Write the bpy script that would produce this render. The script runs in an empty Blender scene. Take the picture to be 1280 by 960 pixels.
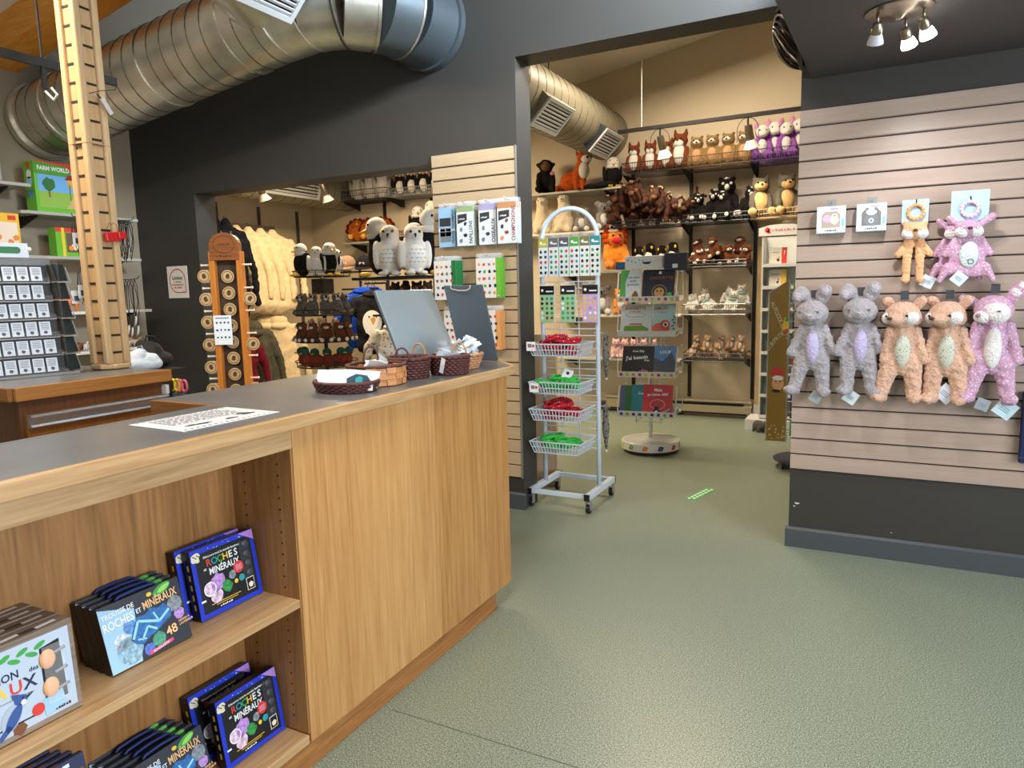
import bpy, bmesh, math, random
from mathutils import Vector, Matrix, Euler, noise
random.seed(7)
S = bpy.context.scene
COL = S.collection
PI = math.pi
rad = math.radians

# ------------------------------------------------------------------ camera
F_PX, YAW, PITCH, ROLL, CAM_Z = 878.13, 0.480917, 0.131799, -0.0235558, 1.35
_f = Vector((-math.sin(YAW)*math.cos(PITCH), math.cos(YAW)*math.cos(PITCH), -math.sin(PITCH)))
_r0 = Vector((math.cos(YAW), math.sin(YAW), 0)); _u0 = _r0.cross(_f)
_r = _r0*math.cos(ROLL) + _u0*math.sin(ROLL); _u = -_r0*math.sin(ROLL) + _u0*math.cos(ROLL)
CAM = Vector((0, 0, CAM_Z))
cd = bpy.data.cameras.new('camera'); cam = bpy.data.objects.new('camera', cd); COL.objects.link(cam)
cd.sensor_fit = 'HORIZONTAL'; cd.sensor_width = 36; cd.lens = F_PX/1280*36; cd.clip_start = 0.05; cd.clip_end = 60
cam.matrix_world = Matrix(((_r.x, _u.x, -_f.x, 0), (_r.y, _u.y, -_f.y, 0), (_r.z, _u.z, -_f.z, CAM_Z), (0, 0, 0, 1)))
S.camera = cam
def P(x, y, ax, v):
    """world point where the photo pixel's ray meets the plane ax = v"""
    d = _f + _r*((x-640)/F_PX) - _u*((y-480)/F_PX)
    i = 'xyz'.index(ax)
    return CAM + d*((v-CAM[i])/d[i])

# ------------------------------------------------------------------ world and large lights
w = bpy.data.worlds.new('world'); S.world = w; w.use_nodes = True
bg = w.node_tree.nodes['Background']; bg.inputs[0].default_value = (0.80, 0.90, 1.0, 1); bg.inputs[1].default_value = 0.42
vs = S.view_settings; vs.view_transform = 'Standard'; vs.look = 'None'; vs.gamma = 1; vs.use_curve_mapping = False; vs.exposure = 0.3
def area(name, loc, rot, size, power, col, sy=None, spread=180):
    l = bpy.data.lights.new(name, 'AREA'); l.size = size; l.energy = power; l.color = col; l.spread = rad(spread)
    if sy: l.shape = 'RECTANGLE'; l.size_y = sy
    o = bpy.data.objects.new(name, l); COL.objects.link(o); o.location = loc; o.rotation_euler = rot
    return o
def spot(name, loc, target, power, col, angle=60, blend=.5, size=.03):
    l = bpy.data.lights.new(name, 'SPOT'); l.energy = power; l.color = col; l.spot_size = rad(angle); l.spot_blend = blend; l.shadow_soft_size = size
    o = bpy.data.objects.new(name, l); COL.objects.link(o); o.location = loc
    o.rotation_euler = (Vector(target)-Vector(loc)).to_track_quat('-Z', 'Y').to_euler()
    return o
WARM = (1.0, 0.84, 0.64); NEUT = (1.0, 0.95, 0.88); COOL = (0.86, 0.93, 1.0)
area('shop_ceiling_light', (-0.55, 0.9, 2.9), (0, 0, 0), 1.3, 72, NEUT, 1.3)
area('shop_window_light', (2.85, .9, 1.6), (rad(86), 0, rad(88)), 3.2, 165, COOL, 1.9)
area('shop_clerestory_light', (.35, 2.75, 3.4), (rad(80), 0, rad(52)), .8, 110, (.72,.86,1.0), .5, 100)
area('shop_counter_light', (-3.4, 1.2, 3.05), (0, rad(-10), 0), 0.6, 62, WARM, 0.6)
area('plush_room_light', (-1.6, 5.9, 3.45), (0, rad(-10), 0), 1.0, 70, WARM, 0.9)
area('clothing_room_light', (-4.6, 5.5, 2.95), (0, rad(-10), 0), 1.0, 115, (1.0, .78, .52), 0.9)

# ------------------------------------------------------------------ materials
def lin(c):
    return tuple(((v/255)/12.92 if v/255 <= .04045 else ((v/255+.055)/1.055)**2.4) for v in c) + (1,)
def nodes(name):
    m = bpy.data.materials.new(name); m.use_nodes = True
    nt = m.node_tree; return m, nt, nt.nodes['Principled BSDF']
def N(nt, t, **k):
    n = nt.nodes.new(t)
    for a, v in k.items(): setattr(n, a, v)
    return n
MC = {}
def mat(name, col, rough=.6, metal=0, var=0, vs_=12, bump=0, bs=60, emit=0, trans=0, sheen=0, spec=.5, alpha=1):
    if name in MC: return MC[name]
    m, nt, b = nodes(name); L = nt.links.new
    c = lin(col); b.inputs['Base Color'].default_value = c; b.inputs['Roughness'].default_value = rough
    b.inputs['Metallic'].default_value = metal; b.inputs['Specular IOR Level'].default_value = spec
    if emit: b.inputs['Emission Color'].default_value = c; b.inputs['Emission Strength'].default_value = emit
    if trans: b.inputs['Transmission Weight'].default_value = trans
    if sheen: b.inputs['Sheen Weight'].default_value = sheen; b.inputs['Sheen Roughness'].default_value = .5
    if alpha < 1: b.inputs['Alpha'].default_value = alpha
    if var or bump:
        tc = N(nt, 'ShaderNodeTexCoord')
    if var:
        n = N(nt, 'ShaderNodeTexNoise'); n.inputs['Scale'].default_value = vs_; n.inputs['Detail'].default_value = 5
        L(tc.outputs['Object'], n.inputs['Vector'])
        mx = N(nt, 'ShaderNodeMix', data_type='RGBA'); mx.inputs[6].default_value = tuple(v*(1-var) for v in c[:3])+(1,); mx.inputs[7].default_value = tuple(min(1, v*(1+var)) for v in c[:3])+(1,)
        mr = N(nt, 'ShaderNodeMapRange'); mr.inputs[1].default_value = .3; mr.inputs[2].default_value = .7
        L(n.outputs['Fac'], mr.inputs[0]); L(mr.outputs[0], mx.inputs[0]); L(mx.outputs[2], b.inputs['Base Color'])
    if bump:
        n2 = N(nt, 'ShaderNodeTexNoise'); n2.inputs['Scale'].default_value = bs; n2.inputs['Detail'].default_value = 4
        L(tc.outputs['Object'], n2.inputs['Vector'])
        bp = N(nt, 'ShaderNodeBump'); bp.inputs['Strength'].default_value = bump; bp.inputs['Distance'].default_value = .01
        L(n2.outputs['Fac'], bp.inputs['Height']); L(bp.outputs[0], b.inputs['Normal'])
    MC[name] = m; return m
def fur(name, col, var=.16, sc=90, bs=110, rough=.95, bump=1.0):
    return mat(name, col, rough, 0, var, sc, bump, bs, sheen=.3 if sum(col) > 360 else 0, spec=.15)
def spotted(name, c1, c2, scale=60, lo=.25, hi=.35):
    if name in MC: return MC[name]
    m, nt, b = nodes(name); L = nt.links.new; b.inputs['Roughness'].default_value = .9
    tc = N(nt, 'ShaderNodeTexCoord'); v = N(nt, 'ShaderNodeTexVoronoi'); v.inputs['Scale'].default_value = scale; L(tc.outputs['Object'], v.inputs['Vector'])
    mr = N(nt, 'ShaderNodeMapRange'); mr.inputs[1].default_value = lo; mr.inputs[2].default_value = hi; L(v.outputs['Distance'], mr.inputs[0])
    mx = N(nt, 'ShaderNodeMix', data_type='RGBA'); mx.inputs[6].default_value = lin(c2); mx.inputs[7].default_value = lin(c1); L(mr.outputs[0], mx.inputs[0]); L(mx.outputs[2], b.inputs['Base Color'])
    n2 = N(nt, 'ShaderNodeTexNoise'); n2.inputs['Scale'].default_value = 170; L(tc.outputs['Object'], n2.inputs['Vector'])
    bp = N(nt, 'ShaderNodeBump'); bp.inputs['Strength'].default_value = .7; bp.inputs['Distance'].default_value = .01; L(n2.outputs['Fac'], bp.inputs['Height']); L(bp.outputs[0], b.inputs['Normal'])
    MC[name] = m; return m
def wood(name, c1, c2, axis='z', sc=9, rough=.42, c3=None, contrast=(.38, .62), rnd=True):
    """oak-like grain running along `axis`"""
    if name in MC: return MC[name]
    m, nt, b = nodes(name); L = nt.links.new; b.inputs['Roughness'].default_value = rough; b.inputs['Specular IOR Level'].default_value = .4
    tc = N(nt, 'ShaderNodeTexCoord'); mp = N(nt, 'ShaderNodeMapping')
    s = [1, 1, 1]; s['xyz'.index(axis)] = .055; mp.inputs['Scale'].default_value = s
    L(tc.outputs['Object'], mp.inputs['Vector'])
    if rnd:
        oi = N(nt, 'ShaderNodeObjectInfo'); mu = N(nt, 'ShaderNodeMath', operation='MULTIPLY'); mu.inputs[1].default_value = 7.3; L(oi.outputs['Random'], mu.inputs[0])
        cx = N(nt, 'ShaderNodeCombineXYZ'); L(mu.outputs[0], cx.inputs[0]); L(mu.outputs[0], cx.inputs[1]); L(cx.outputs[0], mp.inputs['Location'])
    n1 = N(nt, 'ShaderNodeTexNoise'); n1.inputs['Scale'].default_value = sc; n1.inputs['Detail'].default_value = 7; n1.inputs['Roughness'].default_value = .62; n1.inputs['Distortion'].default_value = 1.6
    n2 = N(nt, 'ShaderNodeTexNoise'); n2.inputs['Scale'].default_value = sc*14; n2.inputs['Detail'].default_value = 3
    wv = N(nt, 'ShaderNodeTexNoise'); wv.inputs['Scale'].default_value = sc*4.5; wv.inputs['Detail'].default_value = 4; wv.inputs['Distortion'].default_value = 2.2
    for q in (n1, n2, wv): L(mp.outputs[0], q.inputs['Vector'])
    a = N(nt, 'ShaderNodeMix', data_type='FLOAT'); a.inputs[0].default_value = .45; L(n1.outputs['Fac'], a.inputs[2]); L(wv.outputs['Fac'], a.inputs[3])
    a2 = N(nt, 'ShaderNodeMix', data_type='FLOAT'); a2.inputs[0].default_value = .3; L(a.outputs[0], a2.inputs[2]); L(n2.outputs['Fac'], a2.inputs[3])
    rp = N(nt, 'ShaderNodeValToRGB'); rp.color_ramp.elements[0].position = contrast[0]; rp.color_ramp.elements[1].position = contrast[1]
    rp.color_ramp.elements[0].color = lin(c2); rp.color_ramp.elements[1].color = lin(c1)
    L(a2.outputs[0], rp.inputs[0]); L(rp.outputs[0], b.inputs['Base Color'])
    bp = N(nt, 'ShaderNodeBump'); bp.inputs['Strength'].default_value = .12; bp.inputs['Distance'].default_value = .004; L(n2.outputs['Fac'], bp.inputs['Height']); L(bp.outputs[0], b.inputs['Normal'])
    MC[name] = m; return m

# ------------------------------------------------------------------ mesh builder
class MB:
    def __init__(s): s.v = []; s.f = []; s.m = []; s.mats = []; s.cur = 0
    def use(s, m):
        if m not in s.mats: s.mats.append(m)
        s.cur = s.mats.index(m); return s
    def add(s, vs, fs, M=None):
        o = len(s.v)
        s.v += [tuple(M @ Vector(p)) if M else tuple(p) for p in vs]
        s.f += [tuple(i+o for i in f) for f in fs]; s.m += [s.cur]*len(fs); return s
    def bx(s, x0, x1, y0, y1, z0, z1, M=None):
        return s.add([(x0,y0,z0),(x1,y0,z0),(x1,y1,z0),(x0,y1,z0),(x0,y0,z1),(x1,y0,z1),(x1,y1,z1),(x0,y1,z1)],
                     [(0,3,2,1),(4,5,6,7),(0,1,5,4),(1,2,6,5),(2,3,7,6),(3,0,4,7)], M)
    def box(s, c, d, rot=(0,0,0)):
        M = Matrix.Translation(c) @ Euler(rot).to_matrix().to_4x4()
        return s.bx(-d[0]/2, d[0]/2, -d[1]/2, d[1]/2, -d[2]/2, d[2]/2, M)
    def cyl(s, p0, p1, r0, r1=None, n=12, cap=True):
        r1 = r0 if r1 is None else r1
        p0 = Vector(p0); p1 = Vector(p1); d = (p1-p0).normalized(); a = d.orthogonal().normalized(); b = d.cross(a)
        vs = []; 
        for p, r in ((p0, r0), (p1, r1)):
            vs += [p + a*math.cos(2*PI*i/n)*r + b*math.sin(2*PI*i/n)*r for i in range(n)]
        fs = [(i, (i+1) % n, n+(i+1) % n, n+i) for i in range(n)]
        if cap: fs += [tuple(range(n-1, -1, -1)), tuple(range(n, 2*n))]
        return s.add(vs, fs)
    def tube(s, pts, r, n=8, closed=False, cap=True):
        pts = [Vector(p) for p in pts]; k = len(pts); vs = []; a = None
        rs = r if isinstance(r, (list, tuple)) else [r]*k
        for i, p in enumerate(pts):
            if closed: d = pts[(i+1) % k] - pts[i-1]
            else: d = pts[min(i+1, k-1)] - pts[max(i-1, 0)]
            d.normalize()
            if a is None: a = d.orthogonal().normalized()
            else:
                a = a - d*a.dot(d)
                a = a.normalized() if a.length > 1e-6 else d.orthogonal().normalized()
            b = d.cross(a)
            vs += [p + a*math.cos(2*PI*j/n)*rs[i] + b*math.sin(2*PI*j/n)*rs[i] for j in range(n)]
        fs = []
        for i in range(k if closed else k-1):
            i2 = (i+1) % k
            fs += [(i*n+j, i*n+(j+1) % n, i2*n+(j+1) % n, i2*n+j) for j in range(n)]
        if cap and not closed: fs += [tuple(range(n-1, -1, -1)), tuple(range((k-1)*n, k*n))]
        return s.add(vs, fs)
    def lathe(s, prof, n=24, M=None):
        vs = []; fs = []; k = len(prof)
        for r, z in prof: vs += [(r*math.cos(2*PI*j/n), r*math.sin(2*PI*j/n), z) for j in range(n)]
        for i in range(k-1): fs += [(i*n+j, i*n+(j+1) % n, (i+1)*n+(j+1) % n, (i+1)*n+j) for j in range(n)]
        if prof[0][0] > 1e-4: fs.append(tuple(range(n-1, -1, -1)))
        if prof[-1][0] > 1e-4: fs.append(tuple(range((k-1)*n, k*n)))
        return s.add(vs, fs, M)
    def ell(s, c, r, rot=(0,0,0), n=16, k=10):
        M = Matrix.Translation(c) @ Euler(rot).to_matrix().to_4x4() @ Matrix.Diagonal((r[0], r[1], r[2], 1))
        vs = [(0,0,-1)]
        for i in range(1, k):
            t = -PI/2 + PI*i/k
            vs += [(math.cos(t)*math.cos(2*PI*j/n), math.cos(t)*math.sin(2*PI*j/n), math.sin(t)) for j in range(n)]
        vs.append((0,0,1)); fs = []
        for j in range(n): fs.append((0, 1+(j+1) % n, 1+j))
        for i in range(k-2):
            for j in range(n): fs.append((1+i*n+j, 1+i*n+(j+1) % n, 1+(i+1)*n+(j+1) % n, 1+(i+1)*n+j))
        t = len(vs)-1
        for j in range(n): fs.append((t, 1+(k-2)*n+j, 1+(k-2)*n+(j+1) % n))
        return s.add(vs, fs, M)
    def caps(s, p0, p1, r0, r1, n=6, flat=1):
        p0 = Vector(p0); p1 = Vector(p1)
        for i in range(n):
            t = i/(n-1); r = r0+(r1-r0)*t
            s.ell(p0.lerp(p1, t), (r, r*flat, r), n=10, k=7)
        return s
    def prism(s, poly, z0, z1, M=None):
        n = len(poly)
        return s.add([(x, y, z0) for x, y in poly] + [(x, y, z1) for x, y in poly],
                     [tuple(range(n-1, -1, -1)), tuple(range(n, 2*n))] + [(i, (i+1) % n, n+(i+1) % n, n+i) for i in range(n)], M)
    # flat print on a front plane y = const (facing -y); coordinates (x, z)
    def pl(s, pts, y): return s.add([(x, y, z) for x, z in pts], [tuple(range(len(pts)))])
    def rc(s, x0, x1, z0, z1, y): return s.pl([(x0,z0),(x1,z0),(x1,z1),(x0,z1)], y)
    def di(s, x, z, r, y, n=14, rz=None, a=0):
        rz = rz or r
        return s.pl([(x+math.cos(t)*r*math.cos(a)-math.sin(t)*rz*math.sin(a), z+math.cos(t)*r*math.sin(a)+math.sin(t)*rz*math.cos(a)) for t in [2*PI*i/n for i in range(n)]], y)
    def blob(s, x, z, r, y, seed=0, n=12, j=.25):
        rr = random.Random(seed*977+13)
        return s.pl([(x+math.cos(2*PI*i/n)*r*(1-j*rr.random()), z+math.sin(2*PI*i/n)*r*(1-j*rr.random())) for i in range(n)], y)
    def ring(s, x, z, r, t, y, n=24, rz=None, a0=0, a1=2*PI):
        rz = rz or r; k = n; vs = []
        for i in range(k+1):
            q = a0+(a1-a0)*i/k; vs += [(x+math.cos(q)*r, y, z+math.sin(q)*rz), (x+math.cos(q)*(r-t), y, z+math.sin(q)*(rz-t))]
        return s.add(vs, [(2*i, 2*i+2, 2*i+3, 2*i+1)[::-1] for i in range(k)])
    def text(s, t, size, x, z, y, align='c', rot=0, sx=1):
        vs, fs, wd = textmesh(t)
        if not vs: return s
        ox = {'c': -wd/2, 'l': 0, 'r': -wd}[align]; c, sn = math.cos(rot), math.sin(rot)
        out = []
        for a, b in vs:
            a = (a+ox)*size*sx; b = b*size
            out.append((x+a*c-b*sn, y, z+a*sn+b*c))
        return s.add(out, fs)
    def bars(s, w, h, x, z, y, n=6):
        for i in range(n):
            a = x-w/2+w*i/n; s.rc(a, a+w/n*(.55+.3*((i*7) % 3)/2), z, z+h*(.7+.3*(i % 2)), y)
        return s
    def mesh(s, name, mats=None, smooth=False):
        me = bpy.data.meshes.new(name); me.from_pydata(s.v, [], s.f)
        for m in (s.mats or mats or []): me.materials.append(m)
        if s.mats and len(s.mats) > 1: me.polygons.foreach_set('material_index', s.m)
        if smooth: me.polygons.foreach_set('use_smooth', [True]*len(me.polygons))
        me.update(); return me
    def build(s, name, material=None, parent=None, smooth=False, bevel=0, seg=2, auto=None):
        me = s.mesh(name, [material] if material else None, smooth or auto is not None)
        o = bpy.data.objects.new(name, me); COL.objects.link(o)
        if auto is not None and hasattr(me, 'set_sharp_from_angle'): me.set_sharp_from_angle(angle=rad(auto))
        if parent: o.parent = parent
        if bevel:
            bm = o.modifiers.new('bevel', 'BEVEL'); bm.width = bevel; bm.segments = seg; bm.limit_method = 'ANGLE'
        return o
_T = {}
def textmesh(t):
    if t in _T: return _T[t]
    c = bpy.data.curves.new('lettering', 'FONT'); c.body = t; c.resolution_u = 2; c.size = 1; c.offset = .018
    o = bpy.data.objects.new('lettering', c)
    me = bpy.data.meshes.new_from_object(o)
    vs = [(v.co.x, v.co.y) for v in me.vertices]; fs = [tuple(p.vertices) for p in me.polygons]
    wd = max((v[0] for v in vs), default=0)
    bpy.data.objects.remove(o); bpy.data.meshes.remove(me); bpy.data.curves.remove(c)
    _T[t] = (vs, fs, wd); return _T[t]
def tag(o, label, cat, group=None):
    o['label'] = label; o['category'] = cat
    if group: o['group'] = group
    return o
def thing(name, label, cat, loc=(0,0,0), rot=(0,0,0), group=None, scale=1):
    o = bpy.data.objects.new(name, None); COL.objects.link(o); o.empty_display_size = .05
    o.location = loc; o.rotation_euler = rot; o.scale = (scale,)*3 if not isinstance(scale, tuple) else scale
    return tag(o, label, cat, group)
def struct(o): o['kind'] = 'structure'; return o
def link(name, me, parent, loc=(0,0,0), rot=(0,0,0), scale=(1,1,1)):
    o = bpy.data.objects.new(name, me); COL.objects.link(o); o.parent = parent; o.location = loc; o.rotation_euler = rot; o.scale = scale
    return o
def dup(root, loc, rot=None, label=None, group=None, scale=None):
    r = root.copy(); COL.objects.link(r); r.location = loc
    if rot is not None: r.rotation_euler = rot
    if label: r['label'] = label
    if group: r['group'] = group
    if scale: r.scale = (scale,)*3
    for ch in list(root.children):
        c = ch.copy(); COL.objects.link(c); c.parent = r
        for g in ch.children:
            d = g.copy(); COL.objects.link(d); d.parent = c
    return r
def blobmesh(mb, name, vox, disp=0, dsc=.05, smooth=4):
    """fuse the pieces in mb into one continuous skin"""
    me = mb.mesh(name); o = bpy.data.objects.new(name, me); COL.objects.link(o)
    r = o.modifiers.new('r', 'REMESH'); r.mode = 'VOXEL'; r.voxel_size = vox; r.use_smooth_shade = True
    if smooth: q = o.modifiers.new('s', 'SMOOTH'); q.iterations = smooth; q.factor = .5
    if disp:
        tx = bpy.data.textures.new('fluff', 'CLOUDS'); tx.noise_scale = dsc; tx.noise_depth = 2
        d = o.modifiers.new('d', 'DISPLACE'); d.texture = tx; d.strength = disp; d.texture_coords = 'LOCAL'
    dg = bpy.context.evaluated_depsgraph_get(); dg.update()
    out = bpy.data.meshes.new_from_object(o.evaluated_get(dg))
    bpy.data.objects.remove(o); bpy.data.meshes.remove(me)
    out.polygons.foreach_set('use_smooth', [True]*len(out.polygons)); out.name = name
    return out
# ------------------------------------------------------------------ setting
WY, WB, BY, LX, BLX = 3.78, 3.97, 7.4, -5.37, -6.87
def cz(x): return 3.75 + .173*(x+1.79)
XZ = Matrix(((1,0,0,0),(0,0,1,0),(0,1,0,0),(0,0,0,1)))      # prism outline in (x,z), extruded along y
charcoal = mat('charcoal_paint', (53,50,46), .55, var=.06, vs_=2, bump=.05, bs=300)
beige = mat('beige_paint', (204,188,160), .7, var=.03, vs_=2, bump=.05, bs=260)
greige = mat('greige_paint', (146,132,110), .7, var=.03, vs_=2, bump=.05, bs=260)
ceilp = mat('ceiling_paint', (228,220,206), .8, bump=.1, bs=120)
def floor_mat():
    m, nt, b = nodes('speckled_green_linoleum'); L = nt.links.new
    tc = N(nt, 'ShaderNodeTexCoord')
    def nz(s, d=2):
        n = N(nt, 'ShaderNodeTexNoise'); n.inputs['Scale'].default_value = s; n.inputs['Detail'].default_value = d; L(tc.outputs['Object'], n.inputs['Vector']); return n
    n1 = nz(210, 3); n2 = nz(430, 2); n3 = nz(1.2, 3)
    a = N(nt, 'ShaderNodeMix', data_type='FLOAT'); a.inputs[0].default_value = .5; L(n1.outputs['Fac'], a.inputs[2]); L(n2.outputs['Fac'], a.inputs[3])
    rp = N(nt, 'ShaderNodeValToRGB'); e = rp.color_ramp.elements
    e[0].position = .40; e[0].color = lin((72,82,68)); e[1].position = .60; e[1].color = lin((176,186,166))
    q = rp.color_ramp.elements.new(.5); q.color = lin((121,131,114))
    L(a.outputs[0], rp.inputs[0]); L(rp.outputs[0], b.inputs['Base Color'])
    mr = N(nt, 'ShaderNodeMapRange'); mr.inputs[3].default_value = .3; mr.inputs[4].default_value = .46; L(n3.outputs['Fac'], mr.inputs[0]); L(mr.outputs[0], b.inputs['Roughness'])
    bp = N(nt, 'ShaderNodeBump'); bp.inputs['Strength'].default_value = .02; bp.inputs['Distance'].default_value = .002; L(n1.outputs['Fac'], bp.inputs['Height']); L(bp.outputs[0], b.inputs['Normal'])
    return m
fl = struct(MB().bx(-7.2, 3.0, -3.2, 7.6, -.12, 0).build('floor', floor_mat()))
seamm = mat('floor_seam', (84,88,76), .7)
MB().bx(-1.36, 3.0, 1.703, 1.706, -.002, .0006).build('floor_seam', seamm, fl)
# dark partition wall with two openings
op = [(LX-.1,0),(-4.67,0),(-4.67,2.14),(-2.47,2.14),(-2.47,0),(-1.905,0),(-1.905,2.677),(-.37,2.677),(-.37,0),(3.0,0),(3.0,4.55),(LX-.1,cz(LX-.1))]
struct(MB().prism(op, WY, WB, XZ).build('wall_back', charcoal))
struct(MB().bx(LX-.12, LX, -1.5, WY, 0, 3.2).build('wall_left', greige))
struct(MB().bx(BLX-.12, 1.4, BY, BY+.12, 0, 4.4).build('wall_far', beige))
struct(MB().bx(BLX-.12, BLX, WB, BY, 0, 3.0).build('wall_far_left', beige))
struct(MB().bx(1.3, 1.42, WB, BY, 0, 4.4).build('wall_far_right', beige))
struct(MB().bx(BLX, LX-.1, WB-.05, WB+.05, 0, 3.2).build('wall_far_return', beige))
c = [(-7.2, cz(-7.2)), (3.0, cz(3.0)), (3.0, cz(3.0)+.12), (-7.2, cz(-7.2)+.12)]
struct(MB().prism(c, -1.2, 7.6, XZ).build('ceiling', ceilp))
# bulkhead over the plush wall
struct(MB().prism([(-.324, WY), (-.356, 2.69), (-.46, -.9), (3.0, -.9), (3.0, WY)], 2.317, 2.85).build('ceiling_bulkhead', mat('bulkhead_paint', (66,62,62), .6, bump=.05, bs=300)))
# baseboards
bbm = mat('baseboard_charcoal', (70,74,78), .45)
def baseb(name, x0, x1, y, h=.105, t=.015):
    m = MB(); m.prism([(y, 0), (y-t, 0), (y-t, h-.012), (y-.005, h), (y, h)], x0, x1, Matrix(((0,0,1,0),(1,0,0,0),(0,1,0,0),(0,0,0,1))))
    struct(m.build(name, bbm))
baseb('baseboard_right', -.385, 3.0, WY)
baseb('baseboard_middle', -2.485, -1.89, WY)
baseb('baseboard_far', -2.75, -1.8, BY)
# roof beam
beamw = wood('orange_glulam', (246,168,66), (214,124,36), 'x', 5, .4)
struct(MB().prism([(LX, cz(LX)-.2), (2.9, cz(2.9)-.2), (2.9, cz(2.9)), (LX, cz(LX))], 2.745, 2.985, XZ).build('trim_1', beamw))
# slat wall panels
slatw = wood('maple_slat', (178,158,144), (160,140,126), 'x', 7, .36, contrast=(.25, .75))
slatwb = wood('maple_slat_warm', (196,170,136), (180,152,116), 'x', 7, .36, contrast=(.25, .75))
groove = mat('slat_groove', (46,30,26), .6)
def slatwall(x0, x1, z0, z1, n, m, label, yf=WY-.018):
    t = thing('slatwall_panel', label, 'wall panel', (x0, WY, z0))
    w, h = x1-x0, z1-z0; p = h/n
    MB().bx(0, w, -.006, -.0005, 0, h).build('backing', groove, t)
    a = MB(); a.prism([(-.006, .003), (-.010, .003), (-.012, .0058), (-.018, .0058), (-.018, p-.0058), (-.012, p-.0058), (-.010, p-.003), (-.006, p-.003)], 0, w, Matrix(((0,0,1,0),(1,0,0,0),(0,1,0,0),(0,0,0,1))))
    me = a.mesh('slat', [m])
    for i in range(n): link('slat', me, t, (0, 0, i*p))
    return t
slatwall(-.369, 1.9, .413, 2.176, 22, slatw, 'wide slatted wood wall panel holding the hanging baby plush toys')
slatwall(-2.488, -1.912, .203, 2.19, 25, slatwb, 'narrow slatted wood panel between the two openings, holding nature guides')
MB().bx(-1.912, -1.9065, WY-.02, WY-.0005, .2, 2.19).build('edge_trim', mat('grey_edge', (120,112,100), .5), None)
tag(bpy.data.objects['edge_trim'], 'thin grey vertical edge strip beside the nature guide panel', 'trim')
# wall scuffs
sc = MB().use(mat('chipped_paint', (210,214,216), .8)); 
for x, z, a in ((-.345,.215,.006),(-.335,.23,.01),(-.325,.232,.006),(.10,.135,.004)): sc.box((x, WY-.0006, z), (a*1.6, .001, a*.6), (0, .3, 0))
so = sc.build('paint_chips'); so.parent = bpy.data.objects['wall_back']
# floor sticker
t = thing('floor_sticker', 'small green floor sticker with white footprints on the linoleum', 'sticker', (-.985, 4.53, .0012), (0, 0, rad(-14)))
m = MB().use(mat('sticker_green', (70,180,80), .5)); m.prism([(-.03,-.15),(.03,-.15),(.035,.15),(-.035,.15)], -.001, .0005); m.build('sticker', None, t)
m = MB().use(mat('print_white', (238,240,240), .5))
for i in range(7):
    for s in (-1, 1): m.prism([(s*.014+math.cos(q)*.009, -.125+i*.04+s*.009+math.sin(q)*.014) for q in [2*PI*k/8 for k in range(8)]], .0005, .0012)
m.build('footprint', None, t)

# ------------------------------------------------------------------ air ducts
def galv(name, c1, c2, rough=.28):
    m, nt, b = nodes(name); L = nt.links.new; b.inputs['Metallic'].default_value = .92
    tc = N(nt, 'ShaderNodeTexCoord'); n = N(nt, 'ShaderNodeTexNoise'); n.inputs['Scale'].default_value = 5; n.inputs['Detail'].default_value = 6; L(tc.outputs['Object'], n.inputs['Vector'])
    rp = N(nt, 'ShaderNodeValToRGB'); rp.color_ramp.elements[0].color = lin(c1); rp.color_ramp.elements[1].color = lin(c2); rp.color_ramp.elements[0].position = .3; rp.color_ramp.elements[1].position = .7
    L(n.outputs['Fac'], rp.inputs[0]); L(rp.outputs[0], b.inputs['Base Color'])
    mr = N(nt, 'ShaderNodeMapRange'); mr.inputs[3].default_value = rough-.06; mr.inputs[4].default_value = rough+.12; L(n.outputs['Fac'], mr.inputs[0]); L(mr.outputs[0], b.inputs['Roughness'])
    return m
galvm = galv('galvanised_steel', (196,190,178), (232,226,214)); seamk = mat('duct_seam', (96,90,80), .4, .8)
paintd = mat('painted_duct', (138,132,112), .45, .2, var=.06, vs_=4)
def arc_pts(p0, p1, n=2): return [Vector(p0).lerp(Vector(p1), i/(n-1)) for i in range(n)]
def duct(name, label, pts, R, mt, pitch=.12, cuts=()):
    t = thing(name, label, 'air duct', pts[0])
    o0 = Vector(pts[0]); q = [Vector(p)-o0 for p in pts]
    MB().tube(q, R, 40).build('pipe', mt, t, auto=50)
    # spiral lock seam
    h = MB(); hp = []; L = 0; seg = []
    for a, b in zip(q, q[1:]): seg.append((L, L+(b-a).length, a, b)); L += (b-a).length
    n = int(L/pitch*28); 
    for i in range(n+1):
        s = L*i/n
        for l0, l1, a, b in seg:
            if l0 <= s <= l1+1e-6:
                d = (b-a).normalized(); x = d.cross(Vector((0,0,1))).normalized(); y = x.cross(d)
                th = 2*PI*s/pitch; hp.append(a + d*(s-l0) + (x*math.cos(th)+y*math.sin(th))*(R+.001)); break
    h.tube(hp, .0035, 5).build('spiral_seam', seamk, t, smooth=True)
    return t
def fit(t, a, b, R, name, mt): MB().cyl(a, b, R, n=40).build(name, mt, t, auto=50)
J = Vector((-3.02, 3.14, 2.93))
d1 = duct('spiral_duct', 'big shiny galvanised spiral duct under the roof beam, elbowing into the dark wall', [(-5.362, 3.12, 2.62), tuple(J)], .245, galvm, .115)
loc0 = Vector((-5.362, 3.12, 2.62)); ax = (J-loc0).normalized()
for s in (.35, 1.35, 2.05): fit(d1, ax*s, ax*(s+.03), .251, 'coupling', galvm)
MB().cyl(ax*(-.0)+Vector((-.0,0,0)), ax*.05, .262, n=40).build('wall_collar', galvm, d1, auto=50)
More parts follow.
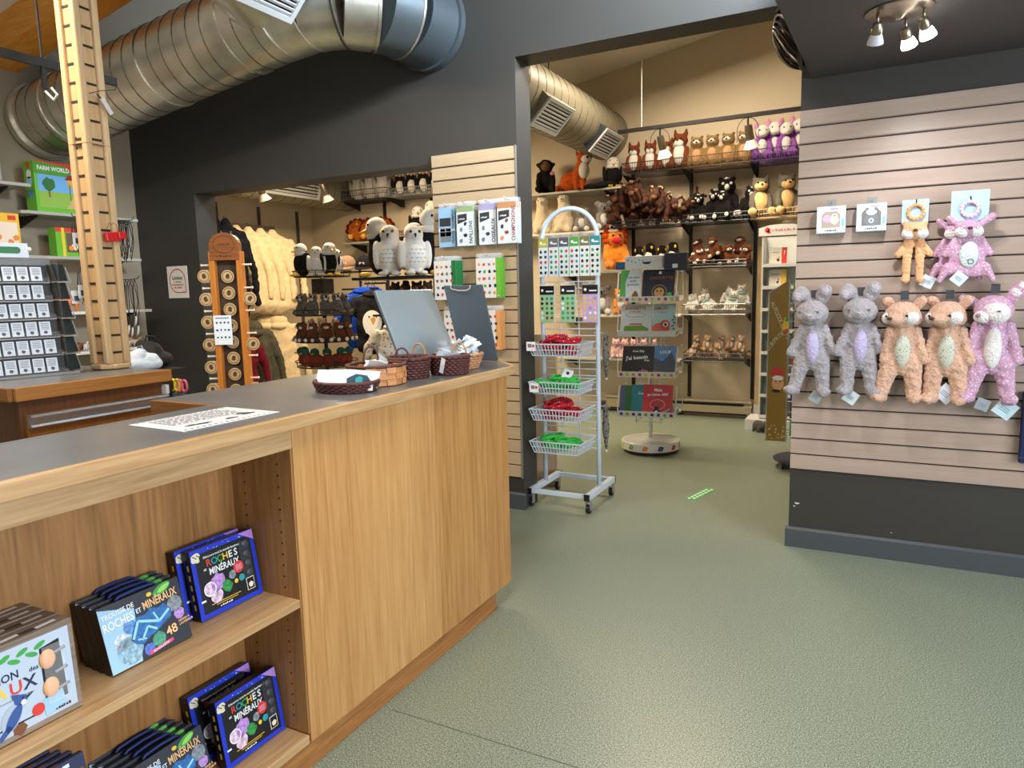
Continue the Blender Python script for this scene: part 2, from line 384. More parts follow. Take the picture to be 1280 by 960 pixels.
# elbow into the dark wall and a branch toward the shop: parts of the same run
el = bpy.data.objects.new('elbow_fitting', None)
O1 = loc0
e1 = [Vector(p)-O1 for p in [tuple(J-ax*.12), (-2.86,3.17,2.95), (-2.68,3.24,2.955), (-2.56,3.36,2.95), (-2.50,3.52,2.945), (-2.48,3.775,2.94)]]
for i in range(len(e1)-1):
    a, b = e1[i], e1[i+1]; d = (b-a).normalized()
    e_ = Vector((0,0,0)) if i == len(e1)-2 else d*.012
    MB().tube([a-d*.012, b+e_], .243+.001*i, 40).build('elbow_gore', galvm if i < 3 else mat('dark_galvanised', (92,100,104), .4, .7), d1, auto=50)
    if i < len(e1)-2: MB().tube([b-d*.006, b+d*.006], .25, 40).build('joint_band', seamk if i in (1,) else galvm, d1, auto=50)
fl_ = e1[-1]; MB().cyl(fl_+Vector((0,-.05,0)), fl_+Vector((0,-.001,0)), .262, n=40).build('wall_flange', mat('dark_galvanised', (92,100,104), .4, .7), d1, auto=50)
JO = J-O1
MB().tube([JO+Vector((-.05,-.02,.03)), JO+Vector((.02,-.62,.30))], .235, 40).build('branch_pipe', galvm, d1, auto=50)
bpy.data.objects.remove(el); br = d1
def register(t, c, u, v, w, h, n, frame=None, deep=.09):
    """louvred register: centre c, along u (width) and v (height); louvres run along u"""
    u = Vector(u).normalized(); v = Vector(v); v = (v-u*v.dot(u)).normalized(); k = u.cross(v)
    M = Matrix(((u.x,v.x,k.x,c[0]),(u.y,v.y,k.y,c[1]),(u.z,v.z,k.z,c[2]),(0,0,0,1)))
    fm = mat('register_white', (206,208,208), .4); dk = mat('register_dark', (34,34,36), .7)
    m = MB(); b = .028
    m.bx(-w/2,w/2,-h/2,-h/2+b,-.004,.012,M).bx(-w/2,w/2,h/2-b,h/2,-.004,.012,M).bx(-w/2,-w/2+b,-h/2+b,h/2-b,-.004,.012,M).bx(w/2-b,w/2,-h/2+b,h/2-b,-.004,.012,M)
    m.build('register_frame', fm, t)
    MB().bx(-w/2+.01,w/2-.01,-h/2+.01,h/2-.01,-deep,-.006,M).build('register_box', dk if frame is None else frame, t)
    ih = h-2*b; sl = MB(); sl.bx(-w/2+b*.8,w/2-b*.8,-ih/n*.28,ih/n*.28,-.002,.006,Matrix.Rotation(.5,4,'X')); me = sl.mesh('louvre', [fm])
    for i in range(n):
        o = link('louvre', me, t); o.matrix_local = M @ Matrix.Translation((0, -ih/2+ih*(i+.5)/n, 0))
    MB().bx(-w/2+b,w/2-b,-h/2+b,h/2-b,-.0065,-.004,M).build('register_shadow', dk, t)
register(br, Vector((-2.704, 2.70, 2.865))-O1, (0,1,0), (.72,0,.68), .50, .27, 8, mat('register_steel', (90,96,104), .35, .7), .16)
# back room ducts
d2 = duct('spiral_duct', 'cream painted spiral duct with two registers above the plush shelves', [(-2.66, WB+.02, 2.97), (-2.66, BY-.002, 2.97)], .25, paintd, .15)
register(d2, (.22, 1.52, -.21), (0,1,0), (.70,0,.70), .50, .27, 7, paintd, .13)
register(d2, (.22, 2.82, -.21), (0,1,0), (.70,0,.70), .50, .27, 7, mat('register_steel', (90,96,104), .35, .7), .13)
MB().cyl((.02,1.9,.28), (.02,1.9,.8), .004, n=6).build('hanger_rod', mat('dark_metal', (50,48,46), .5, .6), d2)
d3 = duct('spiral_duct', 'cream spiral duct with a long register above the hanging clothes', [(-6.2, WB+.1, 2.62), (-6.2, BY-.002, 2.62)], .19, paintd, .15)
register(d3, (.20, 2.15, -.02), (0,1,0), (.25,0,.95), .85, .24, 5, paintd, .1)
# hanging track rods
dm = mat('dark_metal', (50,48,46), .5, .6)
t = thing('ceiling_track_rod', 'black rod hung below the roof beam behind the wooden necklace post', 'track rod', (-3.62, 1.85, 2.49))
MB().bx(-.012,.012,-.6,.65,-.02,.02).build('rod', dm, t); MB().cyl((0,.28,0), (0,.28,.9), .006, n=8).build('hanger', dm, t); MB().bx(-.008,.008,.27,.29,-.12,-.02).build('lamp_bracket', dm, t)
MB().tube([(.0,.28,-.13),(.03,.3,-.17),(.06,.3,-.15),(.05,.28,-.12)], .006).build('lamp_clip', mat('white_plastic', (220,220,218), .4), t)
# ------------------------------------------------------------------ main counter
CH = 1.035
oak = wood('oak_panel', (200,154,98), (172,122,70), 'z', 6, .4)
oakh = wood('oak_nosing', (194,160,116), (158,120,78), 'y', 7, .42)
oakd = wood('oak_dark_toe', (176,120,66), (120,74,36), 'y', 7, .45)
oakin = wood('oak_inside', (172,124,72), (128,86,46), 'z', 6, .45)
lam = mat('grey_laminate', (97,98,100), .32, var=.12, vs_=5, bump=.03, bs=90)
hole = mat('peg_hole', (30,18,10), .8)
ct = thing('shop_counter', 'long oak shop counter with open shelves and a flat end panel', 'counter', (-1.385, 1.37, 0))
def cb(name, x0, x1, y0, y1, z0, z1, m, bevel=.0015, par=None):
    o = MB().bx(x0+1.385, x1+1.385, y0-1.37, y1-1.37, z0, z1).build(name, m, par or ct, bevel=bevel); return o
YN = -.55
cb('end_panel', -1.405, -1.385, 1.390, 2.052, .088, .998, oak, .0006); cb('end_panel', -1.405, -1.385, 2.052, 2.605, .088, .998, wood('oak_panel_amber', (192,144,86), (160,112,60), 'z', 6, .4), .0006)
cb('divider_stile', -1.62, -1.3845, 1.368, 1.390, .088, .998, oak)
cb('end_board', -1.62, -1.405, 2.585, 2.605, .088, .998, oak)
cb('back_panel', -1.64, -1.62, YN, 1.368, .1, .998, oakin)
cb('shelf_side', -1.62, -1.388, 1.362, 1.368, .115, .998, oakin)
sd = bpy.data.objects['shelf_side']
hme = MB().cyl((0, -.0087, 0), (0, -.0075, 0), .0028, n=8).mesh('peg_hole', [hole])
for z in [.16+.032*i for i in range(25)]:
    for x in (-1.44, -1.57): link('peg_hole', hme, sd, (x+1.385, 0, z))
cb('shelf', -1.62, -1.388, YN, 1.362, .494, .517, oakh)
cb('bottom_shelf', -1.62, -1.386, YN, 1.362, .088, .113, oakh)
cb('apron', -1.405, -1.386, YN, 1.368, .943, .998, oakh)
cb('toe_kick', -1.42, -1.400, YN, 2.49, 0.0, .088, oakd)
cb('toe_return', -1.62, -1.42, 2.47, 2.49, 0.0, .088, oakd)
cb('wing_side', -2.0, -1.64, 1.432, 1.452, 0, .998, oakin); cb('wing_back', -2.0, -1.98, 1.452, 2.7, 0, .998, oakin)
wt = thing('countertop', 'grey laminate countertop with an oak nosing on the main counter', 'countertop', (-1.36, 1.37, .998))
poly = [(-1.378, YN), (-1.378, 2.64), (-1.50, 2.77), (-2.02, 2.80), (-2.02, 1.425), (-1.735, 1.425), (-1.735, YN)]
MB().prism([(x+1.36, y-1.37) for x, y in poly], 0.001, .0368).build('laminate_top', lam, wt)
m = MB(); m.bx(-.018, 0, YN-1.37, 1.27, 0, .0375); m.build('nosing', oakh, wt, bevel=.003)
M2 = Matrix.Translation((-.018, 1.27, 0)) @ Matrix.Rotation(math.atan2(.13, -.122), 4, 'Z')
MB().bx(0, .178, -.018, 0.0, 0, .0372, M2).build('end_nosing', oakh, wt, bevel=.002)
MB().bx(-.66, -.14, 1.402, 1.42, 0, .0455).build('end_nosing', wood('oak_nosing_x', (206,166,112), (170,126,74), 'x', 7, .42), wt, bevel=.002)
MB().bx(-.66, -.376, .04, .055, -.02, .0372).build('wing_nosing', wood('oak_wing', (150,96,44), (122,76,32), 'x', 7, .42), wt, bevel=.001)
MB().bx(-.393, -.375, YN-1.37, .04, -.0, .0372).build('back_nosing', lam, wt)

# ------------------------------------------------------------------ register counter on the left
lc = thing('side_counter', 'small oak counter with an aluminium drawer pull and grey top', 'counter', (-2.81, 1.43, 0))
oakm = wood('oak_side', (160,104,48), (130,80,34), 'z', 6, .45)
MB().bx(-.75, -.02, 0, .65, .998, 1.0345).build('laminate_top', lam, lc)
MB().bx(-.02, 0, 0, .65, .985, 1.036).build('nosing', wood('oak_side_nosing', (182,126,66), (150,98,46), 'y', 7, .42), lc, bevel=.002)
MB().bx(-.75, -.02, -.018, 0, .985, 1.036).build('end_nosing', wood('oak_side_nosing_x', (160,104,52), (124,78,36), 'x', 7, .42), lc, bevel=.002)
MB().bx(-.73, -.03, .02, .62, 0, .985).build('body', wood('oak_side_dark', (112,70,36), (84,50,24), 'z', 6, .45), lc)
dr = MB().bx(-.03, -.012, .035, .615, .55, .93).build('drawer_front', oakm, lc, bevel=.001)
al = mat('aluminium', (186,188,192), .3, .85)
pm = MB(); prof = [(-.012,.93),(.012,.93),(.02,.922),(.014,.918),(-.002,.918),(-.002,.898),(.010,.892),(.016,.884),(.008,.878),(-.012,.878)]
pm.prism(prof, .035, .615, Matrix(((1,0,0,0),(0,0,1,0),(0,1,0,0),(0,0,0,1)))); pm.build('aluminium_pull', al, dr)
MB().bx(-.03,.0,.615,.63,.93,.97).build('pull_end', mat('white_plastic', (220,220,218), .4), lc)
# desk behind the counter with scissors
dk = thing('work_desk', 'low oak work desk between the two counters', 'desk', (-2.4, 2.5, 0))
MB().bx(-.3,.3,-.25,.3,.78,.81).build('desk_top', oakm, dk)
for x in (-.27,.27):
    for y in (-.22,.27): MB().bx(x-.02,x+.02,y-.02,y+.02,0,.78).build('leg', oakm, dk)
pinkp = mat('pink_plastic', (236,110,140), .4); yelp = mat('yellow_plastic', (226,214,40), .4)
for i, (xx, yy, mtl, nm) in enumerate(((219, 489, yelp, 'yellow'), (228, 490, pinkp, 'pink'))):
    b = P(xx, yy-5, 'y', 2.42); z0 = .81
    s = thing('scissors', f'scissors with {nm} plastic handles on the desk behind the counter', 'scissors', (b.x, b.y, z0))
    MB().cyl((0,0,0),(0,0,b.z-z0-.03),.018,n=10).build('holder', mat('holder_grey',(80,80,84),.5), s)
    MB().bx(-.006,.006,-.002,.002,b.z-z0-.05,b.z-z0-.01).build('blade', al, s)
    for k in (-1, 1):
        MB().tube([(k*.017+math.cos(q)*.02, 0, b.z-z0+.012+math.sin(q)*.03) for q in [2*PI*j/16 for j in range(16)]], .006, 8, True).build('handle', mtl, s, smooth=True)
# ------------------------------------------------------------------ boxed kits on the counter shelves
W_ = mat('print_white', (238,240,240), .5)
def pm(name, c): return mat('print_'+name, c, .45)
BLK = pm('black', (14,14,18)); BLU = pm('blue', (22,52,190)); RED = pm('red', (214,58,48)); YEL = pm('yellow', (236,196,60)); GRN = pm('green', (60,160,70))
PUR = pm('purple', (176,130,206)); PNK = pm('pink', (226,176,208)); TEA = pm('teal', (40,150,160)); GRY = pm('grey', (120,126,132)); ORG = pm('orange', (232,140,60)); LBL = pm('light_blue', (160,200,226)); DGR = pm('dark_grey', (44,46,52)); NAV = pm('navy', (28,36,72)); BRN = pm('brown', (120,72,44)); CRM = pm('cream', (232,220,196))
def kit_root(name, label, x, y, z, lean, group=None, rz=90):
    return thing(name, label, 'boxed kit', (x, y, z), (rad(-lean), 0, rad(rz)), group)
def pmr(name, c): return mat('printed_'+name, c, .4, var=.45, vs_=110)
RPK = pmr('rose', (226,190,214)); RPU = pmr('violet', (180,136,206)); RGN = pmr('emerald', (50,140,70)); RGY = pmr('pewter', (130,138,146))
def blue_kit(label, x, y, z, lean, rz=90):
    t = kit_root('mineral_kit_box', label, x, y, z, lean, None, rz); w, h, d = .205, .185, .03
    b = MB().bx(-w/2, w/2, .0, d, 0, h).build('box', mat('box_black', (16,15,22), .35), t, bevel=.0015)
    m = MB(); e = -.0006
    m.use(BLU).rc(-w/2,w/2,0,h,e)
    m.use(BLK).rc(-w/2+.013,w/2-.013,.013,h-.014,e*2)
    m.use(PUR); m.pl([(w/2-.05,h-.001),(w/2-.001,h-.03),(w/2-.001,h-.001)], e*3)
    m.use(W_)
    rr = random.Random(5)
    for i in range(14): m.di(rr.uniform(-.05,.06), h-rr.uniform(.003,.012), rr.uniform(.0006,.0014), e*3, 6)
    m.use(CRM).blob(-w/2+.015,h-.022,.017,e*3,3,14,.4); m.use(BLK)
    for k in range(6): m.di(-w/2+.008+.004*k, h-.016-.003*(k % 3), .002, e*4, 6)
    m.use(W_).text('Découvre tout le monde fascinant des', .0085, .0, h-.030, e*3, rot=0)
    for ch, x_, c_ in zip('ROCHES', range(6), (RED, TEA, GRN, YEL, W_, W_)): m.use(c_).text(ch, .026, -.052+x_*.0175, h-.053, e*3)
    m.use(W_).text('et', .011, -.066, h-.062, e*3).text('MINÉRAUX', .025, -.006, h-.077, e*3, sx=.78)
    m.use(RPK).blob(-.062,.072,.02,e*3,1,18,.15); m.use(RPU).blob(-.035,.082,.027,e*4,2,16,.3); m.use(RPK).blob(-.045,.048,.021,e*4,7,18,.2)
    m.use(W_).ring(-.062,.072,.019,.003,e*5); m.rc(-.094,-.08,.045,.05,e*4)
    m.use(RGN).blob(-.01,.062,.02,e*5,4,18,.35); m.use(RGY).blob(.012,.085,.014,e*4,5,16,.3); m.use(YEL).di(.021,.064,.006,e*5)
    m.use(TEA).di(.04,.067,.0095,e*5); m.use(RED).di(.036,.098,.0165,e*4,18); m.use(PNK)
    for i in range(4): m.rc(.026,.046,.091+i*.004,.0925+i*.004,e*5)
    m.use(YEL).rc(-.065,.03,.030,.0316,e*3).rc(-.05,.02,.025,.0264,e*3); m.use(W_).bars(.04, .004, -.02, .017, e*3)
    m.use(DGR).rc(.048,w/2-.02,.045,h-.022,e*3)
    m.use(W_).rc(.052,.078,.024,.058,e*5); m.use(BLK).rc(.0535,.0765,.0255,.0565,e*6); m.use(CRM).blob(.065,.038,.009,e*7,8)
    p = m.build('cover_print', None, b)
    rk = mat('dark_rock', (62,66,68), .5, var=.3, vs_=60)
    for i in range(4):
        q = MB().ell((.069, -.002, .072+i*.027), (.013, .004, .011), n=10, k=6); q.build('rock_sample', rk, t, smooth=True)
    q = MB().use(YEL)
    for i in range(5): q.add([(-w/2-.0005, .01, .03+i*.026), (-w/2-.0005, .017, .03+i*.026), (-w/2-.0005, .017, .045+i*.026), (-w/2-.0005, .01, .045+i*.026)], [(0,3,2,1)])
    q.build('spine_print', None, b)
    return t
S1, S2 = .5175, .1135
blue_kit('black and blue mineral kit box leaning in front on the upper shelf', -1.518, 1.25, S1+.003, 9)
blue_kit('black and blue mineral kit box tucked second on the upper shelf', -1.556, 1.235, S1+.003, 9)
blue_kit('black and blue mineral kit box standing in front on the bottom shelf', -1.470, 1.252, S2+.003, 9)
blue_kit('black and blue mineral kit box hidden behind another on the bottom shelf', -1.545, 1.235, S2+.006, 12)
def trousse(label, x, y, z, lean, front=True, group=None, rz=90):
    t = kit_root('mineral_case_box', label, x, y, z, lean, group, rz); w, h, d = .205, .152, .0262
    b = MB().bx(-w/2, w/2, 0, d, 0, h).build('box', mat('case_black', (20,20,24), .35), t, bevel=.0015)
    MB().tube([(-.05,d*.5,h),(-.04,d*.5,h+.006),(0,d*.5,h+.008),(.04,d*.5,h+.006),(.05,d*.5,h)], .004, 6).build('handle', mat('case_handle', (30,50,110), .5), t, smooth=True)
    m = MB(); e = -.0006
    m.use(LBL).pl([(-w/2,0),(-.03,0),(-.02,h-.03),(-w/2,h-.004)], e); m.use(pm('slate', (36,40,52))).pl([(-.03,0),(w/2,0),(w/2,h),(-w/2,h),(-w/2,h-.004),(-.02,h-.03)], e)
    m.use(GRN).di(.055,h-.013,.026,e*2,16,.011,.35); m.use(pm('lime',(150,214,90))).di(.06,h-.012,.018,e*3,14,.006,.35); m.use(YEL).di(.022,h-.014,.007,e*2,12,.005)
    m.use(W_).text('TROUSSE DE', .0155, -.098, h-.031, e*3, 'l', .06, .9).text('ROCHES', .027, -.099, h-.057, e*3, 'l', .06, .72).text('ET', .015, -.018, h-.045, e*3, 'l', .06, .8)
    m.use(pm('peach', (240,190,130))).text('MINÉRAUX', .0265, .0, h-.044, e*3, 'l', .06, .68)
    m.use(RGY).blob(.078,.093,.02,e*2,2,20,.08); m.use(RPU).blob(.084,.066,.015,e*2,3,18,.2); m.use(pmr('rock_blue',(90,140,200))).blob(-.04,.085,.018,e*2,4,18,.2)
    m.use(pmr('quartz',(196,206,226))).blob(-.065,.06,.02,e*2,5,20,.1); m.use(pmr('granite',(140,178,196))).blob(-.052,.036,.034,e*2,6,24,.14); m.use(pmr('jade',(70,150,120))).blob(.02,.03,.018,e*2,7,18,.15); m.use(pmr('azure',(80,110,200))).blob(-.008,.018,.015,e*3,8,18,.2)
    st = [(-.045,.055),(-.03,.085),(-.02,.1),(.0,.098),(.015,.108),(.035,.1),(.05,.106),(.066,.085),(.06,.068),(.04,.06),(.02,.05),(.0,.045),(-.02,.035),(-.035,.042)]
    m.use(pmr('deep_blue',(40,104,170))).pl(st, e*4)
    m.use(pm('ice',(150,214,246)))
    for (x0,z0,x1,z1,q) in ((-.04,.055,-.02,.09,.003),(-.02,.09,.03,.07,.003),(.03,.07,.06,.088,.003),(-.02,.045,.0,.07,.0025),(.0,.07,.02,.055,.0025),(.02,.095,.03,.07,.002),(-.03,.05,-.01,.045,.002)):
        dx, dz = x1-x0, z1-z0; l = math.hypot(dx,dz); nx, nz = -dz/l*q, dx/l*q; m.pl([(x0-nx,z0-nz),(x1-nx,z1-nz),(x1+nx,z1+nz),(x0+nx,z0+nz)], e*5)
    m.use(pm('peach', (240,190,130))).text('48', .03, .055, .028, e*5, rot=.08); m.use(pm('peach', (240,190,130))).text('PIERRES À', .007, .076, .046, e*5, 'l', .08).text("L'INTÉRIEUR", .007, .076, .038, e*5, 'l', .08)
    m.use(pm('hot_pink',(226,70,110))).pl([(-.012,.004),(.052,.012),(.052,.02),(-.012,.012)], e*5); m.use(W_).text('SCHOLASTIC', .0075, .02, .0095, e*6, rot=.12)
    m.build('cover_print', None, b); return t
for i in range(4):
    trousse(['mineral case box at the front of the leaning upper shelf row', 'mineral case box second in the upper shelf row', 'mineral case box third in the upper shelf row', 'mineral case box at the back of the upper shelf row'][i], -1.478-i*.0275, .985+i*.001, S1+.004, 15)
for i in range(5):
    trousse(['mineral case box at the front of the bottom shelf row', 'mineral case box second in the bottom shelf row', 'mineral case box third in the bottom shelf row', 'mineral case box fourth in the bottom shelf row', 'mineral case box last in the bottom shelf row'][i], -1.462-i*.0278, 1.005-i*.004, S2+.004, 17)
def bird_kit(label, x, y, z, full):
    t = kit_root('bird_kit_box', label, x, y, z, 3); w, h, d = .30, .19, .045
    b = MB().bx(-w/2, w/2, 0, d, 0, h).build('box', wood('printed_planks', (150,134,120), (110,94,82), 'x', 8, .4), t, bevel=.0015)
    m = MB().use(DGR)
    for k, x_ in enumerate((-.08, .0, .08)):
        m.add([(x_+math.cos(q)*.035, .02+math.sin(q)*.008, h+.0004) for q in [2*PI*i/12 for i in range(12)]], [tuple(range(12))])
    m.use(W_)
    for x_ in (-.04, .04, .11): m.add([(x_-.02,.012,h+.0005),(x_+.02,.016,h+.0005),(x_+.02,.028,h+.0005),(x_-.02,.024,h+.0005)], [(0,1,2,3)])
    m.build('top_print', None, b)
    m = MB(); e = -.0006
    m.use(pm('pale_blue', (184,198,216))).rc(-w/2+.008,w/2-.01,.012,h-.012,e)
    m.use(GRN)
    for i in range(5): m.di(.02+i*.016, h-.028-(i % 2)*.012, .012, e*2, 10, .005, .4*(-1)**i)
    m.use(NAV).text('Ma petite', .016, -.05, h-.045, e*2).text('COLLECTION', .022, -.02, h-.072, e*2, sx=.9).text('des', .013, .068, h-.072, e*2)
    for ch, i, c_ in zip('OISEAUX', range(7), (RED, ORG, TEA, GRN, YEL, RED, NAV)): m.use(c_).text(ch, .034, -.10+i*.0265, h-.102, e*2)
    m.use(GRY).rc(-.1,.06,h-.112,h-.1105,e*2)
    jb = pm('jay_blue', (52,84,150)); m.use(pm('jay_grey', (172,184,200))).di(.018,.046,.017,e*3,16,.026,-.5); m.use(jb).di(.022,.044,.010,e*4,14,.026,-.6).di(.038,.073,.012,e*4,14,.010).pl([(.025,.077),(.022,.09),(.038,.084)], e*4); m.pl([(.010,.035),(-.012,.014),(-.004,.01),(.02,.028)], e*4)
    m.use(BLK).pl([(.048,.076),(.064,.08),(.049,.071)], e*5).di(.042,.076,.002,e*5,8).rc(-.03,.06,.028,.031,e*2); m.use(W_).di(.042,.067,.005,e*5)
    m.use(RED).di(.066,.038,.012,e*3,18).di(-.03,.06,.014,e*2,12,.009); m.use(PNK).di(-.04,.04,.012,e*2); m.use(LBL).pl([(.078,.016),(.118,.026),(.114,.062),(.076,.05)], e*3); m.use(BRN).blob(.03,.018,.014,e*2,4); m.use(BLK).bars(.03, .005, .112, .019, e*3)
    m.use(BLK).pl([(.082,.034),(w/2-.026,.04),(w/2-.03,h-.03),(.082,h-.036)], e*2)
    m.build('cover_print', None, b)
    eg = mat('toy_egg', (232,170,118), .5)
    for z_ in (.07, .128): MB().ell((.094, -.002, z_), (.016, .006, .02), n=12, k=8).build('egg', eg, t, smooth=True)
    gp = mat('grey_tool', (120,130,140), .35)
    for z_ in (.06, .095, .135): MB().cyl((.105,-.003,z_), (.128,-.003,z_+.004), .003, n=6).build('tool', gp, t)
    MB().bx(.083, w/2-.028, -.0085, -.008, .04, h-.034).build('window_film', mat('clear_film', (255,255,255), .05, alpha=.08), t)
    return t
for i in range(4):
    bird_kit(['white bird collection kit box in front beside the mineral cases', 'bird collection kit box second in its upright row', 'bird collection kit box third in its upright row', 'bird collection kit box last in its upright row'][i], -1.432-i*.0465, .638, S1+.002, i == 0)
def brown_kit(label, x, y, z):
    t = kit_root('craft_kit_box', label, x, y, z, 12); w, h, d = .24, .262, .016
    b = MB().bx(-w/2, w/2, 0, d, 0, h).build('box', mat('navy_card', (34,44,84), .4), t, bevel=.001)
    m = MB().use(BRN).rc(-w/2+.006,w/2-.006,.006,h-.03,-.0006); m.use(W_).bars(.1, .008, .04, h-.016, -.0006).bars(.08, .006, .05, h-.026, -.0006); m.build('cover_print', None, b)
    MB().bx(-w/2+.002, w/2-.05, .003, d-.003, h, h+.0008).build('top_print', mat('print_rust', (140,80,50), .5), b)
for i in range(4): brown_kit(['navy and brown kit box in front below the bird kits', 'navy and brown kit box second in its row below the bird kits', 'navy and brown kit box third in its row below the bird kits', 'navy and brown kit box last in its row below the bird kits'][i], -1.452-i*.024, .697-i*.010, S2+.005)

# ------------------------------------------------------------------ things on the countertop
TOP = CH+.0006
t = thing('notice_sheet', 'laminated white notice lying flat on the countertop', 'sheet', (-1.56, 1.246, CH+.0003), (0, 0, rad(-2)))
m = MB().bx(-.108, .108, -.148, .148, 0, .0012).build('sheet', mat('laminated_white', (226,230,236), .2), t)
m = MB().use(pm('ink', (60,64,70))); zt = .0016
def hz(m, x0, x1, y0, y1): return m.add([(x0,y0,zt),(x1,y0,zt),(x1,y1,zt),(x0,y1,zt)], [(0,1,2,3)])
rr = random.Random(3)
for r_ in range(9):
    x0 = -.085+r_*.012; y = -.11
    while y < .10:
        l = rr.uniform(.008,.022); hz(m, x0, x0+.004, y, min(y+l, .11)); y += l+.005
for k in range(16): hz(m, .092, .098, -.135+k*.017, -.126+k*.017); 
for k in range(16): hz(m, -.1, -.097, -.135+k*.017, -.124+k*.017)
for (cx_, cy_, sd_) in ((.055,-.08,1),(.06,-.05,2),(.062,.03,3),(.045,.10,4),(.03,.085,5)):
    q = random.Random(sd_); m.add([(cx_+math.cos(2*PI*i/10)*.012*q.uniform(.5,1), cy_+math.sin(2*PI*i/10)*.028*q.uniform(.5,1), zt) for i in range(10)], [tuple(range(10))])
m.build('notice_print', None, t)

dw = mat('dark_wicker', (84,44,40), .6, var=.35, vs_=70); lw = mat('pale_wicker', (190,140,104), .6, var=.2, vs_=50); bl = wood('basket_splint', (206,150,98), (168,112,66), 'x', 12, .5)
def wicker(t, a, b, h, mt, rows=6, stakes=22, flare=1.15, r=.0055):
    m = MB(); N_ = stakes*4
    for k in range(rows):
        z = r+(h-2*r)*k/(rows-1); f = 1+(flare-1)*k/(rows-1); pts = []
        for i in range(N_):
            q = 2*PI*i/N_; o = .004*math.sin(q*stakes+PI*(k % 2)); pts.append(((a*f+o)*math.cos(q), (b*f+o)*math.sin(q), z))
        MB().tube(pts, r*1.15, 5, True).build('weave_strand', mt, t, smooth=True)
    for i in range(stakes):
        q = 2*PI*(i+.5)/stakes; m = MB().cyl((a*math.cos(q), b*math.sin(q), .002), (a*flare*math.cos(q), b*flare*math.sin(q), h), r*.7, n=5); m.build('stake', mt, t)
    MB().tube([(a*flare*1.02*math.cos(2*PI*i/40), b*flare*1.02*math.sin(2*PI*i/40), h) for i in range(40)], r*1.5, 6, True).build('rim', mt, t, smooth=True)
    MB().prism([(a*.98*math.cos(2*PI*i/28), b*.98*math.sin(2*PI*i/28)) for i in range(28)], .001, .004).build('basket_base', mt, t)
def loop(t, x, y, z, w, h, mt, ang=0, r=.0035):
    c, s = math.cos(ang), math.sin(ang)
    MB().tube([(x+math.cos(q)*w*c, y+math.cos(q)*w*s, z+math.sin(q)*h) for q in [PI*i/14 for i in range(15)]], r, 6).build('handle', mt, t, smooth=True)
b1 = thing('card_tray', 'shallow dark wicker tray at the near end of the basket row', 'basket', (-1.555, 1.795, TOP), (0,0,rad(-10)))
wicker(b1, .10, .085, .032, dw, 5, 24, 1.12, .004)
cards = mat('white_card', (232,236,240), .5)
cardme = MB().bx(-.055,.055,-.0004,.0004,0,.062).mesh('leaflet', [cards])
for i in range(16):
    o = bpy.data.objects.new('leaflet', cardme); COL.objects.link(o); o.location = (-1.62+.0066*i+.012, 1.775+.0025*i, TOP+.008); o.rotation_euler = (rad(-28), rad(4), rad(20)); tag(o, 'white leaflet standing in the shallow dark wicker tray', 'leaflet', 'leaflets in the wicker tray')
t = thing('leaflet', 'front leaflet with a dark teal fossil picture in the wicker tray', 'leaflet', (-1.485, 1.755, TOP+.008), (rad(-20), rad(2), rad(28)))
MB().bx(-.055,.055,-.0005,.0005,0,.062).build('card', cards, t)
m = MB().use(pm('dark_teal',(28,70,84))).pl([(-.03,.012),(.045,.012),(.05,.03),(.035,.05),(.0,.055),(-.03,.04)], -.0012); m.use(TEA).blob(.01,.034,.014,-.0018,3); m.use(NAV).blob(.035,.03,.008,-.0018,5); m.build('card_print', None, t)
b2 = thing('splint_basket', 'wide plaited wood splint basket with a tall thin handle loop', 'basket', (-1.565, 1.965, TOP))
R2 = .095
for k in range(3):
    for i in range(18):
        q = 2*PI*i/18; rr_ = R2+(.006 if (i+k) % 2 else 0)
        MB().box((rr_*math.cos(q), rr_*math.sin(q)*1.05, .012+.021*k), (.004, .036, .02), (0,0,q)).build('splint', bl, b2, bevel=.001)
MB().tube([(R2*1.05*math.cos(2*PI*i/36), R2*1.1*math.sin(2*PI*i/36), .068) for i in range(36)], .006, 6, True).build('rim', dw, b2, smooth=True)
MB().prism([(R2*math.cos(2*PI*i/24), R2*1.05*math.sin(2*PI*i/24)) for i in range(24)], .001, .01).build('basket_base', bl, b2)
loop(b2, -.06, .05, .066, .028, .062, dw, .7)
b3 = thing('wicker_basket', 'dark wicker basket with two hoop handles beside the splint basket', 'basket', (-1.565, 2.155, TOP)); wicker(b3, .072, .072, .075, dw, 8, 20, 1.12, .0048)
loop(b3, 0, .075, .072, .03, .05, bl, .0); loop(b3, .03, -.075, .072, .028, .045, dw, .3)
b4 = thing('wicker_basket', 'dark wicker basket nearest the countertop edge with a hanging paper tag', 'basket', (-1.475, 2.305, TOP)); wicker(b4, .066, .066, .07, dw, 8, 20, 1.12, .0048)
loop(b4, .01, .06, .068, .028, .048, bl, .2)
MB().box((.02, -.083, .04), (.018, .0012, .06), (rad(10), rad(20), 0)).build('price_tag', cards, b4)
b5 = thing('wicker_basket', 'pale wicker basket full of white paper slips near the countertop end', 'basket', (-1.545, 2.49, TOP)); wicker(b5, .078, .07, .06, lw, 6, 20, 1.25, .0045)
rr = random.Random(11)
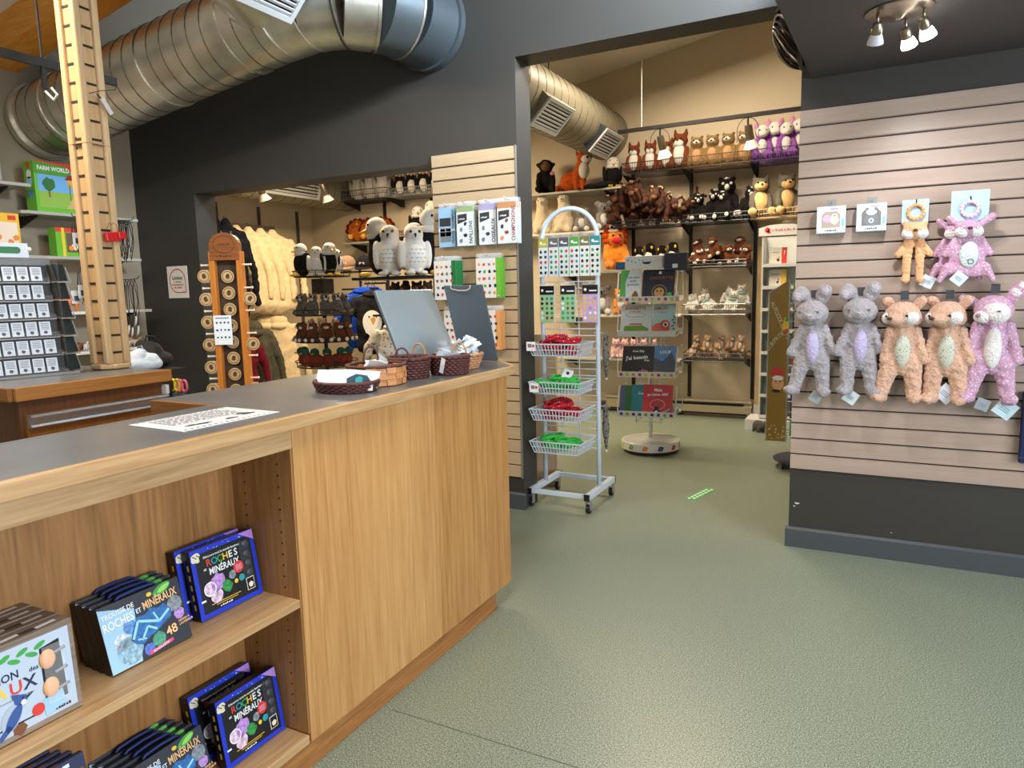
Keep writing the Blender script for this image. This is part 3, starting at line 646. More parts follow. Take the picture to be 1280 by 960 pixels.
def slips(cx, cy, z, n, rad_, lab, grp, s=.05):
    me = MB().add([(-s,-s*.5,0),(0,-s*.55,.006),(s,-s*.5,0),(s,s*.5,.003),(0,s*.5,.009),(-s,s*.5,.002)], [(0,1,4,5),(1,2,3,4)]).mesh('paper_slip', [mat('paper_slip', (224,232,238), .5)])
    for i in range(n):
        a = rr.uniform(0,2*PI); r_ = rad_*math.sqrt(rr.random())
        o = bpy.data.objects.new('paper_slip', me); COL.objects.link(o); o.location = (cx+r_*math.cos(a), cy+r_*math.sin(a), z+rr.uniform(0,.03)); o.rotation_euler = (rr.uniform(-.9,.9), rr.uniform(-.9,.9), rr.uniform(0,6)); tag(o, lab, 'paper', grp)
slips(-1.545, 2.49, TOP+.065, 26, .055, 'white paper slip heaped in the pale wicker basket', 'paper slips in the pale basket')
slips(-1.475, 2.305, TOP+.05, 7, .03, 'white paper slip in the dark basket nearest the countertop edge', 'paper slips in the dark basket', .035)
slips(-1.565, 1.965, TOP+.05, 6, .04, 'pale paper packet lying in the plaited splint basket', 'packets in the splint basket', .04)
# table mirrors
mirr = mat('mirror_glass', (190,206,214), .08, .5)
t = thing('table_mirror', 'large pale tilted table mirror behind the baskets', 'mirror', (-1.72, 2.555, TOP), (0, rad(-22.5), 0))
MB().bx(-.004, .004, -.205, .205, .004, .355).build('glass', mirr, t, bevel=.001)
MB().bx(-.012, -.004, -.207, .207, .0035, .357).build('backing', mat('mirror_back', (84,92,98), .5), t)
MB().bx(-.10, -.012, -.06, .06, -.0, .01, Matrix.Rotation(rad(22.5), 4, 'Y')).build('easel_foot', oakm, t)
t = thing('display_board', 'dark grey board with a cord loop leaning at the countertop end', 'board', (-1.612, 2.772, TOP+.0055), (rad(20), 0, 0))
MB().bx(-.098, .098, -.004, .004, .0, .36).build('board', mat('slate_board', (84,94,102), .45), t, bevel=.001)
MB().tube([(-.06,-.006,.362),(-.058,-.010,.348),(-.02,-.012,.340),(.02,-.012,.340),(.038,-.010,.348),(.04,-.006,.362)], .003, 6).build('cord_handle', mat('cord_cream', (190,180,160), .7), t, smooth=True)
# ------------------------------------------------------------------ wooden necklace post
pw = wood('beech_post', (204,174,132), (178,146,104), 'z', 7, .45); dks = mat('slot_dark', (40,24,16), .8)
pt = thing('necklace_post', 'tall beech post with slotted faces on the small counter', 'display post', (-3.168, 2.034, CH+.0015), (0, 0, rad(4)))
HP = 1.66
MB().lathe([(.080,0),(.086,.004),(.086,.018),(.08,.024)], 8, Matrix.Rotation(PI/8,4,'Z')).build('base_plate', pw, pt, bevel=.002)
a = .046
MB().bx(-a, a, -a, a, .022, HP).build('core', wood('beech_core', (194,162,118), (170,136,94), 'z', 7, .5), pt)
cpost = MB().bx(-.017,.017,-.017,.017,.022,HP).mesh('corner_rail', [pw])
for sx in (-1,1):
    for sy in (-1,1):
        o = link('corner_rail', cpost, pt, (sx*.044, sy*.044, 0), (0,0,rad(45)*0)); bm_ = o.modifiers.new('bevel','BEVEL'); bm_.width = .009; bm_.segments = 3
slot = MB().bx(-.0245,.0245,-.002,.001,-.005,.005).mesh('slot', [dks])
for k in range(20):
    z = .075+k*.079
    for r_ in range(4):
        o = link('slot', slot, pt, (Matrix.Rotation(r_*PI/2,3,'Z') @ Vector((0,-a-.0005,z)))); o.rotation_euler = (0,0,r_*PI/2)
MB().bx(-.0615,.0615,-.0615,.0615,1.0,1.0016).build('joint_line', mat('joint_brown',(120,86,56),.7), pt)
for sx in (-.02,.02):
    MB().cyl((sx,-.048,.985),(sx,-.046,.985),.004,n=8).build('screw', dks, pt); MB().cyl((sx,-.048,1.03),(sx,-.046,1.03),.004,n=8).build('screw', dks, pt)
wire = mat('hook_wire', (70,66,60), .35, .8)
bcord = mat('black_cord', (18,18,20), .6); tagm = mat('price_card', (214,222,232), .5)
def necklaces(label, root, face, z, n, length, pend, cards_=2, off=.0):
    """bunch of cord necklaces on a wire hook pushed into a post slot; face = direction angle"""
    d = Vector((math.cos(face), math.sin(face), 0)); s = Vector((-d.y, d.x, 0)); b = Vector((root[0], root[1], 0))+d*.03
    t = thing('necklace_bunch', label, 'necklaces', (b.x, b.y, z))
    MB().tube([d*.03, d*.09, d*.13+Vector((0,0,.004)), d*.14+Vector((0,0,.018))], .002, 6).build('hook', wire, t, smooth=True)
    r = random.Random(int(z*100)+n)
    for i in range(n):
        q = d*(.045+.07*i/max(1,n-1)); w = .016+.01*r.random(); L = length*(.85+.3*r.random()); j = d*r.uniform(-.01,.01)
        MB().tube([q, q+s*w+Vector((0,0,-.03)), q+s*w*1.2+j+Vector((0,0,-L*.6)), q+s*.003+j+Vector((0,0,-L)), q-s*w*1.2+j+Vector((0,0,-L*.6)), q-s*w+Vector((0,0,-.03))], .0018, 5, True).build('cord', bcord, t, smooth=True)
        if pend:
            e = q+j+Vector((0,0,-L)); MB().tube([e, e+Vector((0,0,-.018))+s*.004, e+Vector((0,0,-.036))+s*.012, e+Vector((0,0,-.05))+s*.022], [.003,.005,.0045,.001], 6).build('claw_pendant', mat('bone_white',(226,222,212),.4), t, smooth=True)
    for i in range(cards_):
        q = d*(.07+.05*i)+Vector((0,0,-length*(.62+.14*i)))+s*.03
        M = Matrix.Translation(q) @ Matrix.Rotation(face-PI/2-.5,4,'Z')
        MB().bx(-.02,.02,-.001,.001,-.03,.03,M).build('price_card', tagm, t); MB().bx(-.01,.01,-.0016,-.0012,-.018,.006,M).build('card_print', pm('ink',(60,64,70)), t)
pr_ = (-3.168, 2.034)
fA = rad(4)
necklaces('black cord necklaces hanging high on the post side facing the dark wall', pr_, fA+rad(80), CH+.685, 9, .17, False, 2)
necklaces('claw pendant necklaces hanging lower on the post side facing the dark wall', pr_, fA+rad(80), CH+.41, 6, .20, True, 1)
necklaces('black cord necklaces hanging high on the post side facing the jewellery rack', pr_, fA+rad(180), CH+.70, 9, .17, False, 1)
necklaces('black cord necklaces hanging lower on the post side facing the jewellery rack', pr_, fA+rad(180), CH+.47, 8, .18, False, 2)
fd = Vector((math.cos(fA), math.sin(fA), 0))
t = thing('red_clip', 'red plastic clip hooked into a slot of the necklace post', 'clip', (-3.168+fd.x*.064, 2.03+fd.y*.064, CH+.60), (rad(0), rad(-4), fA+PI/2))
MB().bx(-.02,.055,-.022,-.002,-.022,.02).build('clip_body', mat('red_plastic',(186,22,30),.35), t, bevel=.004); MB().bx(.035,.075,-.03,-.01,-.012,.022).build('clip_jaw', mat('red_plastic',(186,22,30),.35), t, bevel=.004)
MB().tube([(-.02,-.02,.02),(-.01,-.03,.05),(.0,-.02,.06),(.01,-.03,.05),(.02,-.02,.062),(.03,-.03,.05),(.04,-.02,.02)], .0012, 5).build('coil', wire, t, smooth=True)
t = thing('hook_tag', 'empty wire hook with a small white tag high on the necklace post', 'hook', (-3.168+fd.x*.064, 2.03+fd.y*.064, CH+1.215), (0,0,fA+PI/2))
MB().tube([(-.02,0,.0),(.0,-.04,.01),(.07,-.05,.03),(.075,-.05,.045)], .0018, 6).build('hook', wire, t, smooth=True)
MB().box((.035,-.03,-.045), (.022,.001,.075), (0,rad(-35),0)).build('tag', mat('tag_grey',(190,184,180),.5), t); MB().tube([(0,-.02,.0),(.01,-.03,-.02)], .004, 6).build('clip_end', bcord, t)

# ------------------------------------------------------------------ jewellery card rack
dd = Vector((math.sin(rad(12.6)), math.cos(rad(12.6)), 0)); rzj = math.atan2(dd.y, dd.x)   # local x runs along the face
jb = Vector((-3.155, 1.665, CH+.0012))
jr = thing('jewellery_rack', 'clear acrylic stepped rack of jewellery cards beside the post', 'display rack', tuple(jb), (0,0,rzj))
acr = mat('acrylic', (225,230,235), .08, alpha=.03); acre = mat('acrylic_edge', (150,152,150), .15, alpha=.75); padb = mat('card_pad_black', (22,24,28), .5)
PX, PZ, NR, NC = .0505, .0775, 6, 5
MB().bx(-.17,.19,-.012,.26,0,.008).build('base_plate', acre, jr)
MB().bx(-.16,.150,.095,.20,.008,.50).build('rack_core', mat('acrylic_core',(90,94,96),.2,alpha=.5), jr)
cardm = MB(); cardm.use(padb).bx(-.0245,.0245,-.003,0,-.0365,.0365); cardm.use(tagm).bx(-.0198,.0198,-.0036,-.003,-.029,.029); cardm.use(pm('ink_soft',(120,128,138)))
for q in range(5): cardm.rc(-.014,.014,.02-q*.006,.0225-q*.006,-.0042)
cardm.use(pm('ink',(60,64,70))).blob(0,-.016,.008,-.0042,4)
cme = cardm.mesh('jewellery_card')
for r_ in range(NR):
    z = .045+r_*PZ; yoff = .012+r_*.010; xo = -.003*r_
    MB().bx(-.155+xo,.145+xo,yoff-.010,yoff-.007,z-.036,z-.014).build('pocket_lip', acr, jr); MB().bx(-.155+xo,.145+xo,yoff-.010,yoff+.035,z-.039,z-.036).build('pocket_floor', acre, jr)
    MB().bx(-.157+xo,.147+xo,yoff+.019,yoff+.022,z-.040,z+.0365).build('row_backing', padb, jr)
    for c_ in range(NC):
        x = -.118+c_*PX+xo+ (.006 if r_ % 2 else 0)
        M = Matrix.Translation(jb) @ Matrix.Rotation(rzj,4,'Z')
        o = bpy.data.objects.new('jewellery_card', cme); COL.objects.link(o); o.location = M @ Vector((x+.012, yoff+.012, z)); o.rotation_euler = (rad(-10), 0, rzj); o.scale = (1.06,1,1.02)
        tag(o, 'small white jewellery card with a black surround on the acrylic rack', 'jewellery card', 'cards on the front of the acrylic rack')
MB().bx(.146,.150,.0,.2,.008,.50).build('side_wall', acr, jr)
sme = MB().use(mat('card_back_dark',(24,36,40),.3)).bx(-.028,.028,-.002,.002,-.036,.036).mesh('jewellery_card')
for r_ in range(NR):
    z = .05+r_*PZ; M = Matrix.Translation(jb) @ Matrix.Rotation(rzj,4,'Z')
    for c_ in range(2):
        o = bpy.data.objects.new('jewellery_card', sme); COL.objects.link(o); o.location = M @ Vector((.178-.003*r_, .03+.07*c_, z)); o.rotation_euler = (rad(-14), 0, rzj+rad(28))
        tag(o, 'dark backed jewellery card leaning in the side pockets of the acrylic rack', 'jewellery card', 'cards on the side of the acrylic rack')
    MB().bx(.15,.21-.002*r_,.02,.13,z-.043,z-.040).build('side_pocket', acre, jr); MB().box((.205-.002*r_,.03,z-.01), (.003,.004,.07), (0,rad(-14),0)).build('pocket_rail', acre, jr)
hd = thing('rack_header', 'white header card with a green oval on the jewellery rack', 'sign', tuple(Matrix.Translation(jb) @ Matrix.Rotation(rzj,4,'Z') @ Vector((-.06,.075,.502))), (rad(-6),0,rzj))
MB().bx(-.12,.13,0,.003,0,.06).build('card', mat('header_white',(206,218,232),.4), hd)
m = MB().use(pm('forest',(20,110,60))); m.pl([(-.1+math.cos(q)*.012 if abs(q-PI)<PI/2 else .09+math.cos(q)*.012, .03+math.sin(q)*.014) for q in [2*PI*i/20 for i in range(20)]], -.0008); m.build('header_print', None, hd)
MB().ell((.135,.0,.035),(.009,.006,.009),n=10,k=6).build('knob', mat('white_plastic',(220,220,218),.4), hd, smooth=True)
# ------------------------------------------------------------------ toy shelves on the left wall
shm = mat('shelf_grey', (176,172,164), .45); shw = mat('shelf_white', (226,220,208), .4)
def lshelf(label, y0, y1, z, d=.27, m=shm):
    t = thing('wall_shelf', label, 'shelf', (LX+.001, y0, z)); L = y1-y0
    MB().prism([(0,0),(d-.03,0),(d,.03),(d,L),(0,L)], -.022, 0).build('board', m, t, bevel=.004)
    for y in (.12, L-.12): MB().prism([(0,-.022),(d*.8,-.022),(d*.75,-.035),(0,-.10)], y-.006, y+.006, Matrix(((1,0,0,0),(0,0,1,0),(0,1,0,0),(0,0,0,1)))).build('bracket', dm, t)
lshelf('grey wall shelf under the big green toy box', 2.77, 3.6, 1.965)
lshelf('grey wall shelf highest beside the duct end', 1.9, 2.84, 2.14)
lshelf('grey wall shelf under the smaller green toy box', 2.5, 3.6, 1.665)
lshelf('white wall shelf with a small arched card', 2.5, 3.65, 1.275, .27, shw)
lshelf('white wall shelf with loose animal figurines', 2.5, 3.65, .985, .27, shw)
t = thing('farm_toy_box', 'big green toy farm box with a farm picture under the duct', 'toy box', (-5.125, 3.08, 1.9665), (0,0,rad(90)))
w_, h_, d_ = .40, .34, .12
bo = MB().use(pm('box_green',(104,180,48))).bx(-w_/2,w_/2,0,d_,0,h_).build('box', None, t, bevel=.002)
m = MB(); e=-.001
m.use(RED).rc(-w_/2,w_/2,h_-.05,h_,e); m.use(pm('box_sky',(110,170,220))).rc(-w_/2+.02,w_/2,.12,h_-.05,e); m.use(pm('meadow',(140,176,70))).rc(-w_/2+.02,w_/2,.03,.14,e*1.5); m.use(pm('path_tan',(196,170,110))).pl([(0,.03),(w_/2,.03),(w_/2,.1),(.05,.11)], e*2)
m.use(pm('box_green2',(80,150,40))).pl([(-w_/2,h_-.005),(.02,h_-.02),(.05,h_-.06),(.03,h_-.09),(-w_/2,h_-.085)], e*2.5); m.use(W_).text('FARM WORLD', .042, -.07, h_-.06, e*3.5, sx=.8)
m.use(pm('tree_green',(50,110,50))).blob(-.11,.19,.05,e*3,2,14,.3); m.use(BRN).rc(-.115,-.105,.1,.15,e*3).rc(.03,.036,.09,.2,e*3).rc(.11,.116,.09,.2,e*3); m.use(pm('barn_yellow',(216,170,70))).rc(.02,.16,.18,.235,e*3); m.use(pm('barn_roof',(150,40,40))).pl([(0,.23),(.18,.23),(.16,.27),(.03,.265)], e*3.5); m.use(pm('cow',(170,160,150))).blob(.1,.07,.03,e*3,7,10,.4)
m.build('front_print', None, bo)
m = MB()
for i,(y_,z_,r_,mm) in enumerate(((.06,.31,.022,RED),(.06,.25,.03,W_),(.06,.20,.035,LBL),(.06,.12,.03,pm('box_sky',(110,170,220))))): m.use(mm).add([(-w_/2-.001, y_+math.cos(q)*r_, z_+math.sin(q)*r_) for q in [2*PI*k/14 for k in range(14)]], [tuple(range(14))[::-1]])
m.build('side_print', None, bo)
def simple_box(name, label, cat, loc, rz, w, h, d, c1, prints):
    t = thing(name, label, cat, loc, (0,0,rad(rz))); b = MB().use(c1).bx(-w/2,w/2,0,d,0,h).build('box', None, t, bevel=.0015)
    m = MB(); prints(m, w, h); m.build('front_print', None, b); return t
def fp(m,w,h):
    m.use(RED).rc(-w/2,w/2,h-.03,h,-.001); m.use(YEL).rc(-w/2+.04,-w/2+.06,0,h,-.0015); m.use(pm('photo_brown',(110,80,60))).rc(-w/2+.07,w/2-.01,.03,h-.035,-.0015); m.use(CRM).blob(.0,.07,.03,-.002,3); m.use(ORG).blob(-.03,.06,.02,-.0025,4)
simple_box('toy_box', 'smaller green and yellow toy animal box below the farm box', 'toy box', (-5.14, 3.12, 1.6665), 90, .26, .20, .09, pm('box_green',(104,180,48)), fp)
def yp(m,w,h):
    m.use(pm('art_cream',(240,220,200))).rc(-w/2,w/2-.015,.0,h-.06,-.001); m.use(ORG)
    for i in range(9): m.blob(-.13+.035*i, .05+.03*(i%3), .022, -.0015, i)
    m.use(PNK).blob(0,.1,.05,-.002,5); m.use(W_).bars(.2, .02, -.05, h-.04, -.001); m.use(RED).rc(w/2-.07,w/2-.02,h-.045,h-.015,-.001)
simple_box('puzzle_box', 'yellow puzzle box with orange animals above the jewellery rack', 'puzzle box', (-5.12, 2.57, 1.6665), 90, .36, .27, .06, pm('box_yellow',(240,190,50)), yp)
t = thing('patterned_tin', 'white patterned bottle shaped tin on the highest wall shelf', 'tin', (-5.22, 2.67, 2.1405))
MB().lathe([(.05,0),(.052,.004),(.05,.13),(.035,.15),(.026,.2),(.028,.24),(.0,.245)], 20).build('tin', spotted('tin_pattern',(214,208,196),(70,74,66),70,.25,.3), t, auto=40)
MB().lathe([(.028,.241),(.03,.243),(.028,.265),(0,.268)], 16).build('cap', W_, t, auto=40)
figm = [mat('fig_'+n, c, .5) for n, c in (('brown',(120,70,40)),('black',(30,28,28)),('white',(226,220,210)),('red',(170,50,40)),('tan',(200,160,110)))]
def figurine(loc, rz, mt, s=1.0, label='', group=None):
    t = thing('animal_figurine', label, 'figurine', loc, (0,0,rz), group, s)
    if 'fig' not in FM:
        b = MB(); b.caps((-.02,0,.032),(.02,0,.034),.012,.013); b.caps((.022,0,.038),(.036,0,.052),.008,.007); b.ell((.043,0,.053),(.012,.007,.007))
        for x in (-.02,.02):
            for y in (-.007,.007): b.caps((x,y,.03),(x,y,.006),.006,.005)
        FM['fig'] = blobmesh(b, 'animal_body', .004, smooth=2)
    me = FM['fig'].copy(); me.materials.clear(); me.materials.append(mt); link('animal_body', me, t)
    MB().cyl((-.03,0,.04),(-.042,0,.02),.003,.0015,n=6).build('tail', mt, t)
    return t
FM = {}
rr = random.Random(21)
fl_l = {0:'brown',1:'black',2:'white',3:'red',4:'tan'}
for i in range(14):
    k = rr.randrange(4); y = rr.uniform(2.95,3.12); figurine((LX+rr.uniform(.12,.25), 2.92+.018*i, .9865), rr.uniform(0,6), figm[k], 1.1, f'tiny {fl_l[k]} animal figurine lined up on the lowest white shelf', 'figurines on the lowest shelf')
for i in range(12):
    figurine((LX+rr.uniform(.10,.25), 3.32+.024*i, .9865), rr.uniform(0,6), figm[4 if i % 3 else 2], 1.2, f'tiny {"tan" if i % 3 else "cream"} animal figurine heaped at the shelf end by the dark wall', 'figurines at the shelf end')
for i in range(3): figurine((LX+.2, 2.96+.05*i, 1.2765), .4*i, mat('fig_orange',(220,120,40),.5), 2.0, 'orange animal figurine standing on the white shelf behind the necklaces', 'orange figurines')
t = thing('arched_card', 'small arched cream card standing on the white shelf', 'card', (LX+.2, 3.42, 1.2765), (0,0,rad(90)))
MB().prism([(-.05,0),(.05,0)]+[(math.cos(q)*.05,.09+math.sin(q)*.05) for q in [PI*i/10 for i in range(11)]], 0, .004, XZ).build('card', mat('cream_card',(230,206,176),.6), t); MB().bx(-.03,.03,-.001,-.0002,.02,.09).build('card_print', pm('tan_print',(200,170,140)), t)
# plastic bag and black bag behind the small counter
bgm = MB(); 
bgm.caps((0,0,.06),(.02,.16,.05),.06,.05); bgm.ell((-.02,.03,.10),(.06,.09,.07)); bgm.ell((.01,.12,.09),(.05,.08,.06)); bgm.ell((0,.06,.14),(.04,.05,.05))
t = thing('plastic_bag', 'crumpled pale plastic bag standing behind the necklace post', 'bag', (-3.36, 2.27, .985), (0,0,0), None, (.7,.75,.62))
me = blobmesh(bgm, 'bag', .010, .02, .09, 4); me.materials.append(mat('pale_plastic',(206,216,224),.25)); link('bag', me, t)
MB().tube([(0,.05,.16),(.0,.03,.2),(.02,.06,.21),(.02,.08,.16)], .006, 6).build('bag_handle', mat('pale_plastic',(206,216,224),.25), t, smooth=True)
sb = thing('back_shelf', 'low dark cabinet behind the small counter under the plastic bag', 'cabinet', (-3.5, 2.16, 0))
MB().bx(-.12,.22,-.02,.36,.0,.984).build('body', mat('black_cabinet',(30,27,25),.5), sb); MB().bx(.22,.232,.0,.34,.1,.95).build('door', mat('black_cabinet_door',(36,32,29),.5), sb)
bgm = MB(); bgm.ell((0,0,.10),(.09,.11,.10)); bgm.ell((.02,.06,.06),(.1,.12,.06)); bgm.ell((-.02,-.04,.15),(.06,.07,.06))
t = thing('black_bag', 'soft black bag slumped against the dark wall', 'bag', (-3.47, 2.45, .985), (0,0,0), None, (.7,.62,.72))
me = blobmesh(bgm, 'bag', .014, .03, .06, 2); me.materials.append(mat('black_fabric',(20,19,20),.8)); link('bag', me, t)
MB().tube([(0,-.05,.18),(.0,-.02,.24),(.03,.03,.23),(.03,.06,.15)], .008, 6).build('strap', mat('black_fabric',(20,19,20),.8), t, smooth=True)
# wall notice
t = thing('wall_sign', 'white limit notice with a red rounded outline on the dark wall', 'sign', (-4.935, WY-.001, 1.48), (0,0,0))
MB().bx(-.118,.118,-.003,0,-.125,.125).build('sheet', mat('sign_paper',(226,218,206),.5), t)
m = MB(); rd = pm('sign_red',(180,40,50)); m.use(rd)
pts = [(math.cos(q)*.095, .015+math.sin(q)*.095) for q in [2*PI*i/32 for i in range(25)]]
out = [(x, z) for x, z in pts] + [(.0-.0,-.085),(.095,-.085)]
arc = [(.095,-.085),(.095,.01)]+[(math.cos(q)*.095, .01+math.sin(q)*.095) for q in [PI*i/20 for i in range(1,31)]]
inn = [(x*.92, z*.92) for x, z in arc]
m.add([(x,-.0036,z) for x,z in arc]+[(x,-.0036,z) for x,z in inn], [(i,(i+1)%len(arc),len(arc)+(i+1)%len(arc),len(arc)+i)[::-1] for i in range(len(arc))])
m.use(BLK).text('Limitez', .042, .0, .02, -.0036).text('au maximum', .018, .0, -.003, -.0036); m.use(rd).text('la manipulation', .022, .0, -.026, -.0036).text('des objets', .022, .0, -.048, -.0036).bars(.03, .005, .065, -.075, -.0036, 4)
m.build('sign_print', None, t)
# ------------------------------------------------------------------ hanging baby plush on the wide slat wall
blk = mat('plush_eye', (16,14,14), .2); nosem = mat('plush_nose', (60,40,36), .5)
PK = {}
def hung_body(key, arms, legs, vox=.0065, torso=.075, disp=.010):
    if key in PK: return PK[key]
    b = MB()
    b.ell((0,0,.27),(torso*.72,.04,.10)); b.ell((0,0,.335),(.044,.036,.05)); b.ell((0,0,.20),(torso*.84,.038,.075))
    for a in arms: b.caps(a[0], a[1], a[2], a[3], 7, .8)
    for l in legs:
        b.caps(l[0], l[1], l[2], l[3], 7, .75); e = Vector(l[1]); b.ell((e.x+l[4], e.y-.02, e.z-.006), (.03,.036,.022), (0,l[5],0))
    PK[key] = blobmesh(b, 'body', vox, disp*1.5, .02, 2); return PK[key]
def hung_plush(kind, label, x, ztop, rz=0, var=0, yoff=-.062, flip=1, s=1.0, h=.53):
    """flat cuddle plush hanging by its head; origin at the feet"""
    t = thing('plush_'+kind, label, 'plush toy', (x, WY-.02+yoff, ztop-h*s), (0, 0, rz), None, (flip*s if False else s))
    f = flip
    if kind == 'bunny':
        F = fur('fur_grey_bunny', (164,158,162)); inn = fur('fur_lavender', (190,180,216), .05); face = F
        arms = [((-.045,0,.33),(-.095*1,-.01,.215),.024,.024), ((.045,0,.33),(.09,-.01,.225),.024,.024)]
        legs = [((-.045,0,.18),(-.078+.03*var,-.0,.035),.040,.031,-.018,.2), ((.040,0,.18),(.052+.012*var,0,.03),.040,.031,.006,-.1)]
    elif kind == 'fox':
        F = fur('fur_peach_fox', (218,176,150)); inn = spotted('fox_floral', (206,206,190), (110,130,110), 90, .2, .3); face = fur('fur_white', (236,230,228), .05)
        arms = [((-.05,0,.33),(-.07,-.015,.20),.025,.024), ((.05,0,.33),(.088,-.01,.205),.026,.025)]
        legs = [((-.045,0,.19),(-.082+.03*var,0,.03),.044,.034,-.015,.3), ((.045,0,.18),(.055,0,.03),.042,.033,.004,0)]
    else:
        F = spotted('fur_pink_fawn', (204,158,186), (228,212,224), 85, .18, .40); inn = fur('fur_white', (236,230,228), .05); face = inn
        arms = [((-.055,0,.33),(-.085,-.01,.20),.028,.025), ((.055,0,.33),(.092,-.01,.19),.028,.025)]
        legs = [((-.045,0,.19),(-.075,0,.03),.046,.030,-.015,.3), ((.045,0,.18),(.068,0,.025),.044,.030,.008,-.2)]
    me = hung_body(kind+str(var), arms, legs); me.materials.clear(); me.materials.append(F); body = link('body', me, t)
    hb = 'head'+kind
    if hb not in PK:
        b = MB(); b.ell((0,-.02,.405),(.074,.06,.062)); 
        if kind == 'bunny': b.ell((0,-.06,.39),(.035,.03,.026)); b.ell((-.03,-.055,.385),(.025,.02,.02)); b.ell((.03,-.055,.385),(.025,.02,.02))
        if kind == 'fox': b.ell((-.02,-.065,.388),(.036,.042,.026),(0,0,.3)); b.ell((.045,-.03,.39),(.038,.03,.032)); b.ell((-.05,-.03,.392),(.032,.03,.03))
        if kind == 'fawn': b.ell((-.012,-.06,.385),(.05,.045,.04)); b.ell((-.03,-.075,.375),(.034,.03,.028))
        PK[hb] = blobmesh(b, 'head', .006, .009, .02, 2)
    hm = PK[hb]; hm.materials.clear(); hm.materials.append(F); head = link('head', hm, t, (0,0,.0), (0,0,rad(-14)*f))
    def ear(pts, rs, m2=None, flat=.5):
        key = 'ear'+kind+str(pts[0][0] > 0)
        if key not in PK:
            b = MB()
            for (p, r) in zip(pts, rs): b.ell(p, (r, r*flat, r*1.05))
            for (p, q, r, r2) in zip(pts, pts[1:], rs, rs[1:]): b.ell(Vector(p).lerp(Vector(q), .5), ((r+r2)/2, (r+r2)/2*flat, (r+r2)/2))
            PK[key] = blobmesh(b, 'ear', .006, .005, .03, 2)
        e = PK[key]; e.materials.clear(); e.materials.append(F); eo = link('ear', e, head)
        if m2:
            m = MB()
            for p, r in list(zip(pts, rs))[1:]: m.ell((p[0], p[1]-r*flat*.6, p[2]), (r*.62, r*flat*.5, r*.7))
            m.build('inner_ear', m2, eo, smooth=True)
    if kind == 'bunny':
        ear([(-.03,0,.455),(-.045,-.005,.485),(-.055,-.02,.50),(-.065,-.035,.485)], [.024,.033,.034,.03], fur('fur_ear_grey',(186,178,186))); ear([(.03,0,.455),(.04,-.005,.485),(.05,-.01,.505),(.058,-.02,.51)], [.024,.034,.036,.03], fur('fur_ear_grey',(186,178,186)))
    if kind == 'fox':
        ear([(-.05,0,.445),(-.066,-.004,.465),(-.074,-.01,.47)], [.022,.024,.02], None); ear([(.05,0,.445),(.066,-.004,.465),(.076,-.01,.472)], [.022,.024,.02], None)
    if kind == 'fawn':
        ear([(-.06,0,.43),(-.09,-.005,.44),(-.12,-.01,.455)], [.02,.027,.02], inn); ear([(.05,0,.445),(.075,-.005,.48),(.095,-.01,.505)], [.022,.030,.022], inn)
    if kind == 'fox':
        MB().ell((.04,-.052,.395),(.036,.026,.03)).ell((-.058,-.05,.392),(.022,.022,.026)).build('face_mask', face, head, smooth=True)
        MB().ell((-.034,-.108,.393),(.011,.008,.008)).build('nose', nosem, head, smooth=True)
        MB().ell((.03,-.083,.405),(.006,.004,.006)).ell((-.055,-.074,.402),(.005,.004,.005)).build('eye', blk, head, smooth=True)
    if kind == 'fawn':
        MB().ell((.012,-.062,.393),(.055,.045,.046)).ell((-.03,-.085,.378),(.033,.026,.027)).build('face_mask', face, head, smooth=True)
        MB().ell((-.042,-.112,.385),(.010,.007,.009)).build('nose', mat('nose_taupe',(150,120,120),.6), head, smooth=True); MB().ell((.03,-.106,.402),(.007,.004,.0035)).build('eye', mat('eye_grey',(120,110,120),.5), head, smooth=True)
    if kind == 'bunny':
        MB().ell((0,-.09,.398),(.010,.006,.006)).build('nose', fur('fur_pinkgrey',(200,180,184)), head, smooth=True)
        MB().ell((-.042,-.072,.412),(.005,.004,.005)).ell((.042,-.072,.412),(.005,.004,.005)).build('eye', mat('eye_grey',(90,84,90),.5), head, smooth=True)
    bp = MB(); bp.ell((0,-.030,.245),(.030 if kind == 'bunny' else .033,.022,.078 if kind != 'fawn' else .09)); bp.build('belly_patch', inn, t, smooth=True)
    # clip, peg and paper tag
    pg = MB().cyl((0,.03,.455),(0,.058,.455),.004,n=8); pg.build('peg', al, t); MB().bx(-.016,.016,-.0,.003,.475,.515).build('peg_label', mat('peg_plastic',(70,74,78),.15,alpha=.85), t)
    return t
def hang_tag(x, z, a, label, s=.034, c=(206,216,220), y=-.085):
    t = thing('hang_tag', label, 'tag', (x, WY+y, z), (0, a, 0))
    MB().bx(-s,s,-.0008,.0008,-s,s).build('card', mat('tag_%d' % c[0], c, .5), t)
    m = MB().use(pm('tag_ink',(110,140,165)))
    for i in range(3): m.rc(-s*.6,s*.5,s*(.1-.22*i),s*(.18-.22*i),-.0013)
    m.build('tag_print', None, t); return t
def wx(px, y=3.70): return P(px, 430, 'y', y).x
ZT = 1.335
hung_plush('bunny', 'grey plush bunny hanging beside the gold sticker stand', wx(1016), ZT, 0, 0)
hung_plush('bunny', 'grey plush bunny hanging next to the first peach fox', wx(1074), ZT+.008, rad(10), 1)
hung_plush('fox', 'peach plush fox hanging next to the grey bunny', wx(1128), ZT-.012, 0, 0)
hung_plush('fox', 'peach plush fox hanging next to the pink fawn', wx(1184), ZT-.012, rad(-8), 1)
hung_plush('fawn', 'big pink spotted plush fawn hanging beside the peach fox', wx(1240), ZT+.012, 0, 0, s=1.02)
hang_tag(wx(1022), .800, rad(30), 'grey paper tag at the foot of the bunny by the gold stand', .026, (150,158,160))
hang_tag(wx(1066), .808, rad(32), 'pale paper tag at the foot of the bunny next to the fox', .030)
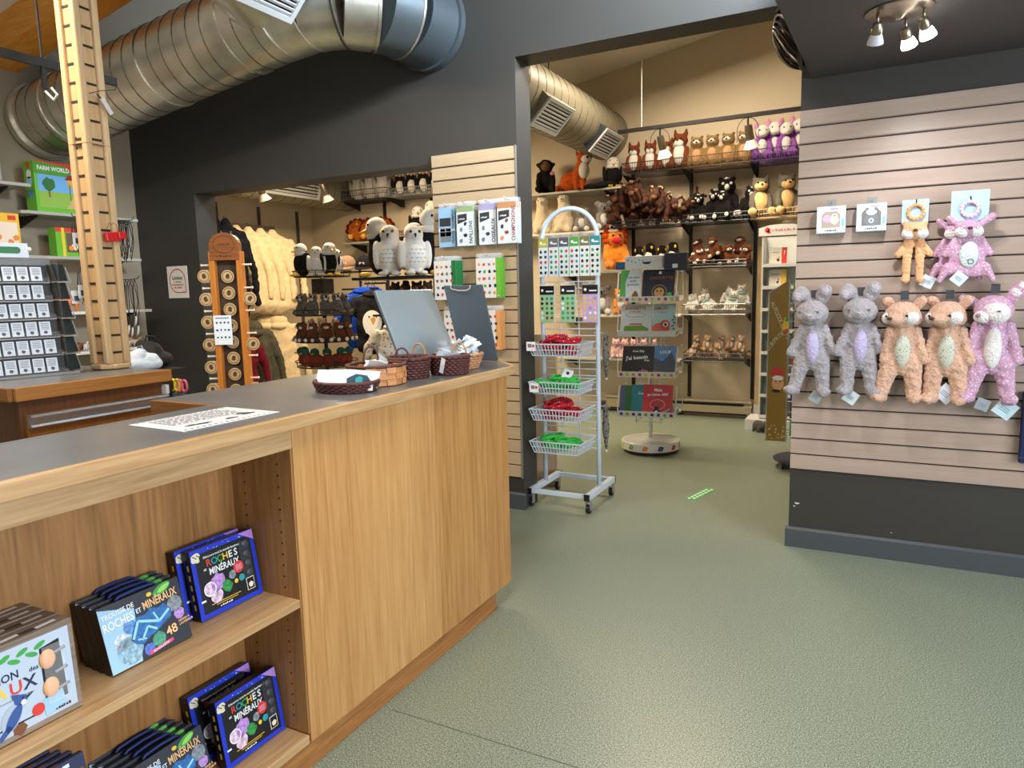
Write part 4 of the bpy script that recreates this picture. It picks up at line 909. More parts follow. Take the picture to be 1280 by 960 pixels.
hang_tag(wx(1186), .842, rad(42), 'white square paper tag at the foot of the fox next to the fawn', .036, (214,216,224))
hang_tag(wx(1262), .785, rad(36), 'pale blue paper tag at the foot of the pink fawn', .038, (190,214,222))
hang_tag(wx(1233), .80, rad(20), 'grey paper tag between the legs of the pink fawn', .026, (150,158,160))
# boxed teethers
def teether_box(label, px_, kind):
    x = P(px_, 276, 'y', 3.73).x; t = thing('teether_box', label, 'boxed toy', (x, WY-.075, 1.585)); w, h, d = .125, .125, .05
    b = MB().bx(-w/2,w/2,0,d,0,h).build('box', mat('box_pale',(196,212,222),.4), t, bevel=.002)
    m = MB(); e=-.0008; m.use(pm('box_face',(214,222,228))).rc(-w/2+.003,w/2-.003,.003,h-.003,e)
    m.use(pm('window_grey',(120,116,112)) if kind else pm('window_beige',(176,160,144))).pl([(-.04,.025),(.04,.025),(.04,.085),(.025,.1),(-.025,.1),(-.04,.085)], e*2)
    if kind:
        m.use(W_).di(0,.088,.022,e*3,16,.016); m.use(GRY).di(0,.05,.03,e*2.5,16,.026).di(-.018,.1,.007,e*3).di(.018,.1,.007,e*3); m.use(W_).di(0,.048,.011,e*3.5); m.use(GRY).di(0,.048,.006,e*4); m.use(BLK).di(-.007,.09,.002,e*4,6).di(.007,.09,.002,e*4,6)
    else:
        m.use(PNK).blob(-.018,.068,.02,e*3,2); m.use(CRM).blob(.015,.06,.022,e*3,4); m.use(W_).ring(.015,.075,.014,.004,e*4)
    m.use(pm('pinkprint',(230,140,170))).rc(-.005,.03,h-.016,h-.010,e*2); m.use(pm('cyanprint',(120,196,210))).pl([(.046,.03),(.056,.03),(.056,.065),(.046,.065)], e*2); m.use(DGR).bars(.05, .007, 0, .009, e*2)
    m.build('front_print', None, b)
    MB().cyl((0,d,h+.015),(0,.073,h+.015),.004,n=8).build('peg', al, t); MB().bx(-.02,.02,.01,.012,h,h+.03).build('hanging_tab', mat('acrylic_edge',(150,152,150),.15,alpha=.75), t); MB().tube([(0,.073,h+.015),(0,-.005,h+.015),(0,-.012,h+.02)], .0025, 6).build('peg_wire', al, t)
teether_box('boxed teether toy with a beige and pink ring in its window', 1039, 0)
teether_box('boxed teether toy with a grey animal in its window', 1089, 1)
# teething ring loveys
def lovey(kind, label, px_, zb, sc=1, yo=-.055, card=True):
    x = P(px_, 300, 'y', 3.72).x; t = thing('plush_'+kind, label, 'plush toy', (x, WY+yo, zb), (0,0,0), None, sc)
    fx = kind == 'fox_lovey'
    F = fur('fur_orange_lovey',(236,180,130)) if fx else spotted('fur_pink_fawn', (204,158,186), (228,212,224), 85, .18, .40)
    wh = fur('fur_white',(236,230,228),.05)
    k = 'lv'+kind
    if k not in PK:
        b = MB()
        if fx:
            for s in (-1,1): b.caps((s*.022,0,.19),(s*.028,0,.03),.022,.019,8,.7); b.ell((s*.03,-.012,.018),(.02,.026,.018)); b.caps((s*.03,0,.18),(s*.065,-.005,.13),.016,.015)
        else:
            b.ell((0,0,.13),(.072,.022,.085)); b.ell((0,0,.19),(.05,.022,.03)); b.ell((.0,0,.06),(.095,.02,.035))
            for s in (-1,1): b.caps((s*.07,0,.07),(s*.10,-.005,.015),.022,.012); b.caps((s*.045,0,.19),(s*.085,0,.13),.018,.014)
        PK[k] = blobmesh(b,'body',.006,.008,.025,2)
        b = MB(); b.ell((0,-.02,.235),(.052,.04,.04))
        if fx: b.ell((-.036,-.01,.268),(.016,.01,.016)); b.ell((.036,-.01,.268),(.016,.01,.016))
        else: b.caps((.045,-.01,.255),(.085,-.012,.285),.014,.016); b.caps((-.045,-.01,.26),(-.075,-.012,.285),.014,.014)
        PK[k+'h'] = blobmesh(b,'head',.006,.004,.025,2)
    for nm in (k, k+'h'): PK[nm].materials.clear(); PK[nm].materials.append(F)
    link('body', PK[k], t); hd_ = link('head', PK[k+'h'], t)
    MB().ell((-.026,-.035,.222),(.028,.026,.024)).ell((.026,-.035,.222),(.028,.026,.024)).build('face_mask', wh, hd_, smooth=True); MB().ell((0,-.066,.236),(.010,.007,.007)).build('nose', nosem, hd_, smooth=True)
    for s in (-1,1): MB().ring(s*.028,.24,.008,.002,-.0625,8,None,PI,2*PI).build('closed_eye', blk, hd_)
    if not fx: MB().ell((.005,-.022,.125),(.036,.012,.058)).build('belly_patch', fur('fur_mint',(214,226,228),.05), t, smooth=True); MB().ring(.012,.095,.012,.003,-.036,16).build('embroidery', nosem, t)
    if card: 
        c_ = MB().bx(-.055 if fx else -.07,.05 if fx else .07,-.006,-.004,.27,.375 if fx else .40).build('header_card', mat('card_blue',(176,204,226),.4), t)
        q = MB()
        for i in range(14): a = 2*PI*i/14; q.ell((math.cos(a)*.031,-.016,.32+math.sin(a)*.031),(.0085,.0085,.0085),n=8,k=6)
        q.build('teething_ring', mat('ring_orange',(230,170,110),.4) if fx else mat('ring_pink',(226,196,204),.4), t, smooth=True)
        MB().tube([(0,.035,.372),(0,-.02,.372),(0,-.024,.36)], .003, 6).build('peg_wire', bcord, t)
lovey('fox_lovey', 'small orange plush fox with an orange teething ring card', 1143, 1.34)
lovey('fawn_lovey', 'small pink spotted plush fawn with a pink teething ring card', 1209, 1.335, 1.0, -.085)
lovey('fawn_lovey', 'small pink spotted plush fawn tucked behind the one with the ring', 1196, 1.342, .95, -.05, False)
hang_tag(P(1159,366,'y',3.70).x, P(1159,352,'y',3.70).z, rad(25), 'white paper tag beside the small orange fox', .026, (206,212,222), -.07)
hang_tag(P(1198,360,'y',3.66).x, P(1198,348,'y',3.66).z, rad(40), 'white paper tag under the small pink fawn', .026, (206,212,222), -.115)
# navy item at the end of the slat wall
t = thing('navy_blanket', 'navy folded blanket hanging at the end of the plush wall', 'blanket', (.655, WY-.022, .54))
b = MB()
for k in range(5): b.bx(-.075,.2,-.03+k*.0,-.002-.0*k,.0,.32) if k == 0 else None
b.build('fabric', mat('navy_cloth',(22,34,74),.85,bump=.3,bs=120), t, bevel=.006); MB().bx(-.075,.2,-.036,-.03,.02,.03).build('hem', mat('navy_hem',(30,44,90),.8), t); MB().cyl((.06,.0,.33),(.06,-.03,.33),.004,n=8).build('peg', al, t); MB().bx(.0,.12,-.02,-.008,.32,.335).build('hanger_bar', dm, t)
# ------------------------------------------------------------------ spot lamp under the bulkhead
bn = mat('brushed_nickel', (150,138,122), .3, .9)
f0 = P(1124, 17, 'z', 2.305); fx_ = thing('spot_lamp', 'three headed brushed nickel spot lamp under the bulkhead', 'lamp', (f0.x, f0.y, 2.3165), (0,0,rad(10)))
MB().lathe([(.0,-.030),(.012,-.030),(.03,-.014),(.10,-.008),(.112,-.004),(.112,0)], 36).build('canopy', bn, fx_, auto=40)
litm = mat('lamp_lit', (255,255,250), .3, emit=14); glm = mat('frosted_glass', (206,204,214), .4)
for i, (ang, on_, tilt) in enumerate(((rad(200), False, (.0,.02)), (rad(62), True, (.03,.03)), (rad(-15), True, (.035,.01)))):
    bx_, by_ = math.cos(ang)*.078, math.sin(ang)*.078
    h_ = MB().tube([(bx_,by_,-.006),(bx_,by_,-.045)], .0055, 8).build('stem', bn, fx_, smooth=True)
    d = Vector((tilt[0]*12, .55, -.8)).normalized(); p0 = Vector((bx_,by_,-.052)); Mq = Matrix.Translation(p0) @ d.to_track_quat('Z','Y').to_matrix().to_4x4()
    hd_ = MB().lathe([(.0,-.012),(.014,-.010),(.019,.0),(.02,.022),(.017,.03)], 18, Mq).build('head_cup', bn, fx_, auto=40)
    MB().lathe([(.016,.026),(.022,.036),(.027,.054),(.028,.062),(.0,.062)], 20, Mq).build('bulb', litm if on_ else glm, fx_, auto=50)
    if on_:
        wp = fx_.matrix_basis @ (p0+d*.075)
        spot('plush_wall_spot', wp, (wp.x+(.12 if i == 1 else .30), WY, .60), 15, (.97,.97,1.0), 122, .8, .022)
# woven ornament on the bulkhead side
wo = thing('wall_sconce', 'dark woven metal bowl lamp fixed to the side of the bulkhead', 'wall lamp', (-.338, 3.46, 2.455), (0, rad(-90), 0))
bz = mat('dark_bronze', (56,46,42), .3, .85); bz2 = mat('pale_bronze', (170,150,132), .28, .9)
R_, D_ = .165, .115
MB().lathe([(R_*.97,.0),(R_*.97,.006),(R_*.8,.055),(R_*.5,.09),(.0,.104),(.0,.098),(R_*.5,.084),(R_*.78,.05),(R_*.94,.0)], 36).build('bowl', bz, wo, auto=50)
MB().tube([(R_*math.cos(2*PI*i/40), R_*math.sin(2*PI*i/40), .004) for i in range(40)], .010, 8, True).build('rim', bz, wo, smooth=True)
for k in range(22):
    pts = []
    for i in range(12):
        u_ = i/11; a_ = 2*PI*k/22+u_*1.3; r_ = R_*math.cos(u_*PI/2*.93); z_ = D_*math.sin(u_*PI/2*.93); pts.append((r_*math.cos(a_), r_*math.sin(a_), z_+.004))
    MB().tube(pts, .0055, 6).build('woven_strand', bz2 if k % 3 == 0 else bz, wo, smooth=True)
# ------------------------------------------------------------------ nature guides on the narrow slat panel
film = mat('clear_bag', (255,255,255), .06, alpha=.14)
def guide(name, label, x, ztop, w, h, n, cover, edge, gap=.016, y0=-.03, grp=None, cat='folded guide'):
    """n packs on one peg; the first label is the front pack"""
    for i in range(n-1, -1, -1):
        y = WY-.022-.016-gap*(n-1-i)+.0
        lab = label+(' in front on its peg' if i == 0 else ' behind the first pack')
        t = thing(name, lab, cat, (x, y, ztop-h), (0,0,0), (label+' stack') if i else None)
        b = MB().use(edge).bx(-w/2,w/2,0,.009,0,h).build('pack', None, t, bevel=.0008)
        m = MB(); cover(m, w, h, -.0008); m.build('cover_print', None, b)
        MB().bx(-w/2,w/2,.003,.005,h,h+.028).build('hanging_header', film, t)
    p = thing('wall_peg', 'wire peg carrying the '+label+' packs', 'peg', (x, WY-.0185, ztop+.015)); MB().tube([(0,0,0),(0,-.02-gap*n,0),(0,-.03-gap*n,.012)], .0025, 6).build('wire', al, p, smooth=True); MB().bx(-.014,.014,-.004,0,-.01,.012).build('bracket', al, p)
cardw = pm('guide_white',(222,228,232)); 
def cov(title, band, pics, tcol, stripe):
    def f(m, w, h, e):
        m.use(cardw).rc(-w/2,w/2,0,h,e); m.use(pm('band_'+title[:3], band)).rc(-w/2,w/2,h-.035,h,e*1.5); m.use(DGR).pl([(-w/2+.008,h-.105),(w/2-.045,h-.085),(w/2-.045,h-.045),(-w/2+.008,h-.05)], e*2); m.use(W_).bars(.045, .009, -.02, h-.08, e*2.5, 4)
        m.use(stripe).text(title, .034, w/2-.008, .012, e*2, 'l', PI/2, 1.0 if len(title) < 9 else .8)
        r = random.Random(len(title))
        for i, c in enumerate(pics): m.use(c).blob(-w/2+.03+.03*(i % 2), .03+.033*i, .016, e*2, i+3, 10, .5)
    return f
ZG = P(590, 257, 'y', 3.72).z
def gx(px_): return P(px_, 290, 'y', 3.70).x
def traces(m, w, h, e):
    m.use(pm('guide_blue',(150,190,220))).rc(-w/2,w/2,0,h,e); m.use(DGR).rc(-w/2+.008,w/2-.03,h-.11,h-.06,e*2); m.use(GRY).rc(-w/2+.01,-.012,h-.17,h-.12,e*2).rc(-.008,w/2-.03,h-.17,h-.12,e*2).rc(-w/2+.01,w/2-.03,.03,.09,e*2); m.use(W_).rc(-w/2,w/2,.095,.11,e*2); m.use(NAV).text('TRACES D\'ANIMAUX', .022, w/2-.008, .02, e*2, 'l', PI/2)
guide('folded_guide', 'blue animal tracks guide', gx(556), ZG, .118, .235, 2, traces, pm('edge_blue',(120,150,180)))
guide('folded_guide', 'green banded butterfly guide titled PAPILLONS', gx(581), ZG, .118, .235, 3, cov('PAPILLONS', (150,170,120), (GRY,BLK,GRY,DGR), pm('ol',(70,80,50)), pm('olive_ink',(60,70,50))), pm('edge_green',(150,170,140)), .018)
guide('folded_guide', 'violet banded bird guide titled OISEAUX', gx(609), ZG, .118, .235, 3, cov('OISEAUX', (170,160,200), (GRY,DGR,GRY), NAV, NAV), pm('edge_violet',(150,150,180)), .018)
guide('folded_guide', 'orange banded mushroom guide titled CHAMPIGNONS', gx(635), ZG, .124, .235, 4, cov('CHAMPIGNONS', (200,140,90), (ORG,BRN,DGR,BRN), RED, pm('wine',(150,40,40))), pm('edge_white',(214,214,210)), .018)
def animals(stripe, cols):
    def f(m, w, h, e):
        m.use(pm('book_white',(228,224,218))).rc(-w/2,w/2-.03,0,h,e); m.use(stripe).rc(w/2-.03,w/2,0,h,e); m.use(W_).text('c', .02, w/2-.015, .01, e*2)
        r = random.Random(2)
        for i in range(5):
            for j in range(4): m.use(cols[(i*3+j*2) % len(cols)]).blob(-w/2+.022+.034*j+.004*(i % 2), .03+.042*i, .013, e*2, i*7+j, 9, .55)
    return f
ZB = P(590, 325, 'y', 3.72).z
guide('sticker_book', 'white animal sticker book with a dark green edge', P(560,350,'y',3.70).x, ZB, .155, .235, 6, animals(pm('dgreen',(30,110,60)), (BLK,BRN,RED,GRY,ORG)), pm('green_edge',(36,124,66)), .015, cat='book')
guide('sticker_book', 'white zoo sticker book with a lime green edge', P(611,350,'y',3.70).x, ZB+.006, .165, .235, 4, animals(pm('lime2',(110,180,50)), (ORG,BLK,RED,NAV,GRY,GRN)), pm('lime_edge',(104,176,52)), .016, cat='book')
ZO = P(600, 388, 'y', 3.72).z
guide('sticker_book', 'white insect sticker book with an orange edge', P(612,408,'y',3.70).x, ZO, .155, .235, 4, animals(pm('orange2',(224,160,90)), (BRN,BLK,RED,DGR)), pm('orange_edge',(222,160,96)), .017, cat='book')
guide('sticker_book', 'white farm sticker book half hidden by the tilted mirror', P(566,410,'y',3.70).x, ZO, .155, .235, 2, animals(pm('black2',(30,30,34)), (BRN,RED,BLK,ORG)), pm('black_edge',(30,30,34)), .017, cat='book')
# ------------------------------------------------------------------ rolling wire rack with baskets
wm = mat('white_powder_coat', (196,208,222), .35)
rk = thing('rolling_rack', 'white arched wire rack on castors in the wide opening', 'display rack', (-1.705, 4.07, 0))
XL_, XR_ = -.185, .185
za = 1.655
arc_ = [(XR_*math.cos(q), 0, za+.185*math.sin(q)) for q in [PI*i/20 for i in range(21)]]
MB().tube([(XR_,0,.115)]+[(XR_,0,z) for z in (.6,1.2,1.6)]+arc_[0:21]+[(XL_,0,z) for z in (1.6,1.2,.6,.115)], .0145, 12).build('arched_frame', wm, rk, smooth=True)
for x in (XL_-.008, XR_+.008):
    MB().bx(x-.016,x+.016,-.235,.235,.085,.122).build('base_foot', wm, rk, bevel=.002); 
    for y in (-.237, .237): MB().bx(x-.018,x+.018,y-.004,y+.004,.083,.124).build('end_cap', mat('black_plastic',(24,24,26),.45), rk, bevel=.001)
for y in (-.215, .215): MB().bx(XL_,XR_,y-.012,y+.012,.09,.118).build('base_crossbar', wm, rk, bevel=.002)
for x in (XL_-.008, XR_+.008):
    for y in (-.205, .205):
        c_ = MB().cyl((x-.011,y,.027),(x+.011,y,.027),.026,n=18).build('castor_wheel', mat('black_rubber',(22,22,24),.5), rk, auto=40)
        MB().bx(x-.016,x-.012,y-.015,y+.02,.02,.07).bx(x+.012,x+.016,y-.015,y+.02,.02,.07).bx(x-.016,x+.016,y-.015,y+.02,.07,.085).build('castor_fork', al, c_)
for i in range(32):
    z = .36+i*.0415; MB().cyl((XL_,-.008,z),(XR_,-.008,z),.0036,n=6).build('grid_wire', wm, rk)
for x in (-.06,.06): MB().cyl((x,.0,.34),(x,.0,1.66),.0036,n=6).build('grid_upright', wm, rk)
def rack_basket(name, label, x, zr, filler):
    t = thing(name, label, 'basket', (x, 4.055, zr-.07)); W2, D, H2 = .165, .265, .07
    wb = wm; r = .0028
    def rect(s, z, rr_): return MB().tube([(-W2*s,-.002,z),(-W2*s,-D*(.5+.5*s),z),(W2*s,-D*(.5+.5*s),z),(W2*s,-.002,z)], rr_, 6, True)
    rect(1.0, H2, .0042).build('rim', wb, t); rect(.86, 0, .003).build('bottom_rim', wb, t); rect(.93, H2*.5, r).build('middle_wire', wb, t)
    n = 15
    for i in range(n+1):
        u_ = -1+2*i/n; MB().tube([(W2*u_,-D,H2),(W2*.86*u_,-D*.93,0),(W2*.86*u_,-.002,0)], r, 5).build('wire', wb, t)
    for i in range(1,9):
        y = -D*i/9
        for s in (-1,1): MB().cyl((s*W2,y,H2),(s*W2*.86,y*.93,0),r,n=5).build('wire', wb, t)
    filler(t); return t
redp = spotted('red_polka', (186,24,44), (238,232,230), 55, .16, .2); grs = spotted('green_snake_skin', (60,190,80), (20,120,50), 70, .2, .3); pale_b = mat('snake_belly',(196,226,150),.5)
def snakes(mtl, n, kind, label, x, zr, z0):
    r = random.Random(int(zr*100))
    for i in range(n):
        t = thing(kind, label, 'toy', (x+r.uniform(-.095,.085), 3.925+r.uniform(-.06,.06), z0+.012+.0055*i), (r.uniform(-.15,.15), r.uniform(-.15,.15), r.uniform(0,6)), label[:30]+' group')
        R0 = r.uniform(.04,.07); pts = []; turns = r.uniform(1.1,1.9)
        for k in range(22): q = 2*PI*turns*k/21; rr_ = R0*(1-.25*k/21); pts.append((rr_*math.cos(q), rr_*math.sin(q)*1.2, .010*k/21+ .008*math.sin(q*1.5)))
        rs = [.004]+[.0105+.002*math.sin(k) for k in range(1,20)]+[.010,.006]
        MB().tube(pts, rs, 8).build('body', mtl, t, smooth=True)
        e = Vector(pts[-1]); MB().ell(e,(.012,.012,.008),n=10,k=6).build('head', mtl, t, smooth=True)
def red_fill(label, x, zr): snakes(redp, 15, 'polka_snake', label, x, zr, zr-.065)
def green_fill(label, x, zr): snakes(grs, 11, 'rubber_snake', label, x, zr, zr-.065)
zb = [P(742,420,'y',4.07).z, P(745,470,'y',4.07).z, P(742,505,'y',4.07).z, P(742,545,'y',4.07).z]
zb = [1.03, .80, .635, .435]
labs = ['uppermost white wire basket on the rolling rack, holding red toys', 'white wire basket with green toys under the uppermost red one', 'white wire basket with red toys between two green baskets', 'lowest white wire basket on the rolling rack, holding green toys']
for i in range(4):
    b_ = rack_basket('wire_basket', labs[i], -1.700, zb[i], lambda t: None)
    if i % 2 == 0: red_fill(['red white dotted toy snake in the uppermost rack basket', '', 'red white dotted toy snake in the lower red rack basket'][i], -1.700, zb[i])
    else: green_fill(['', 'green rubber snake coiled in the upper green rack basket', '', 'green rubber snake coiled in the lowest rack basket'][i], -1.700, zb[i])
for i, (dx, zz, lab) in enumerate(((-.14, zb[0]-.01, 'white price card clipped on the uppermost rack basket'), (-.125, zb[1]-.03, 'white price card clipped on the upper green rack basket'))):
    t = thing('price_card', lab, 'card', (-1.700+dx, 3.783, zz)); MB().bx(-.03,.03,-.001,.001,-.03,.025).build('card', cards, t); m = MB().use(GRY).rc(-.02,.005,-.01,.012,-.0016); m.use(RED).di(.016,0,.009,-.0016); m.build('card_print', None, t)
t = thing('price_card', 'white tag standing among the upper green rubber snakes', 'card', (-1.69, 3.96, zb[1]+.012), (rad(-20), rad(20), .2)); MB().bx(-.03,.03,-.001,.001,-.005,.055).build('card', cards, t); m = MB().use(BLK).blob(0,.03,.012,-.0016,3); m.build('card_print', None, t)
# sticker packs on the rack
def stickers(label, x, ztop, w, h, head, base, dots, n=3, cols=2, rows=5, hh=.03, y=4.025):
    t = thing('sticker_sheet', label, 'stickers', (x, y, ztop-h))
    b = MB().bx(-w/2,w/2,0,.004*n,0,h).build('pack', mat('pack_white',(214,218,214),.4), t)
    m = MB(); m.use(base).rc(-w/2,w/2,0,h-hh,-.0008); m.use(head).rc(-w/2,w/2,h-hh,h,-.0008); m.use(W_).di(-w/2+.018,h-hh/2,.009,-.0014).rc(-.005,w/2-.008,h-hh*.7,h-hh*.55,-.0014)
    r = random.Random(label)
    for i in range(rows):
        for j in range(cols): m.use(dots[r.randrange(len(dots))]).blob(-w/2+w*(j+.5)/cols, .018+(h-hh-.02)*i/rows+.008, min(w/cols, (h-hh)/rows)*.36, -.0016, i*5+j, 9, .35)
    m.build('sheet_print', None, b)
    MB().tube([(0,.03,h+.012),(0,-.02,h+.012),(0,-.024,h+.02)], .0022, 6).build('hook', wm, t); MB().bx(-w/2,w/2,.001,.003,h,h+.018).build('hanging_header', film, t)
gd = (GRN, RED, BLK, TEA, DGR)
wt_ = pm('sheet_white',(226,230,226))
for i, (px_, hc, lab) in enumerate(((679,(190,180,60),'yellow headed'),(692,(110,100,96),'taupe headed'),(705,(90,90,90),'grey headed'),(718,(80,160,60),'green headed'),(731,(120,116,60),'olive headed'),(744,(20,140,150),'teal headed'))):
    q = P(px_, 300, 'y', 4.03); stickers(f'{lab} white sticker pack on the rack\'s upper row', q.x, 1.665, .062, .235, pm('hd%d' % i, hc), wt_, gd, 3, 2, 5, .055)
for i, (px_, bc, lab) in enumerate(((684,(170,206,150),'green leaf'),(710,(150,196,150),'green badge'),(738,(196,170,206),'violet gem'))):
    q = P(px_, 370, 'y', 4.03); stickers(f'{lab} sticker sheet under a black header on the rack', q.x, 1.375, .098, .225, BLK, pm('bs%d' % i, bc), (GRN,TEA,BRN,W_,DGR) if i < 2 else (PUR,PNK,W_,YEL), 2, 3, 5, .055)
# hanging grey tails on the far side of the rack
for i, (px_, y0_, y1_) in enumerate(((757, 418, 472), (757, 508, 562))):
    a_ = P(px_, y0_, 'y', 4.22); b_ = P(px_+1, y1_, 'y', 4.22)
    t = thing('plush_tail', ['grey plush tail hanging high behind the rolling rack', 'grey plush tail hanging low behind the rolling rack'][i], 'plush toy', (a_.x, a_.y, a_.z))
    L_ = a_.z-b_.z; b = MB().caps((0,0,0),(0,0,-L_*.5),.018,.026,6).caps((0,0,-L_*.5),(.004,0,-L_),.026,.010,6)
    me = blobmesh(b,'tail',.007,.012,.02,1); me.materials.append(spotted('fur_racoon',(120,116,112),(60,56,54),40,.2,.5)); link('tail', me, t)
    MB().tube([(0,0,.0),(0,-.10,.02),(-.03,-.14,.02)], .0022, 6).build('hook', wm, t); MB().ell((.004,0,-L_-.004),(.008,.008,.012)).build('tail_tip', fur('fur_white',(236,230,228),.05), t, smooth=True)
# ------------------------------------------------------------------ revolving book stand
bsx, bsy = -1.645, 5.63
bs_ = thing('book_spinner', 'white revolving book stand with four tiers on a round base', 'book stand', (bsx, bsy, 0), (0,0,rad(6)))
wh2 = mat('stand_white', (214,216,212), .35)
MB().lathe([(.215,0),(.222,.0),(.222,.025),(.215,.03)], 48).build('base_plinth', mat('black_plastic',(24,24,26),.45), bs_, auto=40)
MB().lathe([(.235,.03),(.24,.032),(.24,.095),(.235,.1),(.0,.112)], 48).build('base_drum', wh2, bs_, auto=40)
dcol = [pm('d%d' % i, c) for i, c in enumerate(((220,120,40),(30,40,110),(170,30,110),(20,70,140),(180,200,40),(120,160,60)))]
m = MB()
for i in range(12):
    a_ = -PI/2+2*PI*i/12; m.use(dcol[i % 6]); pts = []
    for (u_, z_) in ((-.1,.048),(.04,.042),(.1,.075),(-.04,.085)): pts.append((.2412*math.cos(a_+u_*1.1), .2412*math.sin(a_+u_*1.1), z_))
    m.add(pts, [(0,1,2,3)])
m.build('drum_print', None, bs_)
MB().cyl((0,0,.1),(0,0,1.56),.016,n=14).build('pole', wh2, bs_, smooth=True)
wire_w = mat('wire_white',(206,210,208),.4)
for sx in (-1,1):
    for sy in (-1,1): MB().cyl((sx*.10,sy*.10,.25),(sx*.10,sy*.10,1.5),.005,n=6).build('corner_post', wire_w, bs_)
for i in range(24): 
    z = .26+i*.053; MB().tube([(-.1,-.1,z),(.1,-.1,z),(.1,.1,z),(-.1,.1,z)], .003, 5, True).build('cage_wire', wire_w, bs_)
tz = [1.238, .966, .64, .318]
TIER = []
for k, z in enumerate(tz):
    for f in range(4):
        Mf = Matrix.Rotation(f*PI/2, 4, 'Z'); w2 = .23 if f % 2 == 0 else .085
        m = MB(); m.bx(-w2,w2,-.215,-.205,z-.0,z+.045,Mf).build('tray_front', wh2, bs_); MB().bx(-w2,w2,-.205,-.10,z,z+.006,Mf).build('tray_floor', wh2, bs_)
        for s in (-1,1): MB().tube([Mf @ Vector(p) for p in ((s*w2,-.21,z+.04),(s*w2*1.02,-.13,z+.235),(s*w2*.98,-.10,z+.235))], .0045, 6).build('side_wire', wire_w, bs_)
        if f in (0,1,3):
            m = MB()
            for i in range(9 if f == 0 else 3):
                m.use(dcol[(i*2+k) % 6]); x = -w2+.03+i*.05; pts = [(x-.014,-.2156,z+.014),(x+.012,-.2156,z+.008),(x+.014,-.2156,z+.03),(x-.008,-.2156,z+.036)]
                m.add(pts, [(0,1,2,3)], Mf)
            if k != 1 or f: m.build('tray_print', None, bs_)
Mb = Matrix.Translation((bsx,bsy,0)) @ Matrix.Rotation(rad(6),4,'Z')
def book(label, k, x, w, h, col, prints, f=0, lean=-20, dy=0):
    h *= 1.22
    M = Mb @ Matrix.Rotation(f*PI/2,4,'Z') @ Matrix.Translation((x, -.195+dy, tz[k]+.0075))
    t = thing('picture_book', label, 'book', M.to_translation(), (rad(lean),0,rad(6)+f*PI/2))
    b = MB().use(col).bx(-w/2,w/2,0,.009,0,h).build('cover', None, t, bevel=.0008); MB().bx(-w/2+.002,w/2-.001,.001,.008,h-.001,h+.0004).build('pages', CRM, b)
    m = MB(); prints(m,w,h,-.0010); m.build('cover_print', None, b)
dkb = pm('book_navy',(26,30,46)); pgr = pm('book_pale',(196,204,202))
def c1(m,w,h,e): m.use(pm('leaf',(70,150,70))).pl([(-w/2,0),(-w/2+.05,.02),(-w/2+.04,h*.6),(-w/2+.07,h),(-w/2,h)], e); m.use(DGR).text('Une place', .024, .02, h-.07, e).text('pour', .026, .02, h-.10, e).text('grand-père', .022, .02, h-.13, e); m.use(BRN).pl([(.0,.0),(.08,0),(.06,.07),(.04,.09),(.02,.06)], e)
def c2(m,w,h,e): m.use(pm('rust',(190,90,60))).text('CHOUETTE', .036, .02, h-.085, e); m.use(pm('owl_gold',(176,140,80))).ring(.01,.075,.058,.004,e,24); m.di(.01,.07,.04,e*1.3,16); m.use(BLK).di(-.005,.08,.008,e*2,8).di(.025,.08,.008,e*2,8); m.use(W_).di(.01,h-.03,.012,e); m.use(GRN).di(.09,.05,.02,e)
def c3(m,w,h,e): m.use(pm('jrust',(176,70,60))).text('JEANNETTE', .032, -.01, h-.045, e).text('la camionnette', .014, -.01, h-.065, e).ring(-.01,h-.09,.08,.003,e,20,.02).rc(-.05,.05,.09,.1,e); m.use(pm('vangreen',(110,150,50))).pl([(-.1,.02),(.11,.02),(.1,.06),(.05,.085),(-.09,.08)], e); m.use(BLK).di(-.05,.02,.016,e*2).di(.06,.02,.016,e*2)
def c4(m,w,h,e): m.use(pm('srust',(190,70,60))).text('SIMON', .036, -.03, h-.05, e).text('le crapaud', .016, -.02, h-.075, e); m.use(pm('frog',(216,96,76))).di(-.02,.06,.07,e,18,.045).di(.01,.09,.04,e,16); m.use(W_).di(.015,.09,.02,e*2); m.use(BLK).di(.015,.09,.012,e*3); m.use(pm('sprig',(60,120,110)))
def c4b(m,w,h,e):
    c4(m,w,h,e)
    for i in range(6): m.di(.07+.01*(i % 2), .03+i*.025, .014, e*2, 10, .006, .6*(-1)**i)
def c5(m,w,h,e): m.use(W_).text('Avec Billy', .024, 0, h-.05, e).text("J'ai besoin", .044, -.01, h-.11, e, rot=.1).text('d\'un', .024, .07, h-.125, e); m.use(pm('cpink',(220,130,140))).text('câlin', .04, .05, .03, e); m.use(CRM).pl([(-.1,0),(.0,0),(-.02,.04),(-.08,.03)], e)
def c6(m,w,h,e): m.use(pm('skyb',(90,140,200))).rc(-w/2,w/2,h*.45,h,e); m.use(pm('mount',(70,80,100))).pl([(-w/2,.03),(w/2,.03),(w/2,h*.45),(.05,h*.8),(-.02,h*.5),(-w/2,h*.62)], e*2); m.use(pm('field',(130,140,90))).rc(-w/2,w/2,0,.04,e*3); m.use(W_).text('LOUP', .034, 0, h-.06, e*3)
def c7(m,w,h,e): m.use(W_).text('Mais', .036, 0, h-.055, e).text('je t\'aime déjà!', .03, 0, h-.09, e, rot=.05); m.ring(0,.10,.06,.002,e,20,.04); m.use(BLK).di(-.005,.035,.025,e*2,14,.035).di(-.005,.07,.018,e*2); m.use(W_).di(-.005,.03,.014,e*3,12,.022); m.use(LBL).pl([(0,.0),(.1,.06),(.1,.07),(.0,.012)], e*3)
def cplain(txt):
    def f(m,w,h,e): m.use(W_).text(txt, .03, .02, h-.08, e)
    return f
